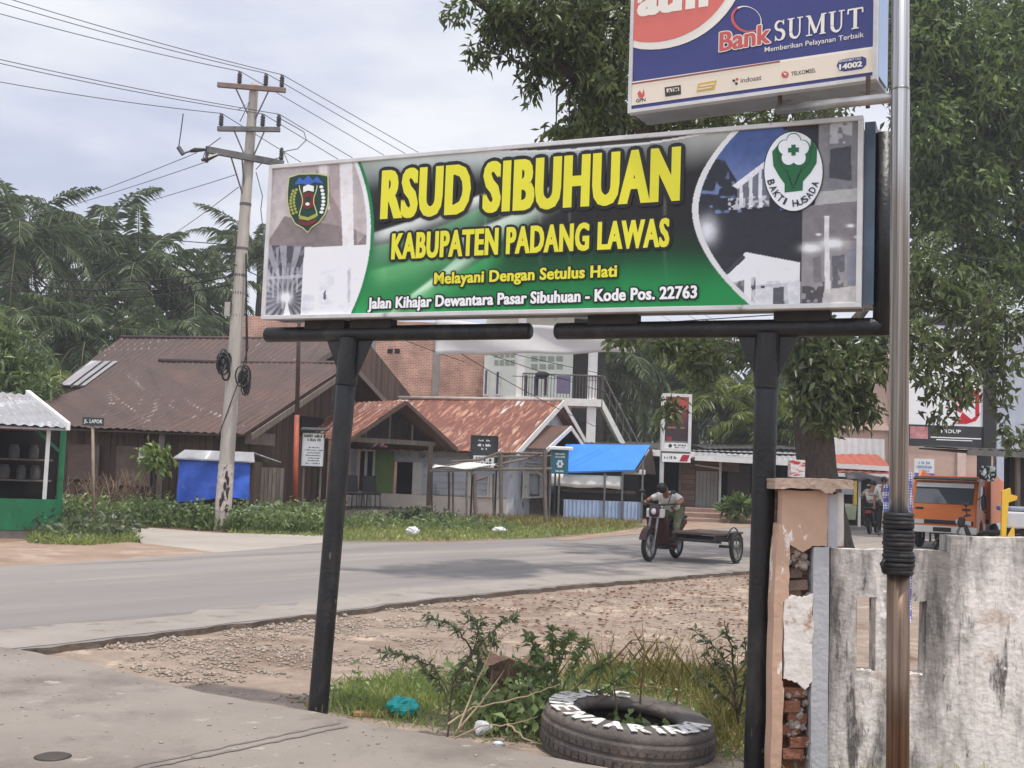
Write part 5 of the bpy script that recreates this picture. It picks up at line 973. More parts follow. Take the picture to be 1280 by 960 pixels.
c = G(604, 922); crumple('plastic_scrap', 'crumpled white plastic scrap in the grass left of the tyre', 'litter', c + V((0, .05, .04)), V((.06, .05, .045)), M('white_plastic', S(240, 240, 240), S(222, 222, 224), rough=.35, trans=.2), 9)
c = G(622, 934); crumple('plastic_scrap', 'tiny bluish white plastic scrap by the driveway edge next to the tyre', 'litter', c + V((0, .03, .012)), V((.028, .02, .016)), M('bluish_plastic', S(214, 222, 236), S(190, 200, 216), rough=.4), 4)
c = G(514, 672); crumple('plastic_scrap', 'white plastic bag lying on the far grass verge below the porch', 'litter', c + V((0, .3, .12)), V((.14, .1, .10)), MATS['white_plastic'], 5)
c = G(624, 668); crumple('plastic_scrap', 'flat white plastic on the far grass verge below the stick stall', 'litter', c + V((0, .3, .10)), V((.16, .1, .06)), MATS['white_plastic'], 6)
c = G(463, 896); mb = MB(); mb.box((c.x, c.y, .02), (.22, .07, .03), .1); tag(recentre(mb.build('broken_tile', M('orange_clay', S(190, 140, 104), S(160, 112, 84)), bevel=.006)), 'flat orange clay piece at the driveway edge by the teal bag', 'tile')
# stump
c = G(640, 892); mb = MB(); k = 26; vs = []
stp = T('tree_stump', 'short dark tree stump among the weeds behind the tyre', 'stump', (c.x, c.y + .25, 0)); c = V((c.x, c.y + .25, 0))
prof = [(.24, -.03), (.215, .06), (.20, .16), (.20, .26), (.205, .30)]
for r, z in prof:
    for j in range(k): a = j / k * 6.2832; rr = r * (1 + .10 * math.sin(5 * a) + .05 * math.sin(11 * a + z * 9)); vs.append(c + V((rr * 1.15 * math.cos(a), rr * math.sin(a), z + (.03 * math.sin(3 * a) + random.uniform(-.012, .02) if z > .28 else 0))))
mb.add(vs, [(i * k + j, i * k + (j + 1) % k, (i + 1) * k + (j + 1) % k, (i + 1) * k + j) for i in range(len(prof) - 1) for j in range(k)])
mb.build('trunk', M('stump_bark', S(104, 82, 68), S(62, 48, 42), rough=.95, scale=6, stretch=(4, 4, 1), bump=1, bscale=14), stp)
mb = MB(); mb.add([vs[-k + j] for j in range(k)] + [c + V((0, 0, .27))], [(j, (j + 1) % k, k) for j in range(k)]); mb.build('cut_face', M('cut_wood', S(112, 86, 72), S(74, 58, 50), rough=.9, scale=9, bump=.6), stp)
# ================================================================ utility pole and lines
conc = M('pole_concrete', S(190, 182, 172), S(160, 152, 142), rough=.9, scale=3, stretch=(3, 3, .5), bump=.3, spots=[(S(120, 112, 104), 2.5, .66, .05, (3, 3, .4))])
ins = M('dark_insulator', S(66, 60, 58), S(44, 40, 38), rough=.35); galv = M('galvanised_arm', S(128, 126, 124), S(96, 92, 90), rough=.6, metal=.3, scale=6); wirem = M('line_wire', S(96, 98, 104), S(84, 86, 92), rough=.5); cabm2 = M('black_cable', S(40, 39, 40), S(32, 31, 32), rough=.6)
UB = G(277, 664); UT = at(318, 104, UB.y)
def utility_pole(base, topp, label):
    r = T('utility_pole', label, 'utility pole', base, 'concrete utility poles along the road'); d = topp - base; Q = lambda t: base + d * t
    mb = MB(); mb.tube([Q(-.01), Q(.0), Q(.5), Q(.985), Q(1)], [.18, .178, .14, .10, .085], 18); mb.build('pole_shaft', conc, r, smooth=True)
    return r, Q
up, Q = utility_pole(UB, UT, 'tall grey concrete utility pole with three crossarms and paper scraps at its foot')
pst = M('torn_paper', S(216, 206, 198), S(170, 156, 146), rough=.9, scale=14, spots=[(S(70, 60, 58), 9, .6, .03, (1, 1, .5)), (S(190, 120, 110), 7, .66, .04)])
mb = MB(); mb.tube([Q(.045), Q(.145)], [.182, .172], 18, cap=False); mb.build('torn_posters', pst, up, smooth=True)
mb = MB()
for i in range(7): z = .05 + i * .012; a = -1.6 + random.uniform(-.7, .7); c = Q(z) + V((.184 * math.cos(a), .184 * math.sin(a), 0)); mb.ball(c, (.035, .012, .09), 8, 5, .2, i)
mb.build('torn_patch', M('dark_torn', S(60, 52, 50), S(44, 38, 36)), up)
def insul(p, parent, s=1.0, up_=(0, 0, 1)):
    pr = [(.02, 0), (.03, .02)] + [x for k in range(4) for x in ((.075, .06 + k * .07), (.045, .095 + k * .07))] + [(.05, .36), (.02, .38)]
    mb = MB(); mb.lathe([(r * s, z * s) for r, z in pr], p, up_, 12); return mb.build('insulator', ins, parent, smooth=True)
Yp = UB.y - .14; tips = {}
for nm, (l, r_), sites, col in (('top', ((272, 106), (357, 113)), ((299, 107), (332, 108), (352, 110)), galv), ('mid', ((272, 161), (350, 162)), ((276, 160), (328, 160), (348, 160)), ins)):
    a, b = at(*l, Yp), at(*r_, Yp); mb = MB(); mb.beam(a, b, .09, .1); arm = mb.build('crossarm', M('rusty_arm', S(150, 128, 116), S(110, 92, 82), scale=5) if nm == 'top' else galv, up)
    for i, s in enumerate(sites): p = at(*s, Yp); p.z = a.lerp(b, (p.x - a.x) / (b.x - a.x)).z + .05; insul(p, arm, .8); tips[nm, i] = p + V((0, 0, .3))
    mb = MB(); c = a.lerp(b, .27); mb.tube([c - V((0, 0, .05)), Q((c.z - .75 - UB.z) / (UT.z - UB.z))], .018, 6); mb.build('brace', galv, up); mb = MB(); c = a.lerp(b, .75); mb.tube([c - V((0, 0, .05)), Q((c.z - .85 - UB.z) / (UT.z - UB.z))], .018, 6); mb.build('brace', galv, up)
a, b = at(258, 187, Yp - .6), at(354, 205, Yp + .5); mb = MB(); mb.beam(a, b, .1, .14); arm = mb.build('crossarm', galv, up)
insul(b + V((-.05, 0, .07)), arm, .8); tips['low', 0] = b + V((-.05, 0, .38))
for k in (.3, .45): mb = MB(); c = a.lerp(b, k); mb.tube([c, Q((c.z - 1.0 - UB.z) / (UT.z - UB.z))], .02, 6); mb.build('brace', galv, up)
mb = MB(); mb.tube([a, a + V((-.25, 0, -.02)), a + V((-.35, 0, -.05))], [.03, .055, .03], 8); mb.tube([a + V((-.35, 0, -.05)), at(228, 192, 23)], .02, 6); mb.build('dead_end', ins, up); mb = MB(); mb.tube([a + V((.25, 0, -.1)), a + V((.08, -.1, -.22)), a + V((-.05, -.15, -.28))], [.03, .055, .03], 8); mb.build('dead_end', ins, up)
c = a + V((.02, 0, .07)); mb = MB(); mb.tube([c, c + V((0, 0, -.35))], .04, 8); mb.build('fuse_holder', ins, up)
mb = MB()                                                                          # bundled service cables
for i in range(20):
    a0 = at(*((279, 455) if i % 2 else (304, 474)), Yp - .12); cx = a0 + V((random.uniform(-.07, .09), random.uniform(-.08, .05), random.uniform(-.16, .16))); r_ = random.uniform(.09, .2); mb.tube([cx + V((r_ * .5 * math.cos(t), .05 * math.sin(2 * t + i), r_ * 1.25 * math.sin(t))) for t in np.linspace(0, 6.28, 13)], random.uniform(.014, .026), 5)
p0 = Q(.52); mb.tube([p0 + V((.2, -.15, 0)), p0 + V((.3, -.15, -1.2)), p0 + V((.12, -.18, -2.0)), p0 + V((-.25, -.18, -3.2))], .012, 5); mb.tube([p0 + V((.14, -.14, .9)), p0 + V((.22, -.15, -.4)), p0 + V((.28, -.15, -1.5))], .02, 5); mb.build('cable_coil', cabm2, up)
for z in (.34, .43, .47, .52, .56, .62, .72): mb = MB(); mb.tube([Q(z) , Q(z + .006)], [.165 - .05 * z, .165 - .05 * z], 14); mb.build('strap', M('steel_strap', S(110, 106, 102), S(84, 80, 76)), up)
mb = MB(); c = Q(.475); mb.box(c + V((-.2, -.12, .1)), (.12, .1, .32), .2); mb.build('junction_box', M('pale_box', S(176, 170, 162), S(150, 146, 140)), up, bevel=.01)
# line wires: spans to the neighbouring poles, along the road
DR = V((.63, .777, 0)); NP = UB + DR * 48
up2, Q2 = utility_pole(V((NP.x, NP.y, 0)), V((NP.x, NP.y, UT.z)), 'far concrete utility pole down the road behind the big tree'); mb = MB(); mb.beam(V((NP.x - 1, NP.y, UT.z - .1)), V((NP.x + 1, NP.y, UT.z - .1)), .09, .1); mb.build('crossarm', galv, up2)
def span(label, a, b, sag=.4, r=.009, group='overhead line wires', name='line_wire', mat=None):
    a, b = V(a), V(b); k = 24; mb = MB(); mb.tube([a.lerp(b, i / k) - V((0, 0, 4 * sag * (i / k) * (1 - i / k))) for i in range(k + 1)], r, 5, cap=False)
    o = mb.build(name, mat or wirem); tag(o, label, 'wire', group); return recentre(o)
ends_l = {('top', 0): (-40, 6), ('top', 1): (-40, -9), ('top', 2): (-25, -13), ('mid', 0): (-40, 95), ('mid', 1): (-40, 70), ('mid', 2): (-40, 65)}
hits = {('top', 0): (487, 197), ('top', 1): (512, 194), ('top', 2): (529, 193), ('mid', 0): (379, 204), ('mid', 1): (427, 201), ('mid', 2): (446, 200), ('low', 0): (400, 300)}
pos = ['first', 'second', 'third']
lev = {'top': 'top', 'mid': 'middle', 'low': 'lowest'}
for kx_, tip in tips.items():
    nm, i = kx_
    if kx_ in ends_l:
        # to the left the line runs towards the camera: same height, nearer
        px, py = ends_l[kx_]; r = ray(px, py); q = CAM + r * ((tip.z + .25 - CZ) / r.z)
        span(f'wire from the {pos[i]} insulator of the {lev[nm]} crossarm towards the left edge', tip, q, .06)
    px, py = hits[kx_]; r = ray(px, py); q = CAM + r * ((tip.z - .25 - CZ) / r.z); e_ = tip + (q - tip) * 1.0; dd = (q - tip).normalized()
    far_ = tip + V((dd.x, dd.y, 0)).normalized() * 46; tz = tip.z + dd.z / math.hypot(dd.x, dd.y) * 46
    span(f'wire from the {pos[i]} insulator of the {lev[nm]} crossarm towards the tree on the right', tip, (far_.x, far_.y, tz), .05)
for i, ((x0, y0), (x1, y1), dep, lb) in enumerate((((246, 191), (-120, 308), 48, 'upper'), ((256, 203), (-120, 300), 48, 'second'), ((296, 218), (-60, 300), 50, 'third'), ((298, 234), (120, 342), 55, 'steepest'))):
    span(f'{lb} wire running from the lowest crossarm down to the palms on the left', at(x0, y0, Yp), at(x1, y1, dep), .3)
mb = MB(); a = at(229, 142, 22.6); mb.tube([a, at(226, 165, 22.8), at(223, 186, 23.0)], .012, 5); mb.tube([at(223, 184, 23), at(229, 193, 23)], .05, 8); mb.build('jumper_wire', wirem, up)
for ps in (((276, 172), (258, 185), (253, 200)), ((297, 138), (312, 128), (300, 152)), ((352, 190), (372, 186), (383, 175), (380, 165), (368, 158), (350, 148)), ((320, 212), (326, 205), (340, 200), (352, 196)), ((320, 215), (328, 245), (326, 262), (330, 300))):
    P_ = [at(x, y, Yp - .1) for x, y in ps]; mb = MB(); mb.tube(P_, .011, 5); mb.build('jumper_wire', wirem, up)
for i, (ps, dep, lb) in enumerate((([(-60, 318), (290, 336)], (30, 24.3), 'black cable sagging in front of the palms, highest of the bundle'), ([(-60, 330), (290, 345)], (30, 24.3), 'black cable sagging in front of the palms, second of the bundle'), ([(-60, 336), (288, 356)], (30, 24.3), 'black cable sagging in front of the palms, lowest of the bundle'), ([(0, 270), (290, 306)], (40, 24.4), 'thin wire crossing the sky just above the palms'),
        ([(292, 330), (580, 452)], (24.3, 36), 'service cable descending behind the hospital sign to the brick wall'), ([(560, 432), (760, 540)], (30, 40), 'steep service cable in front of the white house'), ([(570, 428), (900, 530)], (31, 42), 'long service cable crossing the white balcony'), ([(590, 430), (960, 505)], (32, 44), 'upper service cable crossing the palms beside the stair'), ([(640, 470), (1000, 478)], (36, 50), 'nearly level cable crossing the right palms'), ([(1108, 296), (1330, 330)], (18, 21), 'black cable sagging through the crown right of the steel pole'))):
    span(lb, at(*ps[0], dep[0]), at(*ps[1], dep[1]), .5 if i < 3 else .12, .016 if i < 3 else .011, 'service cables', 'service_cable', cabm2)
# ================================================================ small signs and stalls across the road
orp = M('orange_pole', S(186, 92, 62), S(150, 72, 50), rough=.6, scale=4, spots=[(S(110, 80, 66), 3, .64, .05)])
c = at(368, 655, 27.6); c.z = 0; tpp = at(373.5, 420, 27.6); dv = (tpp - c).normalized(); L2 = (tpp - c).length
op = T('orange_pole', 'slim steel pole painted orange below and brown above beside the wooden house', 'pole', c)
mb = MB(); mb.tube([c - dv * .05, c + dv * (L2 * .58)], [.065, .06], 12); mb.build('painted_base', orp, op, smooth=True); mb = MB(); mb.tube([c + dv * (L2 * .57), c + dv * (L2 + 1.2)], [.055, .045], 12); mb.build('upper_pipe', M('brown_pipe', S(92, 70, 62), S(66, 52, 48)), op, smooth=True)
# notice board
nb_ = at(391, 652, 26.4); nb_.z = 0; a, b = at(376.5, 582, 26.4), at(406, 542, 26.4); nb = T('notice_board', 'white notice board with black print and a little roof near the orange pole', 'notice board', nb_)
mb = MB(); mb.pp((a.x, 26.4, a.z), V((b.x - a.x, 0, 0)), V((0, .05, 0)), V((0, 0, b.z - a.z))); mb.build('board', M('white_board', S(236, 236, 234), S(222, 222, 220)), nb)
mb = MB()
for y, w_, k in ((b.z - .1, .48, 16), (b.z - .19, .32, 11)): dashes(mb, V((a.x + .28 - w_ / 2, 26.396, y)), V((1, 0, 0)), w_, .065, k)
for k in range(7): w_ = random.uniform(.25, .44); dashes(mb, V((a.x + .28 - w_ / 2, 26.396, a.z + .05 + k * .062)), V((1, 0, 0)), w_, .026, 22)
mb.build('lettering', bpr, nb)
mb = MB(); bars(mb, V((0, 26.39, 0)), V((1, 0, 0)), V((0, -1, 0)), a.x - .02, b.x + .02, a.z - .02, b.z + .02, .02, .04); mb.build('frame', blk, nb); mb = MB(); mb.pp((a.x - .04, 26.25, b.z + .05), V((b.x - a.x + .08, 0, 0)), V((0, .3, .06)), V((0, 0, .03))); mb.build('roof', blk, nb)
for x in (a.x + .06, b.x - .06): mb = MB(); mb.tube([(x, 26.46, -.05), (x, 26.46, b.z)], .025, 6); mb.build('leg', gwood, nb)
# street name sign
c = G(117, 664); ns_ = T('street_name_sign', 'thin street name sign on a rusty post left of the utility pole', 'street sign', c); tpx = at(116, 531, c.y); mb = MB(); mb.tube([c - V((0, 0, .05)), tpx], [.035, .03], 10); mb.build('post', M('pale_rusty_post', S(158, 142, 122), S(124, 104, 88), scale=5), ns_, smooth=True)
a = at(104, 529, c.y); b = at(131, 521, c.y); mb = MB(); mb.pp((a.x, c.y - .04, tpx.z - .02), V((b.x - a.x, 0, 0)), V((0, .02, 0)), V((0, 0, .17))); mb.build('plate', M('dark_green_plate', S(72, 78, 76), S(56, 62, 60)), ns_)
mb = MB(); write(mb, 'JL. LAPOR', V((a.x + .03, c.y - .04, tpx.z + .01)), V((1, 0, 0)), V((0, 0, 1)), b.x - a.x - .06, .1, .02, V((0, -.004, 0))); mb.build('lettering', wpr, ns_)
# blue covered stall by the wooden house
sy = 26.0; fx = lambda px, y=600, Y=sy: at(px, y, Y)
bst = T('tarp_stall', 'small wooden stall wrapped in a royal blue tarpaulin under a grey sheet roof', 'stall', (fx(265).x, sy + .4, 0))
x0_, x1_ = fx(222).x, fx(312).x; zt = fx(222, 574).z; z1_ = fx(222, 623).z; btp = M('blue_tarp', S(58, 102, 204), S(42, 78, 170), rough=.5, scale=3, bump=.9, bscale=7, spots=[(S(110, 136, 196), 3, .66, .05)])
mb = MB(); vs = []; k, r_ = 40, 10
for j in range(r_ + 1):
    for i in range(k + 1): s = i / k; t_ = j / r_; vs.append(V((x0_ + (x1_ - x0_) * s + .05 * t_, sy - .03 * math.sin(9 * s) - .10 * t_ + .035 * math.sin(5 * t_ + 14 * s) - .03 * abs(math.sin(11 * s + 2 * t_)), zt + (z1_ - zt) * t_ - .07 * math.sin(5 * s + 1) * t_)))
mb.add(vs + [v + V((0, .02, 0)) for v in vs], [(j * (k + 1) + i, (j + 1) * (k + 1) + i, (j + 1) * (k + 1) + i + 1, j * (k + 1) + i + 1) for j in range(r_) for i in range(k)]); mb.build('tarpaulin', btp, bst, smooth=True)
mb = MB(); mb.pp((x0_ + .05, sy + .06, z1_ - .1), V((x1_ - x0_ + .05, 0, 0)), V((0, .9, 0)), V((0, 0, zt - z1_ + .1))); mb.build('box', dwood, bst)
mb = MB(); mb.prism([V((x0_ - .1, sy - .12, zt + .0)), V((x1_ + .12, sy - .12, zt - .02)), V((x1_ - .05, sy + .5, zt + .2)), V((x0_ - .02, sy + .5, zt + .2))], V((0, 0, .03))); mb.prism([V((x1_ + .5, sy + 1.0, zt - .0)), V((x0_, sy + 1.1, zt - .02)), V((x0_ - .02, sy + .505, zt + .2)), V((x1_ - .05, sy + .505, zt + .2))], V((0, 0, .03))); mb.build('roof', greysh, bst)
mb = MB(); mb.pp((x1_ - .2, sy - .05, -.03), V((.62, 0, 0)), V((0, .6, 0)), V((0, 0, .52))); mb.build('cement_block', M('blue_grey_cement', S(140, 146, 150), S(112, 116, 120)), bst)
for x in (x0_ + .12, x1_ - .25): mb = MB(); mb.beam((x, sy + .1, -.05), (x, sy + .1, z1_), .07, .07); mb.build('leg', gwood, bst); mb = MB(); mb.beam((x, sy + .85, -.05), (x, sy + .85, z1_), .07, .07); mb.build('leg', gwood, bst)
mb = MB(); planks(mb, V((x1_ + .1, sy + .7, 0)), (1, 0, 0), .55, .0, zt - .12, .1); mb.build('plank_side', gwood, bst)
# green kiosk at the left edge
ky = 20.6; kx = at(76, 670, ky).x; kz = at(76, 531, ky).z; kio = T('green_kiosk', 'green painted street kiosk with a pale corrugated roof at the left edge', 'kiosk', (kx, ky, 0))
grn = M('green_paint', S(32, 116, 74), S(24, 90, 58), rough=.5, scale=3, spots=[(S(20, 66, 52), 2, .62, .05)])
zc_ = at(40, 604, ky).z if False else at(60, 624, ky).z
mb = MB(); mb.pp((kx - 4, ky, .16), V((3.97, 0, 0)), V((0, .04, 0)), V((0, 0, zc_ - .16))); mb.build('counter', grn, kio); mb = MB(); mb.pp((kx - .04, ky + .045, .16), V((.04, 0, 0)), V((0, 2.0, 0)), V((0, 0, zc_ - .16))); mb.build('side_panel', grn, kio)
mb = MB(); mb.pp((kx - 4, ky + .03, -.02), V((3.96, 0, 0)), V((0, 2, 0)), V((0, 0, .17))); mb.build('base', MATS['old_cement'], kio)
for x, m_ in ((kx - .05, grn), (kx - .32, wpaint), (kx - 1.5, grn)): mb = MB(); mb.beam((x, ky + .1, .1), (x, ky + .1, kz + .05), .07, .07); mb.build('post', m_, kio)
for x in (kx - .05,): mb = MB(); mb.beam((x, ky + 1.9, .1), (x, ky + 1.9, kz + .05), .07, .07); mb.build('post', grn, kio); mb = MB(); mb.beam((x - .6, ky + .12, kz + .0), (x, ky + .12, kz - .55), .05, .05); mb.build('brace', grn, kio)
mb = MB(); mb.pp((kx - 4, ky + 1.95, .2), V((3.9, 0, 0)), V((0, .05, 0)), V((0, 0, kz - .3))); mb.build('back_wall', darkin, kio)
for z in (1.0, 1.4): mb = MB(); mb.pp((kx - 1.4, ky + 1.5, z), V((1.2, 0, 0)), V((0, .3, 0)), V((0, 0, .03))); mb.build('shelf', gwood, kio)
goods = M('jar_goods', S(96, 92, 88), S(62, 58, 56), scale=5)
kroof = slope('roof', (kx - 4.2, ky - .25, kz - .03), (kx - .02, ky - .25, kz - .03), (kx - .75, ky + 2.4, kz + .62), (kx - 4.2, ky + 2.4, kz + .62), greysh, kio, pitch=.18)
mb = MB(); mb.prism([V((kx - .03, ky - .3, kz - .1)), V((kx + .03, ky - .3, kz - .1)), V((kx - .70, ky + 2.45, kz + .58)), V((kx - .78, ky + 2.45, kz + .58))], V((0, 0, .14))); mb.build('barge_board', wpaint, kio)
kio.rotation_euler = (0, 0, .40); KR = lambda dx, dy, z: (kx + dx * math.cos(.4) - dy * math.sin(.4), ky + dx * math.sin(.4) + dy * math.cos(.4), z)
for i, (dx, z, r_) in enumerate(((-.5, 1.03, .1), (-.75, 1.03, .09), (-1.05, 1.03, .11), (-.55, 1.43, .09), (-.9, 1.43, .1))):
    mb = MB(); mb.lathe([(r_ * .9, 0), (r_, .03), (r_, .2), (r_ * .7, .24), (r_ * .72, .28)], KR(dx, 1.62, z), n=12); tag(recentre(mb.build('jar', goods, smooth=True)), 'dull jar on the dark shelves inside the green kiosk', 'jar', 'jars on the kiosk shelves')
# stick frame stall
sk = M('bare_stick', S(132, 120, 110), S(92, 82, 74), rough=.9, scale=6, stretch=(3, 3, 1)); Y0, Y1 = 32.4, 33.9
stk = T('stick_stall', 'rickety empty stall frame of bare sticks before the pale blue house', 'stall', (at(615, 640, 33).x, 33, 0))
def stick(pts, r=.04, name='stick'): mb = MB(); mb.tube([at(x, y, Y) for x, y, Y in pts], [r * random.uniform(.85, 1.1) for _ in pts], 7); return mb.build(name, sk, stk)
def post(px0, px1, ytop, Y, r=.045): b = at(px0, 640, Y); b.z = -.05; t_ = at(px1, ytop, Y); m_ = b.lerp(t_, .5) + V((random.uniform(-.03, .03), 0, 0)); mb = MB(); mb.tube([b, m_, t_], r, 7); mb.build('post', sk, stk)
for a in ((584, 584, 588, Y0, .03), (596, 594, 592, Y0, .06), (627, 626, 566, Y0, .06), (618, 617, 592, Y1, .03), (561, 561, 590, Y1, .035), (567, 566, 590, Y0 + .3, .03), (683, 681, 562, Y0, .06), (541, 540, 588, Y1, .03)): post(*a)
for pts in (((538, 589, Y0), (600, 587, Y0), (690, 586, Y0)), ((545, 585, Y1), (610, 571, Y1), (690, 570, Y1)), ((564, 577, Y0), (600, 575, Y0), (626, 565, Y0)), ((620, 581, Y0), (660, 573, Y1), (683, 565, Y0)), ((626, 566, Y0), (683, 567, Y0)), ((588, 588, Y0), (596, 602, Y0)), ((668, 587, Y0), (682, 600, Y0)), ((610, 596, Y0), (596, 600, Y0))): stick(pts, .035)
mb = MB(); P_ = [at(540, 583, Y0 - .05), at(624, 581, Y0 - .05), at(620, 576, Y1), at(545, 579, Y1)]
vs = []
for j in range(5):
    for i in range(15): s, t_ = i / 14, j / 4; vs.append(P_[0].lerp(P_[1], s).lerp(P_[3].lerp(P_[2], s), t_) + V((0, 0, .05 * math.sin(9 * s + 3 * t_) - .05)))
mb.add(vs, [(j * 15 + i, j * 15 + i + 1, (j + 1) * 15 + i + 1, (j + 1) * 15 + i) for j in range(4) for i in range(14)]); o = mb.build('torn_sheet', M('torn_white_sheet', S(230, 228, 224), S(204, 200, 196), rough=.7), stk, smooth=True); sm = o.modifiers.new('t', 'SOLIDIFY'); sm.thickness = .01
def panel_sign(name, label, cat, box, Y, dark, legs, rows, lit=None, low=None):
    a, b = at(box[0], box[3], Y), at(box[2], box[1], Y); r = T(name, label, cat, ((a.x + b.x) / 2, Y, 0)); w_, h_ = b.x - a.x, b.z - a.z
    mb = MB(); mb.pp((a.x, Y, a.z), V((w_, 0, 0)), V((0, .06, 0)), V((0, 0, h_))); mb.build('panel', dark, r)
    if low: mb = MB(); mb.pp((a.x + w_ * .1, Y - .006, a.z + .0), V((w_ * .8, 0, 0)), V((0, .004, 0)), V((0, 0, h_ * low))); mb.build('lower_panel', M('white_board', S(236, 236, 234)), r)
    mb = MB()
    for s, zf_, ww, hh in rows:
        O_ = V((a.x + w_ * (.5 - ww / 2), Y - .008, a.z + h_ * zf_))
        if isinstance(s, int): dashes(mb, O_, V((1, 0, 0)), w_ * ww, h_ * hh, s)
        else: write(mb, s, O_, V((1, 0, 0)), V((0, 0, 1)), w_ * ww, h_ * hh, .01, V((0, -.002, 0)))
    mb.build('lettering', lit or wpr, r)
    for px in legs: x = at(px, 600, Y).x; mb = MB(); mb.tube([(x, Y + .09, -.05), (x, Y + .09, b.z - .02)], .03, 7); mb.build('leg', blk, r)
    return r, a, b
dkb = M('charcoal_board', S(60, 62, 62), S(46, 48, 48), rough=.5)
r, a, b = panel_sign('menu_board', 'charcoal signboard with white lettering above a pale panel behind the stick stall', 'signboard', (588, 546, 622, 584), 34.4, dkb, (590, 620), ((9, .84, .45, .05), (10, .68, .5, .08), (5, .57, .22, .06)), low=.38)
mb = MB(); bars(mb, V((0, 34.4, 0)), V((1, 0, 0)), V((0, -1, 0)), a.x - .02, b.x + .02, a.z - .02, b.z + .02, .025, .05); mb.build('frame', blk, r)
mb = MB()
for k in range(2): dashes(mb, V((a.x + .15, 34.385, a.z + .04 + k * .16)), V((1, 0, 0)), (b.x - a.x) - .3, .12, 6)
mb.build('lettering', dkb, r)
teal_b = M('teal_banner', S(58, 132, 152), S(44, 108, 128), rough=.5)
r, a, b = panel_sign('hanging_sign', 'small teal sign with white flower mark under a white cover', 'sign', (689, 563, 711, 592), 35.2, teal_b, (694,), ((7, .8, .6, .07), (9, .68, .6, .07), (6, .08, .5, .07)))
mb = MB(); c = V(((a.x + b.x) / 2, 35.19, a.z + (b.z - a.z) * .42))
for k in range(6): t_ = k * 1.047; p = c + V((.07 * math.cos(t_), 0, .09 * math.sin(t_))); mb.lathe([(.045, 0), (.045, -.004)], p, (0, 1, 0), 8)
mb.build('flower_mark', wpr, r); mb = MB(); mb.pp((a.x - .12, 35.0, b.z), V((b.x - a.x + .25, 0, 0)), V((0, .5, .02)), V((0, 0, .1))); mb.build('cover', M('white_board', S(236, 236, 234)), r, bevel=.02)
# blue awning stall
ay = 36.0; bw = T('awning_stall', 'food stall with a bright blue awning, white curtain and ribbed pale blue front', 'stall', (at(750, 650, ay).x, ay + .8, 0))
zf0 = at(750, 650, ay).z; P1, P2, P3, P4 = at(705, 591.5, ay - .1), at(793, 589, ay - .1), at(813, 558, ay + 1.6), at(707, 557, ay + 1.6)
mb = MB(); mb.prism([P1, P2, P3, P4], V((0, 0, .05))); mb.build('awning', M('bright_blue_awning', S(54, 134, 226), S(44, 118, 206), rough=.4, scale=2), bw)
mb = MB(); mb.prism([P2 + V((.02, 0, -.03)), P3 + V((.02, 0, -.03)), V((P3.x + .4, P3.y + 1.6, P2.z - .1))], V((.03, 0, 0))); mb.build('awning_end', M('dim_boards', S(92, 80, 72)), bw)
vs = []; a, b = at(687, 592, ay - .02), at(777, 611, ay - .02)
mb = MB()
for j in range(4):
    for i in range(25): s, t_ = i / 24, j / 3; vs.append(V((a.x + (b.x - a.x) * s, ay - .02 + .03 * math.sin(30 * s) * t_ - .05 * t_, a.z + (b.z - a.z) * t_ + .02 * math.sin(11 * s) * t_)))
mb.add(vs, [(j * 25 + i, (j + 1) * 25 + i, (j + 1) * 25 + i + 1, j * 25 + i + 1) for j in range(3) for i in range(24)]); o = mb.build('curtain', M('white_tarp', S(232, 230, 226), S(214, 212, 208), rough=.6, scale=3), bw, smooth=True); sm = o.modifiers.new('t', 'SOLIDIFY'); sm.thickness = .012
a, b = at(704, 650, ay), at(803, 628, ay - .2); mb = MB(); k = 40; vs = []
for j in range(2):
    for i in range(k * 4 + 1): s = i / (k * 4); vs.append(V((a.x + (b.x - a.x) * s, ay + .025 * math.copysign(1, math.sin(6.2832 * s * k / 2)), (.06 if j == 0 else b.z))))
m_ = k * 4 + 1; mb.add(vs, [(i, i + 1, m_ + i + 1, m_ + i) for i in range(k * 4)]); mb.pp((a.x, ay + .04, .05), V((b.x - a.x, 0, 0)), V((0, .02, 0)), V((0, 0, b.z - .05))); mb.build('ribbed_front', M('pale_blue_sheet', S(186, 204, 230), S(164, 182, 208), rough=.5, scale=3), bw)
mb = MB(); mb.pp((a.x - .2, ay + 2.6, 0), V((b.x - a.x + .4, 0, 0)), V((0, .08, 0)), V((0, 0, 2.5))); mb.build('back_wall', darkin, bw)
mb = MB(); mb.pp((a.x, ay + .1, b.z - .06), V((b.x - a.x, 0, 0)), V((0, .6, 0)), V((0, 0, .05))); mb.build('counter', gwood, bw)
for px, t_ in ((699, 592), (756, 592), (778, 590), (803, 575), (688, 563)): x = at(px, 600, ay - .06).x; mb = MB(); mb.beam((x, ay - .1, -.04), (x, ay - .1, at(px, t_, ay).z), .06, .06); mb.build('post', galv, bw)
for px, z in ((730, .9), (760, .95)): mb = MB(); mb.beam((at(705, 600, ay).x, ay + 1.2, z), (at(800, 600, ay).x, ay + 1.2, z + .02), .05, .05); mb.build('rail', gwood, bw)
c = at(793, 590, ay + .2); mb = MB(); mb.box((c.x, ay + .5, c.z), (.75, .3, .16)); tag(recentre(mb.build('white_box', MATS['white_tarp'], bevel=.02)), 'white polystyrene box under the end of the blue awning', 'box')
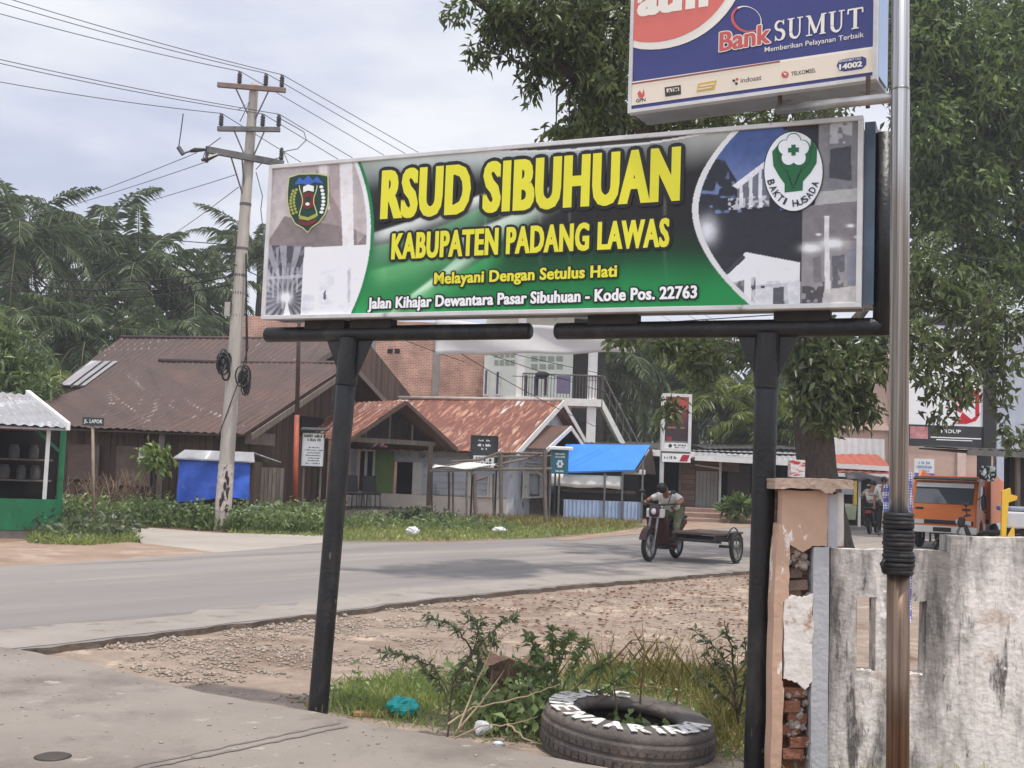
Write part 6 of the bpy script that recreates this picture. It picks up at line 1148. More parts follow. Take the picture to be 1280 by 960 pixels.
# lightbox sign
ly = 33.2; lb = T('advert_lightbox', 'tall dark red advert lightbox with white caption panels on a grey post', 'sign', at(846, 655, ly)); lb.location.z = 0; ORG[lb.name] = lb.location.copy()
a, b = at(826, 577, ly), at(865, 493, ly); w_, h_ = b.x - a.x, b.z - a.z; LQ = lambda fx_, fz: V((a.x + w_ * fx_, ly, a.z + h_ * fz))
lfm = M('lightbox_frame', S(222, 222, 220), S(200, 200, 198), rough=.4)
mb = MB(); mb.pp(LQ(0, 0) + V((0, .01, 0)), V((w_, 0, 0)), V((0, .2, 0)), V((0, 0, h_))); mb.build('cabinet', M('zinc_back', S(150, 150, 150)), lb)
mb = MB(); bars(mb, V((0, ly, 0)), V((1, 0, 0)), V((0, -1, 0)), a.x, b.x, a.z + h_ * .155, b.z, .09, .06); mb.build('frame', lfm, lb)
gx, gz_ = np.meshgrid(np.linspace(.1, .9, 60), np.linspace(.31, .96, 110)); pts = np.stack([a.x + w_ * gx.ravel(), np.full(gx.size, ly - .004), a.z + h_ * gz_.ravel()], 1); gq = (gz_.ravel() - .31) / .65
c0, c1, c2 = np.array(S(70, 60, 62)), np.array(S(120, 66, 68)), np.array(S(196, 96, 88)); m1 = smst(.25, .62, gq)[:, None]; m2 = smst(.55, .8, gq)[:, None]; cc_ = (c0 * (1 - m1) + c1 * m1) * (1 - m2) + c2 * m2
sh_ = ((vn(gx.ravel() * 14, gq * 9, 2) > .55) & (gq > .52) & (gq < .8)); cc_[sh_] = S(70, 36, 38); tw = (np.abs(gq - .30) < .018) & (vn(gx.ravel() * 26, gq * 3, 5) > .4) & (gx.ravel() > .2) & (gx.ravel() < .8); cc_[tw] = S(150, 116, 112); cc_[(gq < .1) & (gx.ravel() < .35) & (gx.ravel() > .18)] = S(150, 62, 62)
ii = np.arange(60 * 110).reshape(110, 60); qd = np.stack([ii[:-1, :-1], ii[:-1, 1:], ii[1:, 1:], ii[1:, :-1]], -1).reshape(-1, 4); npmesh('poster', pts, qd, attrmat('poster_print', .3), lb, col=cc_)
mb = MB(); mb.pp(LQ(.05, .175) + V((0, -.03, 0)), V((w_ * .86, 0, 0)), V((0, .025, 0)), V((0, 0, h_ * .105))); mb.build('caption_panel', M('white_board', S(236, 236, 234)), lb)
mb = MB(); dashes(mb, LQ(.42, .235) + V((0, -.034, 0)), V((1, 0, 0)), w_ * .42, .055, 9); dashes(mb, LQ(.46, .205) + V((0, -.034, 0)), V((1, 0, 0)), w_ * .34, .04, 7); mb.lathe([(.055, 0), (.055, -.005)], LQ(.3, .235) + V((0, -.032, 0)), (0, 1, 0), 12); mb.build('lettering', dkb, lb)
mb = MB(); mb.pp(LQ(.03, .0) + V((0, -.04, 0)), V((w_ * .97, 0, 0)), V((0, .035, 0)), V((0, 0, h_ * .125))); mb.build('caption_panel', M('white_board', S(236, 236, 234)), lb)
mb = MB(); mb.prism([LQ(.62, .015) + V((0, -.042, 0)), LQ(.88, .015) + V((0, -.042, 0)), LQ(.97, .11) + V((0, -.042, 0)), LQ(.72, .11) + V((0, -.042, 0))], V((0, -.003, 0))); mb.build('red_stripe', M('crimson_print', S(176, 44, 66), S(160, 38, 58)), lb)
mb = MB(); dashes(mb, LQ(.1, .045) + V((0, -.043, 0)), V((1, 0, 0)), w_ * .42, .085, 9); mb.build('lettering', dkb, lb)
mb = MB(); bpx_ = at(848, 655, ly).x; mb.tube([(a.x + .05, ly + .12, -.05), (a.x + .05, ly + .12, b.z - .05)], .065, 12); mb.build('post', lfm, lb, smooth=True)
# white banner strung above the houses
by = 27.0; a, b = at(544, 443, by), at(794, 440, by + 1.5); zt0, zt1_ = at(544, 400, by).z, at(794, 404, by + 1.5).z
mb = MB(); vs = []; k, r_ = 40, 8
for j in range(r_ + 1):
    for i in range(k + 1):
        s, t_ = i / k, j / r_; sag = .10 * math.sin(3.14 * s); z0_ = a.z + (b.z - a.z) * s - sag * .2; z1b = zt0 + (zt1_ - zt0) * s - sag
        vs.append(V((a.x + (b.x - a.x) * s, by + 1.5 * s + .05 * math.sin(11 * s + 4 * t_), z0_ + (z1b - z0_) * t_ + .02 * math.sin(17 * s))))
mb.add(vs, [(j * (k + 1) + i, j * (k + 1) + i + 1, (j + 1) * (k + 1) + i + 1, (j + 1) * (k + 1) + i) for j in range(r_) for i in range(k)])
ban = T('white_banner', 'long plain white cloth banner strung on ropes in front of the white house', 'banner', (a.lerp(b, .5).x, by + .7, a.z)); o = mb.build('cloth', M('white_cloth', S(236, 234, 232), S(220, 218, 218), rough=.8, scale=1.5, trans=.35), ban, smooth=True); sm = o.modifiers.new('t', 'SOLIDIFY'); sm.thickness = .008
mb = MB(); mb.tube([vs[r_ * (k + 1)], c_] if False else [vs[r_ * (k + 1)], tpp + dv * 1.1], .012, 5); mb.build('rope', cabm2, ban); mb = MB(); mb.tube([vs[-1], at(1020, 390, 22.6)], .012, 5); mb.build('rope', cabm2, ban)
# ================================================================ vehicles and people
rubber = M('vehicle_rubber', S(44, 42, 41), S(32, 31, 30), rough=.85); rimm = M('grey_rim', S(150, 150, 150), S(120, 120, 120), rough=.4, metal=.6); dkm = M('dark_machine', S(52, 50, 50), S(36, 35, 36), rough=.5, scale=12); stl = M('bike_steel', S(140, 138, 136), S(104, 102, 100), rough=.35, metal=.7)
class Fr:
    """local frame: x forward, y left, z up"""
    def __init__(s, o, h): s.o = V(o); s.h = V(h).normalized(); s.l = V((-s.h.y, s.h.x, 0))
    def __call__(s, x, y, z): return s.o + s.h * x + s.l * y + V((0, 0, z))
    def pp(s, mb, x0, x1, y0, y1, z0, z1): mb.pp(s(x0, y0, z0), s.h * (x1 - x0), s.l * (y1 - y0), V((0, 0, z1 - z0)))
    def prof(s, mb, pts, y0, y1): mb.prism([s(x, y0, z) for x, z in pts], s.l * (y1 - y0))
def wheel(root, f, x, y, r, wd, spokes=5, m=None):
    c = f(x, y, r); mb = MB(); t = wd / 2
    mb.lathe([(r - wd * .9, -t * .7), (r - wd * .35, -t), (r - wd * .08, -t * .6), (r, 0), (r - wd * .08, t * .6), (r - wd * .35, t), (r - wd * .9, t * .7)], c, f.l, 28, close=True); w_ = mb.build('wheel', rubber, root, smooth=True)
    mb = MB(); q = r - wd * .8; mb.lathe([(q - .02, -t * .6), (q + .01, -t * .6), (q + .01, t * .6), (q - .02, t * .6)], c, f.l, 24, close=True)
    u = V((0, 0, 1))
    for k in range(spokes): a = k / spokes * 6.2832 + .3; d = f.h * math.cos(a) + u * math.sin(a); mb.beam(c + d * .03, c + d * (q - .01), .03 if spokes < 8 else .012, t * .5 if spokes < 8 else .012, up=f.l)
    mb.lathe([(.0, -t * .8), (.05, -t * .8), (.05, t * .8), (.0, t * .8)], c, f.l, 12); mb.build('rim', m or rimm, w_)
def moto(root, f, body, seatm, third=False, fr=.6, rr=-.6):
    wheel(root, f, fr, 0, .28, .085); wheel(root, f, rr, 0, .28, .09)
    mb = MB(); mb.tube([f(fr - .02, .07, .28), f(fr - .17, .07, .72), f(fr - .27, .05, .96)], .022, 8); mb.tube([f(fr - .02, -.07, .28), f(fr - .17, -.07, .72), f(fr - .27, -.05, .96)], .022, 8); mb.build('fork', stl, root)
    mb = MB(); mb.tube([f(.22, .34, 1.02), f(.3, .22, 1.0), f(.33, 0, .98), f(.3, -.22, 1.0), f(.22, -.34, 1.02)], .017, 8); mb.build('handlebar', dkm, root)
    for s in (-1, 1): mb = MB(); mb.tube([f(.28, .2 * s, 1.02), f(.3, .27 * s, 1.2)], .008, 5); mb.ball(f(.3, .3 * s, 1.22), (.055, .055, .035), 10, 6); mb.build('mirror', dkm, root, smooth=True)
    mb = MB(); f.prof(mb, [(.3, .95), (.42, .98), (.46, .86), (.42, .76), (.32, .78)], -.1, .1); mb.build('headlight_housing', body, root, bevel=.025); mb = MB(); mb.ball(f(.44, 0, .87), (.05, .05, .055), 12, 8); mb.build('headlight', M('headlight_glass', S(220, 222, 220), S(200, 202, 200), rough=.15), root, smooth=True)
    mb = MB(); pts = [(.6 + .31 * math.cos(a), .28 + .31 * math.sin(a)) for a in np.linspace(.35, 2.3, 9)]; pts2 = [(.6 + .335 * math.cos(a), .28 + .335 * math.sin(a)) for a in np.linspace(2.3, .35, 9)]; f.prof(mb, [(x + fr - .6, z) for x, z in pts + pts2], -.06, .06); mb.build('front_fender', body, root)
    mb = MB(); f.prof(mb, [(.34, .78), (.28, .84), (.12, .45), (.1, .30), (.2, .3), (.26, .5)], -.2, .2); mb.build('leg_shield', body, root, bevel=.02)
    mb = MB(); f.prof(mb, [(.2, .34), (.1, .42), (-.2, .44), (-.3, .62), (-.85, .72), (-.8, .60), (-.45, .36), (-.2, .22), (.1, .22)], -.1, .1); mb.build('body', body, root, bevel=.025)
    mb = MB(); f.prof(mb, [(.05, .66), (0, .73), (-.4, .76), (-.82, .8), (-.84, .74), (-.4, .66)], -.13, .13); mb.build('seat', seatm, root, bevel=.03)
    mb = MB(); f.pp(mb, -.18, .12, -.13, .13, .2, .42); mb.tube([f(.05, -.16, .26), f(-.5, -.18, .3), f(-.85, -.18, .38)], .045, 8); mb.build('engine', dkm, root, bevel=.01)
    mb = MB(); f.pp(mb, -.9, -.84, -.08, .08, .62, .7); mb.build('tail_light', M('red_lens', S(160, 34, 30), S(140, 28, 26), rough=.2), root)
def baked(name, J, E, root, mat, parent, lev=1):
    """one continuous skin over a skeleton: J name -> (point, radius), E pairs of names"""
    names = list(J); me = bpy.data.meshes.new(name); org = ORG.get(parent.name, V()); me.from_pydata([tuple(V(J[k][0]) - org) for k in names], [(names.index(a), names.index(b)) for a, b in E], [])
    o = bpy.data.objects.new(name, me); COL.objects.link(o); sk_ = o.modifiers.new('s', 'SKIN'); sk_.use_smooth_shade = True; sb = o.modifiers.new('u', 'SUBSURF'); sb.levels = lev; sb.render_levels = lev
    for i, k in enumerate(names): r = J[k][1]; me.skin_vertices[0].data[i].radius = (r, r) if not isinstance(r, tuple) else r; me.skin_vertices[0].data[i].use_root = (k == root)
    dg = bpy.context.evaluated_depsgraph_get(); dg.update(); m2 = bpy.data.meshes.new_from_object(o.evaluated_get(dg)); m2.name = name; bpy.data.objects.remove(o); bpy.data.meshes.remove(me)
    m2.materials.clear(); m2.materials.append(mat); o = bpy.data.objects.new(name, m2); COL.objects.link(o); o.parent = parent; ORG[o.name] = org; return o
skin = M('brown_skin', S(142, 98, 76), S(120, 80, 62), rough=.55, scale=20); hairm = M('black_hair', S(30, 26, 25), S(20, 18, 18), rough=.6)
def person(label, f, P, top, trousers, hair=hairm, face=None, group=None, sleeve='elbow'):
    """P: joint name -> local point in frame f"""
    r = T('person', label, 'person', f(0, 0, 0), group); W_ = {k: f(*v) for k, v in P.items()}
    J = {'pelvis': (W_['pelvis'], .115), 'belly': (W_['pelvis'].lerp(W_['chest'], .5), .115), 'chest': (W_['chest'], .125), 'neck': (W_['neck'], .05), 'jaw': (W_['neck'].lerp(W_['head'], .55), .06), 'head': (W_['head'], .088), 'crown': (W_['head'] + (W_['head'] - W_['neck']).normalized() * .085, .07)}
    E = [('pelvis', 'belly'), ('belly', 'chest'), ('chest', 'neck'), ('neck', 'jaw'), ('jaw', 'head'), ('head', 'crown')]
    for s in 'LR':
        for n_, rad in (('shoulder', .055), ('elbow', .042), ('wrist', .028), ('hand', .03), ('hip', .085), ('knee', .056), ('ankle', .038), ('toe', .035)): J[n_ + s] = (W_[n_ + s], rad)
        E += [('chest', 'shoulder' + s), ('shoulder' + s, 'elbow' + s), ('elbow' + s, 'wrist' + s), ('wrist' + s, 'hand' + s), ('pelvis', 'hip' + s), ('hip' + s, 'knee' + s), ('knee' + s, 'ankle' + s), ('ankle' + s, 'toe' + s)]
    b = baked('body', J, E, 'pelvis', skin, r)
    sh = {k: (J[k][0], J[k][1] * 1.16) for k in ('pelvis', 'belly', 'chest')}; sh['collar'] = (W_['chest'].lerp(W_['neck'], .6), .07); es = [('pelvis', 'belly'), ('belly', 'chest'), ('chest', 'collar')]
    for s in 'LR':
        sh['s' + s] = (W_['shoulder' + s], .072); sh['e' + s] = (W_['elbow' + s] if sleeve == 'wrist' else W_['shoulder' + s].lerp(W_['elbow' + s], .8), .06); es += [('chest', 's' + s), ('s' + s, 'e' + s)]
        if sleeve == 'wrist': sh['w' + s] = (W_['elbow' + s].lerp(W_['wrist' + s], .9), .042); es.append(('e' + s, 'w' + s))
    baked('shirt', sh, es, 'belly', top, r)
    tr = {'pelvis': (W_['pelvis'], .13)}; et = []
    for s in 'LR':
        tr['h' + s] = (W_['hip' + s], .1); tr['k' + s] = (W_['knee' + s], .072); tr['a' + s] = (W_['knee' + s].lerp(W_['ankle' + s], .88), .058); et += [('pelvis', 'h' + s), ('h' + s, 'k' + s), ('k' + s, 'a' + s)]
    baked('trousers', tr, et, 'pelvis', trousers, r)
    mb = MB(); hd = W_['head']; up_ = (hd - W_['neck']).normalized(); fd = face or f.h
    mb.ball(hd + up_ * .035 - fd * .012, (.098, .098, .095), 14, 8); mb.build('hair', hair, r, smooth=True)
    mb = MB(); mb.ball(hd + fd * .09 - up_ * .01, (.016, .016, .02), 8, 5); mb.build('nose', skin, r, smooth=True)
    sd2 = up_.cross(fd).normalized()
    for s in (-1, 1):
        mb = MB(); mb.ball(hd + fd * .083 + sd2 * .033 * s + up_ * .02, .011, 8, 5); mb.build('eye', hairm, r, smooth=True); mb = MB(); mb.ball(hd + sd2 * .092 * s - up_ * .005, (.014, .022, .03), 8, 5); mb.build('ear', skin, r, smooth=True)
    mb = MB(); mb.ball(hd + fd * .082 - up_ * .05, (.02, .02, .007), 8, 5); mb.build('mouth', M('lip', S(110, 66, 58)), r, smooth=True)
    for s in 'LR':
        h = W_['hand' + s]; d = (h - W_['wrist' + s]).normalized(); side = d.cross(V((0, 0, 1))).normalized(); dn_ = side.cross(d).normalized(); dn_ = dn_ if dn_.z < 0 else -dn_; mb = MB()
        for k, ln in enumerate((.065, .075, .07, .055)): o_ = h + side * (k - 1.5) * .019; mb.tube([o_, o_ + d * ln * .5 + dn_ * .008, o_ + d * ln * .62 + dn_ * .035, o_ + d * ln * .35 + dn_ * .055], [.0095, .009, .0085, .007], 6)
        o_ = h - d * .03 + side * .03; mb.tube([o_, o_ + side * .025 + d * .03 + dn_ * .01, o_ + side * .015 + d * .055 + dn_ * .03], [.011, .01, .008], 6); mb.build('fingers', skin, r, smooth=True)
        mb = MB(); a = W_['ankle' + s]; t_ = W_['toe' + s]; mb.tube([a + V((0, 0, -.02)) - (t_ - a).normalized() * .05, a.lerp(t_, .5) + V((0, 0, -.01)), t_, t_ + (t_ - a).normalized() * .05], [.045, .047, .045, .025], 8); mb.build('sandal', dkm, r, smooth=True)
    return r
riding = dict(pelvis=(-.42, 0, .86), chest=(-.20, 0, 1.20), neck=(-.10, 0, 1.33), head=(-.02, 0, 1.45), shoulderL=(-.16, .18, 1.25), shoulderR=(-.16, -.18, 1.25), elbowL=(.0, .33, 1.06), elbowR=(.0, -.33, 1.06), wristL=(.18, .32, 1.05), wristR=(.18, -.32, 1.05), handL=(.23, .30, 1.05), handR=(.23, -.30, 1.05),
    hipL=(-.38, .1, .84), hipR=(-.38, -.1, .84), kneeL=(.0, .2, .66), kneeR=(.0, -.2, .66), ankleL=(-.10, .19, .26), ankleR=(-.10, -.19, .26), toeL=(.06, .2, .22), toeR=(.06, -.2, .22))
def arc_len(): pass
# --- three-wheeled cargo becak and its driver
gy = lambda px, py: G(px, py, .06)
fw, rw = gy(811, 702), gy(842, 699.5); hd_ = V((-.52, -.855, 0)).normalized(); ctr = fw - hd_ * .6; f = Fr((ctr.x, ctr.y, .06), hd_)
bk = T('cargo_becak', 'three wheeled cargo motorbike with a flat sidecar platform on the road', 'becak', f(0, 0, 0))
redb = M('maroon_plastic', S(72, 42, 40), S(52, 32, 32), rough=.4, scale=6); moto(bk, f, redb, M('black_vinyl', S(38, 36, 36), S(28, 27, 27), rough=.5))
wheel(bk, f, -.42, 1.22, .285, .075, spokes=5)
mb = MB(); f.pp(mb, -1.0, .28, .28, 1.14, .50, .54); mb.build('platform', M('worn_platform', S(98, 82, 74), S(64, 54, 50), rough=.85, scale=5, stretch=(1, 5, 1)), bk, bevel=.008)
mb = MB()
for y in (.32, 1.08): mb.beam(f(-1.0, y, .45), f(.28, y, .45), .05, .09)
mb.build('side_rail', dkm, bk)
mb = MB()
for x in (-.9, -.42, .18): mb.beam(f(x, .05, .40), f(x, 1.16, .40), .05, .06)
mb.build('cross_bar', dkm, bk); mb = MB(); mb.tube([f(-.42, .9, .285), f(-.42, 1.28, .285)], .025, 8); mb.beam(f(-.42, 1.1, .28), f(-.42, 1.1, .46), .05, .05); mb.build('axle', stl, bk)
mb = MB(); pts = [(.34 * math.cos(a) - .42, .285 + .34 * math.sin(a)) for a in np.linspace(.5, 2.6, 9)]; p2 = [(.355 * math.cos(a) - .42, .285 + .355 * math.sin(a)) for a in np.linspace(2.6, .5, 9)]; f.prof(mb, pts + p2, 1.15, 1.17); mb.build('wheel_guard', dkm, bk)
mb = MB(); f.pp(mb, .30, .42, -.16, .16, .76, .92); mb.build('front_basket', M('white_plastic2', S(206, 204, 200), S(180, 178, 174)), bk, bevel=.02)
drv = dict(riding); sh_ = {k: (v[0] - .06, v[1], v[2] - (.03 if k.startswith(('hand', 'wrist')) else 0)) for k, v in riding.items()}
for k in ('chest', 'neck', 'head', 'shoulderL', 'shoulderR'): sh_[k] = (sh_[k][0] + {'chest': .04, 'neck': .10, 'head': .17}.get(k, .06), sh_[k][1], sh_[k][2] - {'chest': .08, 'neck': .12, 'head': .18}.get(k, .11))
sh_['kneeL'] = (.02, .26, .62); sh_['ankleL'] = (.0, .22, .26); sh_['toeL'] = (.14, .23, .22)
wsh = M('white_shirt', S(214, 212, 206), S(180, 178, 172), rough=.85, scale=12); olive = M('olive_trousers', S(104, 106, 78), S(80, 82, 60), rough=.9, scale=10)
person('man in a white shirt and olive trousers riding the cargo becak', f, sh_, wsh, olive)
# --- parked motorbike with rider behind the wall
c = G(1091, 667, .06); f2 = Fr((c.x, c.y, .06), (.45, .89, 0)); mb_ = T('motorbike', 'black motorbike seen from behind with a rider beside the red awning', 'motorbike', f2(0, 0, 0)); moto(mb_, f2, dkm, MATS['black_vinyl'])
person('rider in a cream and black jacket on the motorbike near the red awning', f2, riding, M('cream_jacket', S(196, 186, 172), S(110, 100, 92), rough=.9, scale=3, stretch=(1, 1, 5), contrast=.08), M('black_trousers', S(44, 42, 44), S(34, 32, 34)), sleeve='wrist')
# --- motorbike with a white box to the right of the truck
c = at(1236, 690, 21.6); c.z = 0; f3 = Fr((c.x, c.y + .3, 0), (-.93, .36, 0)); m3_ = T('motorbike', 'parked motorbike carrying a white box beside the orange truck', 'motorbike', f3(0, 0, 0)); moto(m3_, f3, dkm, MATS['black_vinyl'])
mb = MB(); f3.pp(mb, -.82, -.42, -.25, .25, .81, 1.12); o = tag(recentre(mb.build('delivery_box', MATS['white_plastic'], bevel=.03)), 'white box strapped on the seat of the motorbike beside the truck', 'box')
mb = MB(); f3.pp(mb, -.9, -.25, -.2, .2, 1.135, 1.22); tag(recentre(mb.build('rolled_mat', M('grey_blue_mat', S(150, 156, 168), S(70, 92, 150), scale=2, contrast=.05), bevel=.03)), 'grey and blue rolled mat lying on the white box of the motorbike', 'mat')
# --- orange truck
c = G(1186, 688, .06); f = Fr((c.x - .15, c.y, .06), (-.52, -.85, 0)); tk = T('orange_truck', 'small orange cab-over truck with a high orange cargo bed parked beyond the wall', 'truck', f(0, 0, 0))
org = M('orange_paint', S(238, 132, 52), S(222, 116, 44), rough=.35, scale=2, spots=[(S(150, 84, 48), 3, .7, .04)], spec=.5); W2 = .74
mb = MB(); f.prof(mb, [(0, .42), (.03, .62), (0, .98), (-.36, 1.55), (-.46, 1.63), (-1.28, 1.66), (-1.34, 1.6), (-1.34, .42), (-.95, .42), (-.9, .62), (-.7, .72), (-.48, .62), (-.42, .42)], -W2, W2); mb.build('cab', org, tk, bevel=.035)
mb = MB(); f.prof(mb, [(-.045, 1.08), (-.352, 1.545), (-.366, 1.535), (-.06, 1.07)], -W2 + .09, W2 - .09); ws = mb.build('windscreen', glass('dark_glass', S(84, 90, 96), .05), tk)
mb = MB(); f.prof(mb, [(-.27, 1.46), (-.335, 1.56), (-.31, 1.565), (-.245, 1.465)], -W2 + .1, W2 - .1); mb.build('sun_strip', wpr, ws)
mb = MB(); f.prof(mb, [(-.2, 1.635), (-.48, 1.68), (-.48, 1.71), (-.18, 1.66)], -W2 + .03, W2 - .03); mb.build('roof_visor', dkm, tk)
mb = MB(); f.prof(mb, [(.022, .60), (.034, .60), (.03, .70), (.018, .70)], -W2 + .06, W2 - .06); mb.build('grille', M('black_grille', S(40, 38, 38), S(26, 26, 26), rough=.5, scale=30, stretch=(1, 1, 5)), tk)
for s in (-1, 1): mb = MB(); f.prof(mb, [(.03, .60), (.044, .60), (.038, .70), (.024, .70)], s * .52 - .11, s * .52 + .11); mb.build('headlight', MATS['headlight_glass'], tk, bevel=.008)
for s in (-1, 1): mb = MB(); f.prof(mb, [(.0, .93), (.012, .93), (.004, .985), (-.008, .985)], s * .52 - .09, s * .52 + .09); mb.build('vent', dkm, tk)
mb = MB(); f.pp(mb, .0, .07, -W2 - .02, W2 + .02, .40, .56); mb.build('bumper', wpaint, tk, bevel=.015)
mb = MB(); f.pp(mb, .07, .08, -.2, .2, .43, .53); np_ = mb.build('number_plate', blk, tk)
mb = MB(); f.prof(mb, [(-.42, 1.0), (-.5, 1.5), (-1.18, 1.52), (-1.2, 1.0)], W2 - .004, W2 + .008); sdw = mb.build('side_window', MATS['dark_glass'], tk)
mb = MB(); f.pp(mb, -1.22, -1.1, W2, W2 + .02, .88, .92); mb.build('door_handle', dkm, tk)
mb = MB(); mb.tube([f(-.2, W2, 1.2), f(.05, W2 + .14, 1.3)], .012, 6); mb.ball(f(.05, W2 + .16, 1.15), (.06, .09, .2), 12, 8); mb.build('mirror', dkm, tk, smooth=True); mb = MB(); mb.tube([f(-.2, -W2, 1.2), f(.05, -W2 - .14, 1.3)], .012, 6); mb.ball(f(.05, -W2 - .14, 1.15), (.04, .07, .13), 12, 8); mb.build('mirror', dkm, tk, smooth=True)
mb = MB(); f.pp(mb, -4.0, -1.42, -.8, .8, .62, .72); mb.build('bed_floor', dkm, tk)
for y0, y1 in ((-.84, -.79), (.79, .84)): mb = MB(); f.prof(mb, [(-4.0, .62), (-1.42, .62), (-1.42, 1.72), (-1.6, 1.86), (-2.0, 1.84), (-4.0, 1.6)], y0, y1); mb.build('bed_side', org, tk, bevel=.01)
mb = MB(); f.pp(mb, -1.46, -1.41, -.785, .785, .72, 1.74); mb.build('bed_headboard', org, tk)
for x in (-.7, -3.2):
    for y in (-.66, .66): wheel(tk, f, x, y, .29, .18, 6)
mb = MB(); f.pp(mb, -4.0, -.2, -.3, .3, .36, .5); mb.build('chassis', dkm, tk)
# --- person by the truck
c = G(1152, 678, .06); c = c + V((0, 3.0, 0)); f4 = Fr((c.x, c.y, .06), (-.3, -1, 0))
stand = dict(pelvis=(0, 0, .92), chest=(.0, 0, 1.28), neck=(.02, 0, 1.44), head=(.05, 0, 1.57), shoulderL=(0, .19, 1.36), shoulderR=(0, -.19, 1.36), elbowL=(-.02, .25, 1.08), elbowR=(-.02, -.25, 1.08), wristL=(.1, .26, .86), wristR=(.1, -.26, .86), handL=(.13, .26, .79), handR=(.13, -.26, .79),
    hipL=(0, .1, .88), hipR=(0, -.1, .88), kneeL=(.02, .11, .48), kneeR=(.02, -.11, .48), ankleL=(-.02, .11, .08), ankleR=(-.02, -.11, .08), toeL=(.12, .12, .03), toeR=(.12, -.12, .03))
person('person in a pale shirt standing to the left of the orange truck', f4, stand, wsh, MATS['black_trousers'])
# --- parked rickshaw behind the tree
c = G(1062, 664, .06); f = Fr((c.x, c.y + 1.2, .06), (.35, -.94, 0)); rk = T('motor_rickshaw', 'dark roofed motor rickshaw with a yellow pillar half hidden by the tree trunk', 'rickshaw', f(0, 0, 0))
mb = MB(); f.prof(mb, [(.1, .3), (.15, .75), (-.1, .8), (-1.5, .8), (-1.5, .3)], -.6, .6); mb.build('body', M('pale_green_panel', S(178, 186, 150), S(150, 158, 124), rough=.5, scale=4), rk, bevel=.03)
mb = MB(); f.prof(mb, [(.1, 1.52), (-1.55, 1.56), (-1.55, 1.62), (.16, 1.6)], -.65, .65); mb.build('roof', dkm, rk, bevel=.02)
for x, y, m_ in ((.08, .56, M('yellow_pillar', S(222, 190, 92), S(202, 170, 76))), (.08, -.56, dkm), (-1.45, .56, dkm), (-1.45, -.56, dkm)): mb = MB(); mb.beam(f(x, y, .78), f(x, y, 1.54), .1 if m_ is not dkm else .05, .1 if m_ is not dkm else .05); mb.build('pillar', m_, rk)
mb = MB(); f.pp(mb, .08, .095, -.5, .5, 1.1, 1.5); mb.build('windscreen', M('pale_glass', S(170, 174, 178), S(150, 154, 158), rough=.1), rk)
mb = MB(); f.pp(mb, -1.2, -.7, -.5, .5, .8, 1.15); mb.build('seat', MATS['black_vinyl'], rk, bevel=.04)
for x, y in ((.05, 0), (-1.15, .5), (-1.15, -.5)): wheel(rk, f, x, y, .25, .1, 5)
# ================================================================ right-hand background
pinkw = M('pinkish_render', S(206, 178, 162), S(184, 156, 142), rough=.85, scale=1.5)
by0 = 47.0; xl, xr = at(1048, 500, by0).x, at(1420, 500, by0).x; pbld = T('pink_building', 'pinkish plastered building with flat walls behind the billboard', 'building', ((xl + xr) / 2, by0 + 4, 0))
mb = MB(); mb.pp((xl, by0, 0), V((xr - xl, 0, 0)), V((0, 8, 0)), V((0, 0, at(1090, 448, by0).z))); mb.build('wall', pinkw, pbld)
for px in (1112, 1196, 1300): x = at(px, 500, by0).x; mb = MB(); mb.pp((x, by0 - .12, 0), V((.35, 0, 0)), V((0, .11, 0)), V((0, 0, at(1090, 446, by0).z + .05))); mb.build('pilaster', M('pale_pilaster', S(222, 200, 186), S(204, 182, 168)), pbld)
mb = MB(); mb.pp((xl - .2, by0 - .3, at(1090, 448, by0).z), V((xr - xl + .4, 0, 0)), V((0, 8.4, 0)), V((0, 0, .25))); mb.build('cornice', MATS['pale_pilaster'], pbld)
mb = MB(); z = at(1150, 540, by0).z; mb.pp((xl - .05, by0 - .16, z), V((xr - xl, 0, 0)), V((0, .15, 0)), V((0, 0, .2))); mb.build('string_course', MATS['pale_pilaster'], pbld)
# stall under the red awning
a, b = at(1030, 590, 38), at(1122, 590, 38); ra = T('red_awning_stall', 'roadside stall with a faded red awning and white sheet behind the pillar', 'stall', ((a.x + b.x) / 2, 39, 0))
slope('awning', (a.x, 38, a.z), (b.x, 38, b.z - .06), (b.x, 40.2, at(1112, 569, 40.2).z), (a.x, 40.2, at(1040, 569, 40.2).z), M('faded_red_sheet', S(172, 88, 66), S(148, 74, 58), rough=.6, scale=2), ra, pitch=.3)
a2, b2 = at(1040, 573, 40.6), at(1106, 549, 40.6); mb = MB(); corr(mb, (a2.x, 40.6, a2.z - .2), V((b2.x - a2.x, 0, 0)), V((0, .04, b2.z - a2.z + .2)), .25, .03, 1); mb.build('upper_sheet', M('white_sheet', S(232, 230, 228), S(214, 212, 210), rough=.5), ra)
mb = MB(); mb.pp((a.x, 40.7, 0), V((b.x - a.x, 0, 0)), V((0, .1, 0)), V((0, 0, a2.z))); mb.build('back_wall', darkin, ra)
for px in (1036, 1075, 1118): x = at(px, 600, 38.05).x; mb = MB(); mb.beam((x, 38.1, -.05), (x, 38.1, a.z), .08, .08); mb.build('post', wpaint, ra)
mb = MB(); mb.beam((a.x, 37.98, a.z - .08), (b.x, 37.98, b.z - .14), .05, .13); mb.build('fascia', wpaint, ra)
vs = []; mb = MB(); p0, p1 = at(1056, 588, 37.7), at(1102, 605, 37.7)
for j in range(5):
    for i in range(13): s, t_ = i / 12, j / 4; vs.append(V((p0.x + (p1.x - p0.x) * s, 37.7 - .5 * t_ + .1 * math.sin(7 * s), p0.z - .1 + (p1.z - p0.z) * t_ * (.4 + .6 * abs(math.cos(3 * s))) + .06 * math.sin(5 * s))))
